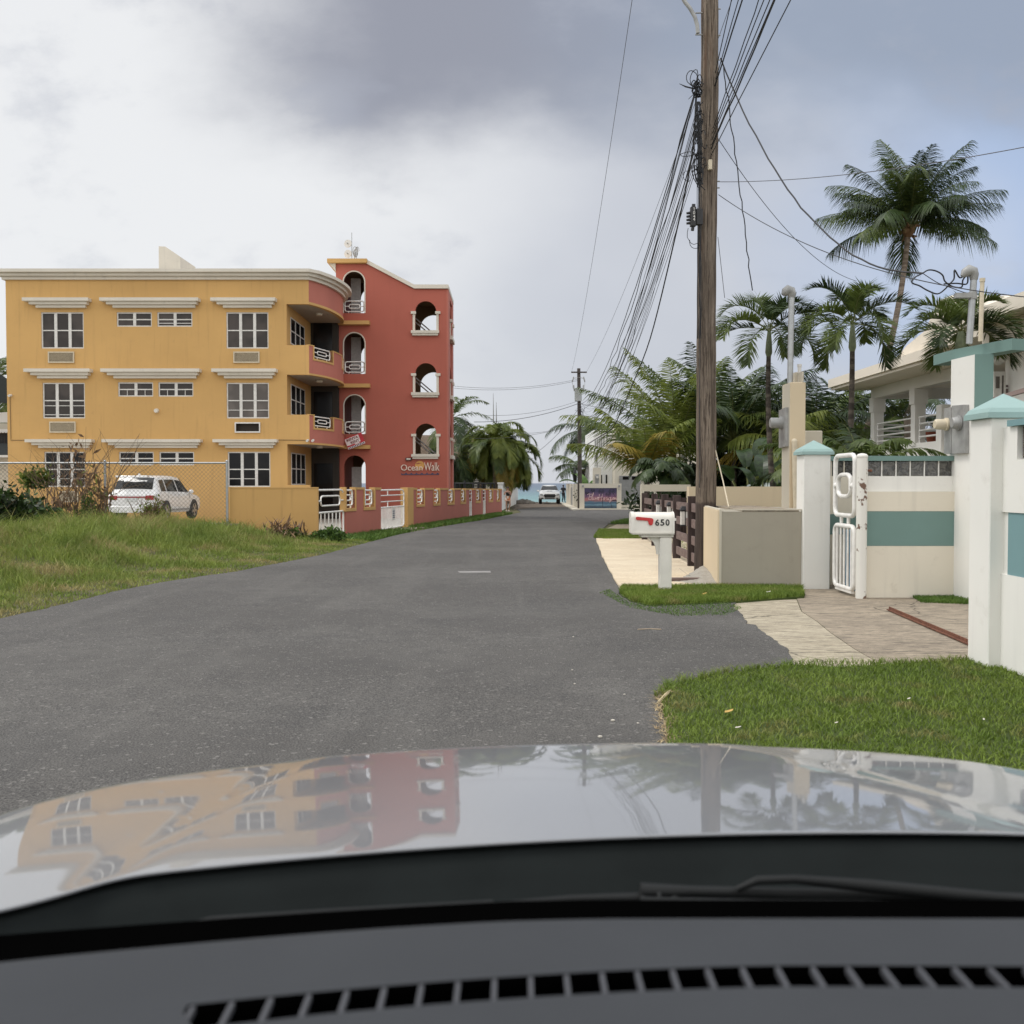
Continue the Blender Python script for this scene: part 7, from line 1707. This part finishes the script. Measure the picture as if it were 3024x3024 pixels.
m = MB(); x0, x1 = at(1490, 1427, 100).x, at(1517, 1427, 100).x; m.box(x0, x1, 100, 103, -.3, zz(1412, 100)); m.box(x1-.25, x1, 99.9, 100.1, -.3, zz(1375, 100)); m.box(x0-.2, x1+.15, 99.8, 103, zz(1380, 100), zz(1372, 100)); m.box(x0, x0+.2, 100, 100.2, -.3, zz(1380, 100)); m.build('walls', M_FW, cabn)
m = MB(); x = at(1464, 1427, 70).x; m.tube([at(1457.5, 1250, 74), at(1456.5, 1161, 74)], [.05, .012], 5); o = m.build('antenna_mast', M_GREYM); setloc(o, at(1457.5, 1250, 74)); tag(o, 'taller thin antenna rod above the clustered palms', 'antenna')
m = MB(); m.tube([at(1466, 1250, 74), at(1465.5, 1188, 74)], [.05, .012], 5); o = m.build('antenna_mast', M_GREYM); setloc(o, at(1466, 1250, 74)); tag(o, 'shorter thin antenna rod above the clustered palms', 'antenna')
# shore rocks
M_ROCK = concrete('rock', (.10, .09, .08), (.20, .18, .155))
def rock(x, y, s, i):
    r_ = random.Random(i); m = MB(); prof = 6; vs = []
    m.ball((0, 0, 0), s, 4, (1.2, 1, .7)); m.v = [(a*r_.uniform(.75, 1.2), b*r_.uniform(.75, 1.2), c*r_.uniform(.75, 1.2)) for a, b, c in m.v]
    o = m.build('rock', M_ROCK, smooth=30); o.location = (x, y, gz(y)+s*.2); tag(o, 'dark rock on the shore edge at the foot of the white street wall' if i < 6 else 'small dark rock on the shore edge before the sea', 'rock', 'rocks along the shore edge'); return o
for i in range(6): rock(gp(1533, 1486).x+.1+i*.22, 100+rnd.uniform(-2, 3), rnd.uniform(.2, .5), i)
for i in range(6, 22): rock(.9+(i-6)*.32+rnd.uniform(-.1, .1), 103.2+rnd.uniform(-.5, .5), rnd.uniform(.08, .22), i)
# rubble along the wall foot
for k in range(14):
    t = rnd.random(); c = gp(1500+30*t, 1505-18*t); m = MB(); m.ball((0, 0, 0), rnd.uniform(.06, .16), 3, (1.3, 1, .6)); o = m.build('stone', M_ROCK); o.location = c+Vector((rnd.uniform(.1, .5), 0, .03)); tag(o, 'brown stone at the foot of the white street wall', 'stone', 'stones at the foot of the white wall')
# ------------------------------------------------------------------ neighbour at the far left edge
nb = empty('neighbour_house', 'grey and white neighbouring house at the far left edge', 'house', (-32, 60, 0))
n0 = lambda py: zz(py, 60)
m = MB(); m.box(-42, at(34, 1427, 60).x, 60, 66, -.2, n0(1250)); m.build('upper_wall', M_FC, nb)
m = MB(); m.box(-42, at(36, 1427, 59).x, 59, 59.5, n0(1280), n0(1270)); m.plate([[(-42, n0(1250)), (at(30, 1400, 59).x, n0(1250)), (at(30, 1400, 59).x, n0(1220)), (-34, n0(1238))]], .4, lambda u, v, w: (u, 59+w, v)); m.build('white_roof', M_FW, nb)
m = MB(); m.box(-42, at(36, 1427, 58.8).x, 58.8, 58.95, n0(1345), n0(1312)); m.build('dark_parapet', plain('slate_panel', (.045, .055, .06), .7), nb)
m = MB(); m.box(-42, at(36, 1427, 58.8).x, 58.7, 59.2, n0(1352), n0(1346)); m.build('floor_edge', M_FW, nb)
m = MB()
for k in range(26): x = -33+.18*k; m.tube([(x, 58.7, n0(1311)), (x, 58.7, n0(1280))], .02, 4)
m.box(-42, at(34, 1427, 59).x, 59.6, 59.7, n0(1311), n0(1280)); m.build('balcony_bars', M_BLACK, nb)
an = MB(); an.plate([[(-36, n0(1100)), (at(4, 1107, 56).x, zz(1108, 56)), (at(30, 1127, 56).x, zz(1127, 56)), (at(30, 1190, 56).x, zz(1190, 56)), (-36, zz(1180, 56))]], .15, lambda u, v, w: (u, 56+w, v))
tag(setloc(an.build('awning', plain('awning_green', (.028, .035, .036), .8)), (-34, 56, 6)), 'dark grey green awning panel at the far left edge', 'awning')
# ------------------------------------------------------------------ people
M_SKIN = plain('skin', (.42, .23, .16), .55, var=.05); M_SKIN2 = plain('dark_skin', (.10, .06, .045), .55, var=.05); M_HAIR = plain('dark_hair', (.03, .02, .017), .6); M_TOP = plain('black_top', (.02, .02, .024), .8)
M_WRAP = NT('orange_print'); _v = M_WRAP.noise(5, 3, dist=1.5); _c = M_WRAP.mix(M_WRAP.sm(_v, .52, .56), (.50, .15, .05), (.62, .58, .52)); _c = M_WRAP.mix(M_WRAP.sm(_v, .40, .37), _c, (.05, .05, .05)); M_WRAP = M_WRAP.done(_c, .8)
def skinned(name, joints, edges, mat, parent, sub=2):
    me = bpy.data.meshes.new(name); me.from_pydata([j[:3] for j in joints], edges, []); o = bpy.data.objects.new(name, me); COL.objects.link(o)
    sk = o.modifiers.new('s', 'SKIN'); sk.use_smooth_shade = True
    for i, j in enumerate(joints):
        v = me.skin_vertices[0].data[i]; r = j[3]; v.radius = (r, r) if not isinstance(r, tuple) else r; v.use_root = (i == 0)
    ss_ = o.modifiers.new('u', 'SUBSURF'); ss_.levels = sub; ss_.render_levels = sub
    bpy.context.view_layer.update(); nm = bpy.data.meshes.new_from_object(o.evaluated_get(bpy.context.evaluated_depsgraph_get())); bpy.data.objects.remove(o); bpy.data.meshes.remove(me)
    nm.name = name; nm.materials.clear(); nm.materials.append(mat); q = bpy.data.objects.new(name, nm); COL.objects.link(q); q.parent = parent
    for p in nm.polygons: p.use_smooth = True
    return q
def hand(J, E, wi, w, dr, side, s=1.0):
    """palm and five bent fingers added to the skeleton at wrist index wi"""
    w = Vector(w); dr = Vector(dr).normalized(); sd = Vector(side).normalized(); k = len(J); pm = w+dr*.05*s; J.append((*pm, (.030*s, .018*s))); E.append((wi, k))
    for f, (off, ln) in enumerate(((-.028, .060), (-.010, .070), (.010, .066), (.028, .052))):
        a = pm+dr*.035*s+sd*off*s; b = a+dr*ln*.55*s; c = b+(dr*.6+sd.cross(dr)*.6).normalized()*ln*.45*s
        n_ = len(J); J += [(*a, .009*s), (*b, .008*s), (*c, .0065*s)]; E += [(k, n_), (n_, n_+1), (n_+1, n_+2)]
    n_ = len(J); a = pm+sd*.035*s-dr*.01*s; J += [(*a, .010*s), (*(a+dr*.035*s+sd*.015*s), .008*s)]; E += [(k, n_), (n_, n_+1)]
def person(label, loc, rz, P, skin, sc=1.0):
    e = empty('person', label, 'person', loc, None, rz); j = P
    J = [(*j['pelvis'], .115), (*j['waist'], .095), (*j['chest'], .125), (*j['neck0'], .055), (*j['neck1'], .050), (*j['head'], .082), (*j['crown'], .070)]
    E = [(0, 1), (1, 2), (2, 3), (3, 4), (4, 5), (5, 6)]
    for s in ('l', 'r'):
        k = len(J); J += [(*j['hip'+s], .088), (*j['knee'+s], .052), (*j['calf'+s], .050), (*j['ankle'+s], .034), (*j['toe'+s], (.035, .022))]; E += [(0, k), (k, k+1), (k+1, k+2), (k+2, k+3), (k+3, k+4)]
        k = len(J); J += [(*j['sh'+s], .055), (*j['elb'+s], .038), (*j['wr'+s], .026)]; E += [(2, k), (k, k+1), (k+1, k+2)]
        w, el = Vector(j['wr'+s]), Vector(j['elb'+s]); hand(J, E, k+2, w, w-el, (0, -1, 0) if abs((w-el).normalized().y) < .8 else (1, 0, 0))
    skinned('body', J, E, skin, e)
    # face
    hd = Vector(j['head']); m = MB(); m.ball(hd+Vector((0, -.092, -.005)), .016, 4, (1, 1.2, 1.5)); m.build('nose', skin, e, world=False, smooth=60)
    m = MB()
    for s in (-1, 1): m.ball(hd+Vector((s*.033, -.078, .02)), .011, 4)
    m.build('eyes', M_BLACK, e, world=False); m = MB(); m.ball(hd+Vector((0, -.080, -.045)), .020, 4, (1.2, .4, .3)); m.build('mouth', plain('lips', (.30, .09, .08), .5), e, world=False)
    m = MB()
    for s in (-1, 1): m.ball(hd+Vector((s*.088, 0, 0)), .022, 4, (.4, .8, 1.3))
    m.build('ears', skin, e, world=False, smooth=60)
    return e
W = dict(pelvis=(0, 0, .90), waist=(0, 0, 1.06), chest=(0, 0, 1.24), neck0=(0, .01, 1.38), neck1=(0, 0, 1.45), head=(.0, -.01, 1.55), crown=(0, 0, 1.60), hipl=(-.09, 0, .84), kneel=(-.10, -.03, .48), calfl=(-.10, .0, .36), anklel=(-.09, .02, .08), toel=(-.10, -.12, .03),
 hipr=(.09, 0, .84), kneer=(.15, -.08, .48), calfr=(.13, -.04, .36), ankler=(.06, -.02, .08), toer=(.06, -.16, .03), shl=(-.17, 0, 1.33), elbl=(-.26, -.02, 1.12), wrl=(-.22, -.22, 1.16), shr=(.17, 0, 1.33), elbr=(.24, -.04, 1.08), wrr=(.06, -.20, 1.22))
wl_ = gp(1499.5, 1509)
wo = person('woman in a black halter top and orange print wrap standing by the white street wall', wl_, R(8), W, M_SKIN)
skinned('black_top', [(0, 0, 1.00, .125), (0, 0, 1.12, .125), (0, -.005, 1.24, .155), (0, -.005, 1.31, .13)], [(0, 1), (1, 2), (2, 3)], M_TOP, wo)
m = MB(); m.lathe([(.115, 1.03), (.135, .98), (.165, .90), (.19, .80), (.215, .69), (.205, .685), (.18, .8), (.12, 1.0)], 24, Matrix.Diagonal((1.08, .78, 1, 1))); m.build('wrap_skirt', M_WRAP, wo, world=False, smooth=60)
m = MB(); m.ball((0, .015, 1.585), .098, 8, (.95, 1.02, 1.0)); m.ball((0, .10, 1.60), .05, 6); m.v = [(a, max(b, -.05), c) if c < 1.60 else (a, b, c) for a, b, c in m.v]; m.build('hair', M_HAIR, wo, world=False, smooth=60)
m = MB(); m.box(-.075, .075, -.098, -.085, 1.555, 1.585); m.build('sunglasses', M_BLACK, wo, world=False)
m = MB()
for a, b in ((-.10, -.05), (.06, -.09)): m.bbox(a-.045, a+.045, b-.13, b+.12, 0, .035, .012)
m.build('sandals', M_FRAME, wo, world=False)
Mn = dict(pelvis=(0, 0, .95), waist=(0, 0, 1.10), chest=(0, 0, 1.32), neck0=(0, .0, 1.48), neck1=(0, -.01, 1.54), head=(.0, -.02, 1.64), crown=(0, -.01, 1.69), hipl=(-.09, 0, .90), kneel=(-.07, -.10, .50), calfl=(-.07, -.04, .38), anklel=(-.08, .08, .09), toel=(-.08, -.05, .03),
 hipr=(.09, 0, .90), kneer=(.10, -.12, .52), calfr=(.10, -.14, .40), ankler=(.10, -.16, .08), toer=(.11, -.32, .03), shl=(-.19, 0, 1.42), elbl=(-.30, .06, 1.16), wrl=(-.34, -.02, .95), shr=(.19, 0, 1.42), elbr=(.28, -.02, 1.16), wrr=(.27, -.14, .96))
ml = gp(1663.5, 1485.5); ml.z += .1
mo = person('person in dark clothes walking beside the white pickup truck', ml, R(20), Mn, M_SKIN2)
skinned('dark_shirt', [(0, 0, .98, .14), (0, 0, 1.12, .13), (0, 0, 1.34, .155), (0, 0, 1.44, .11), (-.19, 0, 1.42, .072), (-.27, .04, 1.22, .060), (.19, 0, 1.42, .072), (.26, -.01, 1.22, .060)], [(0, 1), (1, 2), (2, 3), (2, 4), (4, 5), (2, 6), (6, 7)], M_TOP, mo)
skinned('trousers', [(0, 0, .96, .13), (-.09, 0, .88, .105), (-.07, -.10, .50, .075), (-.08, .07, .12, .062), (.09, 0, .88, .105), (.10, -.12, .52, .075), (.10, -.155, .12, .062)], [(0, 1), (1, 2), (2, 3), (0, 4), (4, 5), (5, 6)], M_TOP, mo)
m = MB(); m.ball((0, .0, 1.68), .10, 8, (.95, 1.02, .95)); m.v = [(a, max(b, -.05), c) if c < 1.69 else (a, b, c) for a, b, c in m.v]; m.build('hair', M_HAIR, mo, world=False, smooth=60)
m = MB()
for a, b in ((-.08, 0), (.105, -.24)): m.bbox(a-.05, a+.05, b-.10, b+.14, 0, .06, .015)
m.build('shoes', M_BLACK, mo, world=False)
# ------------------------------------------------------------------ small things on the ground
def leaf(px, py, s, mat, label, dz=.07, name='fallen_leaf'):
    c = gp(px, py, dz); m = MB(); r_ = random.Random(px); a = r_.uniform(0, 3)
    u_ = Vector((math.cos(a)*.4+.6, math.sin(a), 0)).normalized(); v_ = Vector((-u_.y, u_.x, 0))
    pts = [(-1, 0, .0), (-.5, .32, .14), (.2, .36, .1), (1, 0, .25), (.3, -.33, .12), (-.5, -.3, .05), (0, 0, .0)]
    m.add([c+u_*x*s+v_*y*s+Vector((0, 0, z*s)) for x, y, z in pts], [(6, 0, 1), (6, 1, 2), (6, 2, 3), (6, 3, 4), (6, 4, 5), (6, 5, 0)])
    for k in range(len(m.v)): pass
    return tag(setloc(m.build(name, mat), c), label, 'leaf')
M_LY = plain('yellow_dead_leaf', (.55, .36, .10), .7); M_LW = plain('pale_dead_leaf', (.62, .58, .50), .7)
leaf(2153, 2101, .05, M_LY, 'yellow brown fallen leaf on the near lawn', .09); leaf(2180, 2148, .028, M_LW, 'whitish fallen leaf on the near lawn', .09); leaf(2684, 2063, .025, M_LW, 'pale bent leaf scrap in the middle of the near lawn', .09); leaf(2470, 2134, .02, M_LW, 'small pale leaf scrap near the lawn front', .09); leaf(2905, 2124, .02, M_LW, 'pale leaf scrap at the right of the near lawn', .09); leaf(2270, 1748, .055, M_LW, 'white leaf in the grass strip before the taupe wall', .10); leaf(2081, 1754, .08, M_LY, 'brown leaf in the grass strip before the taupe wall', .09)
m = MB(); a, b = gp(1883, 1858.5, .03), gp(1953, 1858.5, .03); m.tube([a, (a+b)/2+Vector((0, .01, .006)), b], .006, 5); tag(setloc(m.build('twig', M_TWIG and plain('pale_twig', (.42, .34, .24), .8)), a), 'straight pale stick lying on the asphalt', 'twig')
m = MB(); a, b = gp(1944, 2074, .03), gp(1978, 2040, .05); m.tube([a, (a+b)/2+Vector((.02, 0, .02)), b], [.010, .014, .008], 5); tag(setloc(m.build('twig', plain('straw_twig', (.52, .42, .26), .8)), a), 'straw coloured stalk at the left tip of the near lawn', 'twig')
for k, (px, py) in enumerate(((1810, 2127), (1772, 2175), (1697, 2019), (1844, 2050), (1690, 1978), (1693, 1880), (1884, 2135))):
    m = MB(); m.ball((0, 0, 0), .012 if k < 2 else .007, 3, (1.4, 1, .7)); o = m.build('pebble', M_LW); o.location = gp(px, py, .03); tag(o, 'small white pebble on the asphalt left of the near lawn', 'pebble', 'white pebbles on the asphalt')
M_MARK = plain('worn_paint', (.26, .25, .24), .9)
sheet('road_mark', jag(P2([(1352, 1691), (1452, 1690), (1450, 1695), (1360, 1695)]), .12, .02), .027, M_MARK, .004)
m = MB(); c = at(104, 1698, 20); r_ = random.Random(5)
for k in range(7): g = r_.uniform(0, 6); m.add([c+Vector((r_.uniform(-.12, .12), r_.uniform(-.1, .1), r_.uniform(.0, .06))) for _ in range(4)], [(0, 1, 2, 3)])
o = m.build('plastic_scrap', M_FRAME); setloc(o, c); tag(o, 'crumpled white plastic scrap in the wild grass', 'litter')
bx_ = gp(2021, 1716, .05); m = MB(); m.bbox(bx_.x-.33, bx_.x+.33, bx_.y-.05, bx_.y+.06, bx_.z, bx_.z+.06, .01); tag(setloc(m.build('wood_block', M_BROWNL), bx_), 'brown board lying on the tan slab behind the mailbox post', 'board')
# ------------------------------------------------------------------ the car we sit in
M_HOOD = NT('silver_white_paint'); _f = M_HOOD.noise(900, 2); _c = M_HOOD.mix(M_HOOD.sm(_f, .4, .6), (.20, .205, .215), (.245, .25, .26)); M_HOOD = M_HOOD.done(_c, .38, metal=.15, coat=1); M_HOOD.node_tree.nodes['Principled BSDF'].inputs['Coat IOR'].default_value = 1.62
M_COWL = plain('cowl_plastic', (.011, .0135, .0135), .9, var=.1, spec=.12); M_WIPE = plain('wiper_metal', (.012, .013, .013), .6, spec=.25); M_DASH = plain('dash_plastic', (.044, .047, .052), .8, var=.04, vs=5, bump=.25, bs=900, spec=.2); M_DASHL = plain('dash_grille', (.060, .062, .070), .7, var=.03); M_SLOT = plain('vent_black', (.0012, .0012, .0012), .95, spec=0)
CX = .36
own = empty('own_car', 'silver white car seen from its driver seat: hood, cowl, wipers and dashboard', 'car', (CX, 1.5, 0))
# the hood is laid out in the car's own frame: u across, v forward, turned 7 degrees left of the camera
PSI = R(7); CW = (.33, 0.0)
def LW(u, v, z): return (CW[0]+u*math.cos(PSI)-v*math.sin(PSI), CW[1]+u*math.sin(PSI)+v*math.cos(PSI), z)
US = [-1.06, -1.05, -1.03, -1.0, -.96, -.92, -.88, -.84, -.80, -.76, -.72, -.68, -.64, -.60, -.56, -.52, -.48, -.44, -.38, -.30, -.2, -.1, 0]; US = US+[-x for x in US[-2::-1]]
def rear_v(u):
    a = abs(u); return 1.567-.12*a*a-.075*ss((a-.66)/.2)-.10*max(0, a-.82)
def front_v(u):
    a = abs(u); return 2.425-.28*a*a-.13*a**8
def hood_z(u, v):
    a = abs(u); t = v-1.56; f = (v-1.5)/.85; ck = .70-.22*max(0, min(1, f))
    return 1.119-.060*t-.036*t*t-.016*a*a-.005*ss((a-ck)/.075)-.030*max(0, a-.90)**2*12
vs = []; rows = 26; nose = 9
for u in US:
    y0, y1 = rear_v(u), front_v(u)
    vs.append(LW(u, y0-.002, hood_z(u, y0)-.0045)); vs.append(LW(u, y0-.0025, hood_z(u, y0)-.0015))
    for k in range(rows+1):
        y = y0+(y1-y0)*(k/rows if k > 3 else (0, .0015, .006, .03)[k])+0; vs.append(LW(u, y, hood_z(u, y)))
    z = hood_z(u, y1); sl = -.060-.072*(y1-1.56)
    for k in range(1, nose+1):
        g = k/nose*1.4; r = .18; vs.append(LW(u*(1-.02*k/nose), y1+r*math.sin(g), z+sl*r*math.sin(g)-r*(1-math.cos(g))*.9))
NR = rows+3+nose; fs = [(i*NR+k, (i+1)*NR+k, (i+1)*NR+k+1, i*NR+k+1) for i in range(len(US)-1) for k in range(NR-1)]
m = MB(); m.add(vs, fs); o = m.build('hood', M_HOOD, own, smooth=50); md = o.modifiers.new('s', 'SUBSURF'); md.levels = 1; md.render_levels = 2
m = MB(); ring = [(u, front_v(u)+.12, hood_z(u, front_v(u))-.14) for u in US]
m.add([LW(*p) for p in ring]+[LW(u, v+.05, .35) for u, v, z in ring], [(i, i+1, len(ring)+i+1, len(ring)+i) for i in range(len(ring)-1)])
for s in (-1, 1):
    yy = (.6, .9, 1.1, 1.3, 1.5, 1.7, 1.9, 2.0, 2.06); n = len(yy)
    top = [LW(s*1.066, y, hood_z(1.06, max(y, 1.3))-.006) for y in yy]; md_ = [LW(s*1.10, y, hood_z(1.06, max(y, 1.3))-.10) for y in yy]; lo = [LW(s*1.10, y, .35) for y in yy]
    m.add(top+md_+lo, [(i, i+1, n+i+1, n+i) for i in range(n-1)]+[(n+i, n+i+1, 2*n+i+1, 2*n+i) for i in range(n-1)])
m.build('fenders', M_WCAR, own, smooth=50)
# cowl: black tray between hood and windscreen base
vs = []; UC = [-1.05+2.1*i/26 for i in range(27)]; prof = ((.035, -.014), (.0, -.016), (-.03, -.045), (-.10, -.098), (-.22, -.128), (-.36, -.140), (-.5, -.155))
for u in UC:
    y0 = rear_v(u); z0 = hood_z(u, y0)
    for dy, dz in prof: vs.append(LW(u, y0+dy, z0+dz))
n = len(prof); m = MB(); m.add(vs, [(i*n+k, (i+1)*n+k, (i+1)*n+k+1, i*n+k+1) for i in range(len(UC)-1) for k in range(n-1)]); m.build('cowl_panel', M_COWL, own, smooth=60)
m = MB(); XS = [-1.1+2.6*i/26 for i in range(27)]
def wsb(x): return 1.15-.10*max(0, .1-x)**1.5-.03*max(0, x-.5)**2
vs = [(x, wsb(x)+dy, 1.187-.03*max(0, -x)+dz) for x in XS for dy, dz in ((.04, -.25), (.02, -.02), (0, 0), (-.05, -.002), (-.12, -.03), (-.14, -.2))]; m.add(vs, [(i*6+k, (i+1)*6+k, (i+1)*6+k+1, i*6+k+1) for i in range(len(XS)-1) for k in range(5)]); m.build('windscreen_base', M_SLOT, own, smooth=60)
# wipers (seen at grazing angle on the cowl)
def vpt(vx, vy, Y_): return at(vx*1.5652, vy*1.5652, Y_)
w1 = MB(); w1.tube([vpt(330, 1757, 1.20), vpt(400, 1738, 1.22), vpt(640, 1722, 1.27), vpt(930, 1706, 1.31)], .006, 8); w1.tube([vpt(330, 1760, 1.2), vpt(640, 1728, 1.26), vpt(930, 1712, 1.3), vpt(1210, 1712, 1.3)], .004, 6)
w1.tube([vpt(925, 1708, 1.3), vpt(1080, 1697, 1.32), vpt(1210, 1695, 1.33)], [.004, .006, .008], 8); w1.build('wiper', M_WIPE, own, smooth=60)
w2 = MB(); w2.tube([vpt(1208, 1682, 1.33), vpt(1300, 1682, 1.33), vpt(1480, 1686, 1.33), vpt(1640, 1690, 1.33), vpt(1932, 1699, 1.32)], [.012, .008, .008, .010, .010], 8)
w2.tube([vpt(1390, 1678, 1.32), vpt(1430, 1661, 1.32), vpt(1500, 1659, 1.32), vpt(1640, 1672, 1.31), vpt(1800, 1688, 1.3), vpt(1932, 1697, 1.3)], [.004, .006, .006, .009, .009, .006], 8)
w2.tube([vpt(1208, 1700, 1.3), vpt(1270, 1702, 1.3), vpt(1450, 1705, 1.3), vpt(1640, 1706, 1.29), vpt(1930, 1712, 1.28)], .006, 8)
w2.tube([vpt(1215, 1684, 1.33), vpt(1212, 1706, 1.31), vpt(1268, 1708, 1.31), vpt(1275, 1688, 1.33)], .006, 6); w2.tube([vpt(1240, 1697, 1.31), vpt(1246, 1697, 1.31)], .010, 8); w2.build('wiper', M_WIPE, own, smooth=60)
# dashboard top with the defroster vent
def dash_z(x, y):          # gentle crown, falls towards the screen and to the left
    return 1.243-.04*max(0, (y-.92))-.035*max(0, -x)**1.3-.02*max(0, (x-.5))**2-.10*max(0, .80-y)
def edge_y(x): return .995-.16*max(0, (-x+.10))**1.5-.02*max(0, x-.4)**2
def vent_px(vx):            # centre line of the slot row, measured in the photograph
    t = (vx-1510)/1000; return 1841+60*max(0, -t)**1.65+6*max(0, t)**1.5
def dpt(vx, vy):            # photograph pixel to a point on the dash surface
    d = ray(vx*1.5652, vy*1.5652); t = .45
    for _ in range(40):
        p = Vector((0, 0, H))+d*t; e = p.z-dash_z(p.x, p.y); t += e/abs(d.z)*.7
    return Vector((0, 0, H))+d*t
HW = 26
sl = []
xs = list(range(-500, 2700, 40))
upper, lowr = [], []
for vx in xs:
    c = dpt(vx, vent_px(vx)); g = .0185; upper.append((c.x, c.y+g)); lowr.append((c.x, c.y-g))
m = MB(); n = len(xs); va = []; NF = 10
for i in range(n):
    x, y = upper[i]; ye = edge_y(x)
    for k in range(NF+1): yy = y+(ye-y)*k/NF; f = k/NF; va.append((x, yy, dash_z(x, yy)-.012*max(0, (f-.8)/.2)**2))
    va.append((x, ye+.012, dash_z(x, ye)-.035)); va.append((x, ye+.015, dash_z(x, ye)-.14))
NN = NF+3; fs = [(i*NN+k, (i+1)*NN+k, (i+1)*NN+k+1, i*NN+k+1) for i in range(n-1) for k in range(NN-1)]
m.add(va, fs)
va = []
for i in range(n):
    x, y = lowr[i]
    for k in range(9): yy = y-(y-.45)*k/8; va.append((x, yy, dash_z(x, yy)-(.0 if k < 3 else .02*((k-2)/6)**2)))
m.add(va, [(i*9+k, i*9+k+1, (i+1)*9+k+1, (i+1)*9+k) for i in range(n-1) for k in range(8)])
dash = m.build('dashboard', M_DASH, own, smooth=60)
m = MB(); va = []
for i in range(n):
    (x, y), (x2, y2) = upper[i], lowr[i]; va += [(x, y, dash_z(x, y)), (x, y, dash_z(x, y)-.022), (x2, y2, dash_z(x2, y2)-.022), (x2, y2, dash_z(x2, y2))]
m.add(va, [(i*4+k, i*4+k+1, (i+1)*4+k+1, (i+1)*4+k) for i in range(n-1) for k in range(3)]); m.build('vent_channel', M_SLOT, dash)
m = MB(); pitch = .0305; c0 = dpt(351, vent_px(351)); x = c0.x; k = 0
def vy_at(xq):
    for i in range(n-1):
        if upper[i][0] <= xq <= upper[i+1][0]:
            t = (xq-upper[i][0])/(upper[i+1][0]-upper[i][0]); return upper[i][1]+(upper[i+1][1]-upper[i][1])*t, lowr[i][1]+(lowr[i+1][1]-lowr[i][1])*t
    return None
m2 = MB()
while x < 1.1:
    q = vy_at(x)
    if q:
        w = .0020; a, b = q[1]-.001, q[0]+.001
        m = MB(); m.add([(x-w, a, dash_z(x, a)-.001), (x+w, a, dash_z(x, a)-.001), (x+w, b, dash_z(x, b)-.001), (x-w, b, dash_z(x, b)-.001), (x-w, a, dash_z(x, a)-.007), (x+w, a, dash_z(x, a)-.007), (x+w, b, dash_z(x, b)-.007), (x-w, b, dash_z(x, b)-.007)], [(0, 1, 2, 3), (0, 4, 5, 1), (1, 5, 6, 2), (2, 6, 7, 3), (3, 7, 4, 0)]); m.build('vent_bar', M_DASHL, dash)
    x += pitch
# left end: filled so the slots stop at the first one
q = [i for i in range(n) if upper[i][0] < c0.x]
va = []; m = MB()
for i in q+[q[-1]+1]:
    (xa, ya), (xb, yb) = upper[i], lowr[i]
    if i == q[-1]+1: xa = c0.x-.012; xb = c0.x+.012; ya, yb = vy_at(c0.x)
    va += [(xa, ya, dash_z(xa, ya)+.0004), (xb, yb, dash_z(xb, yb)+.0004)]
m.add(va, [(2*i, 2*i+1, 2*i+3, 2*i+2) for i in range(len(va)//2-1)]); m.build('vent_end_cover', M_DASH, dash)
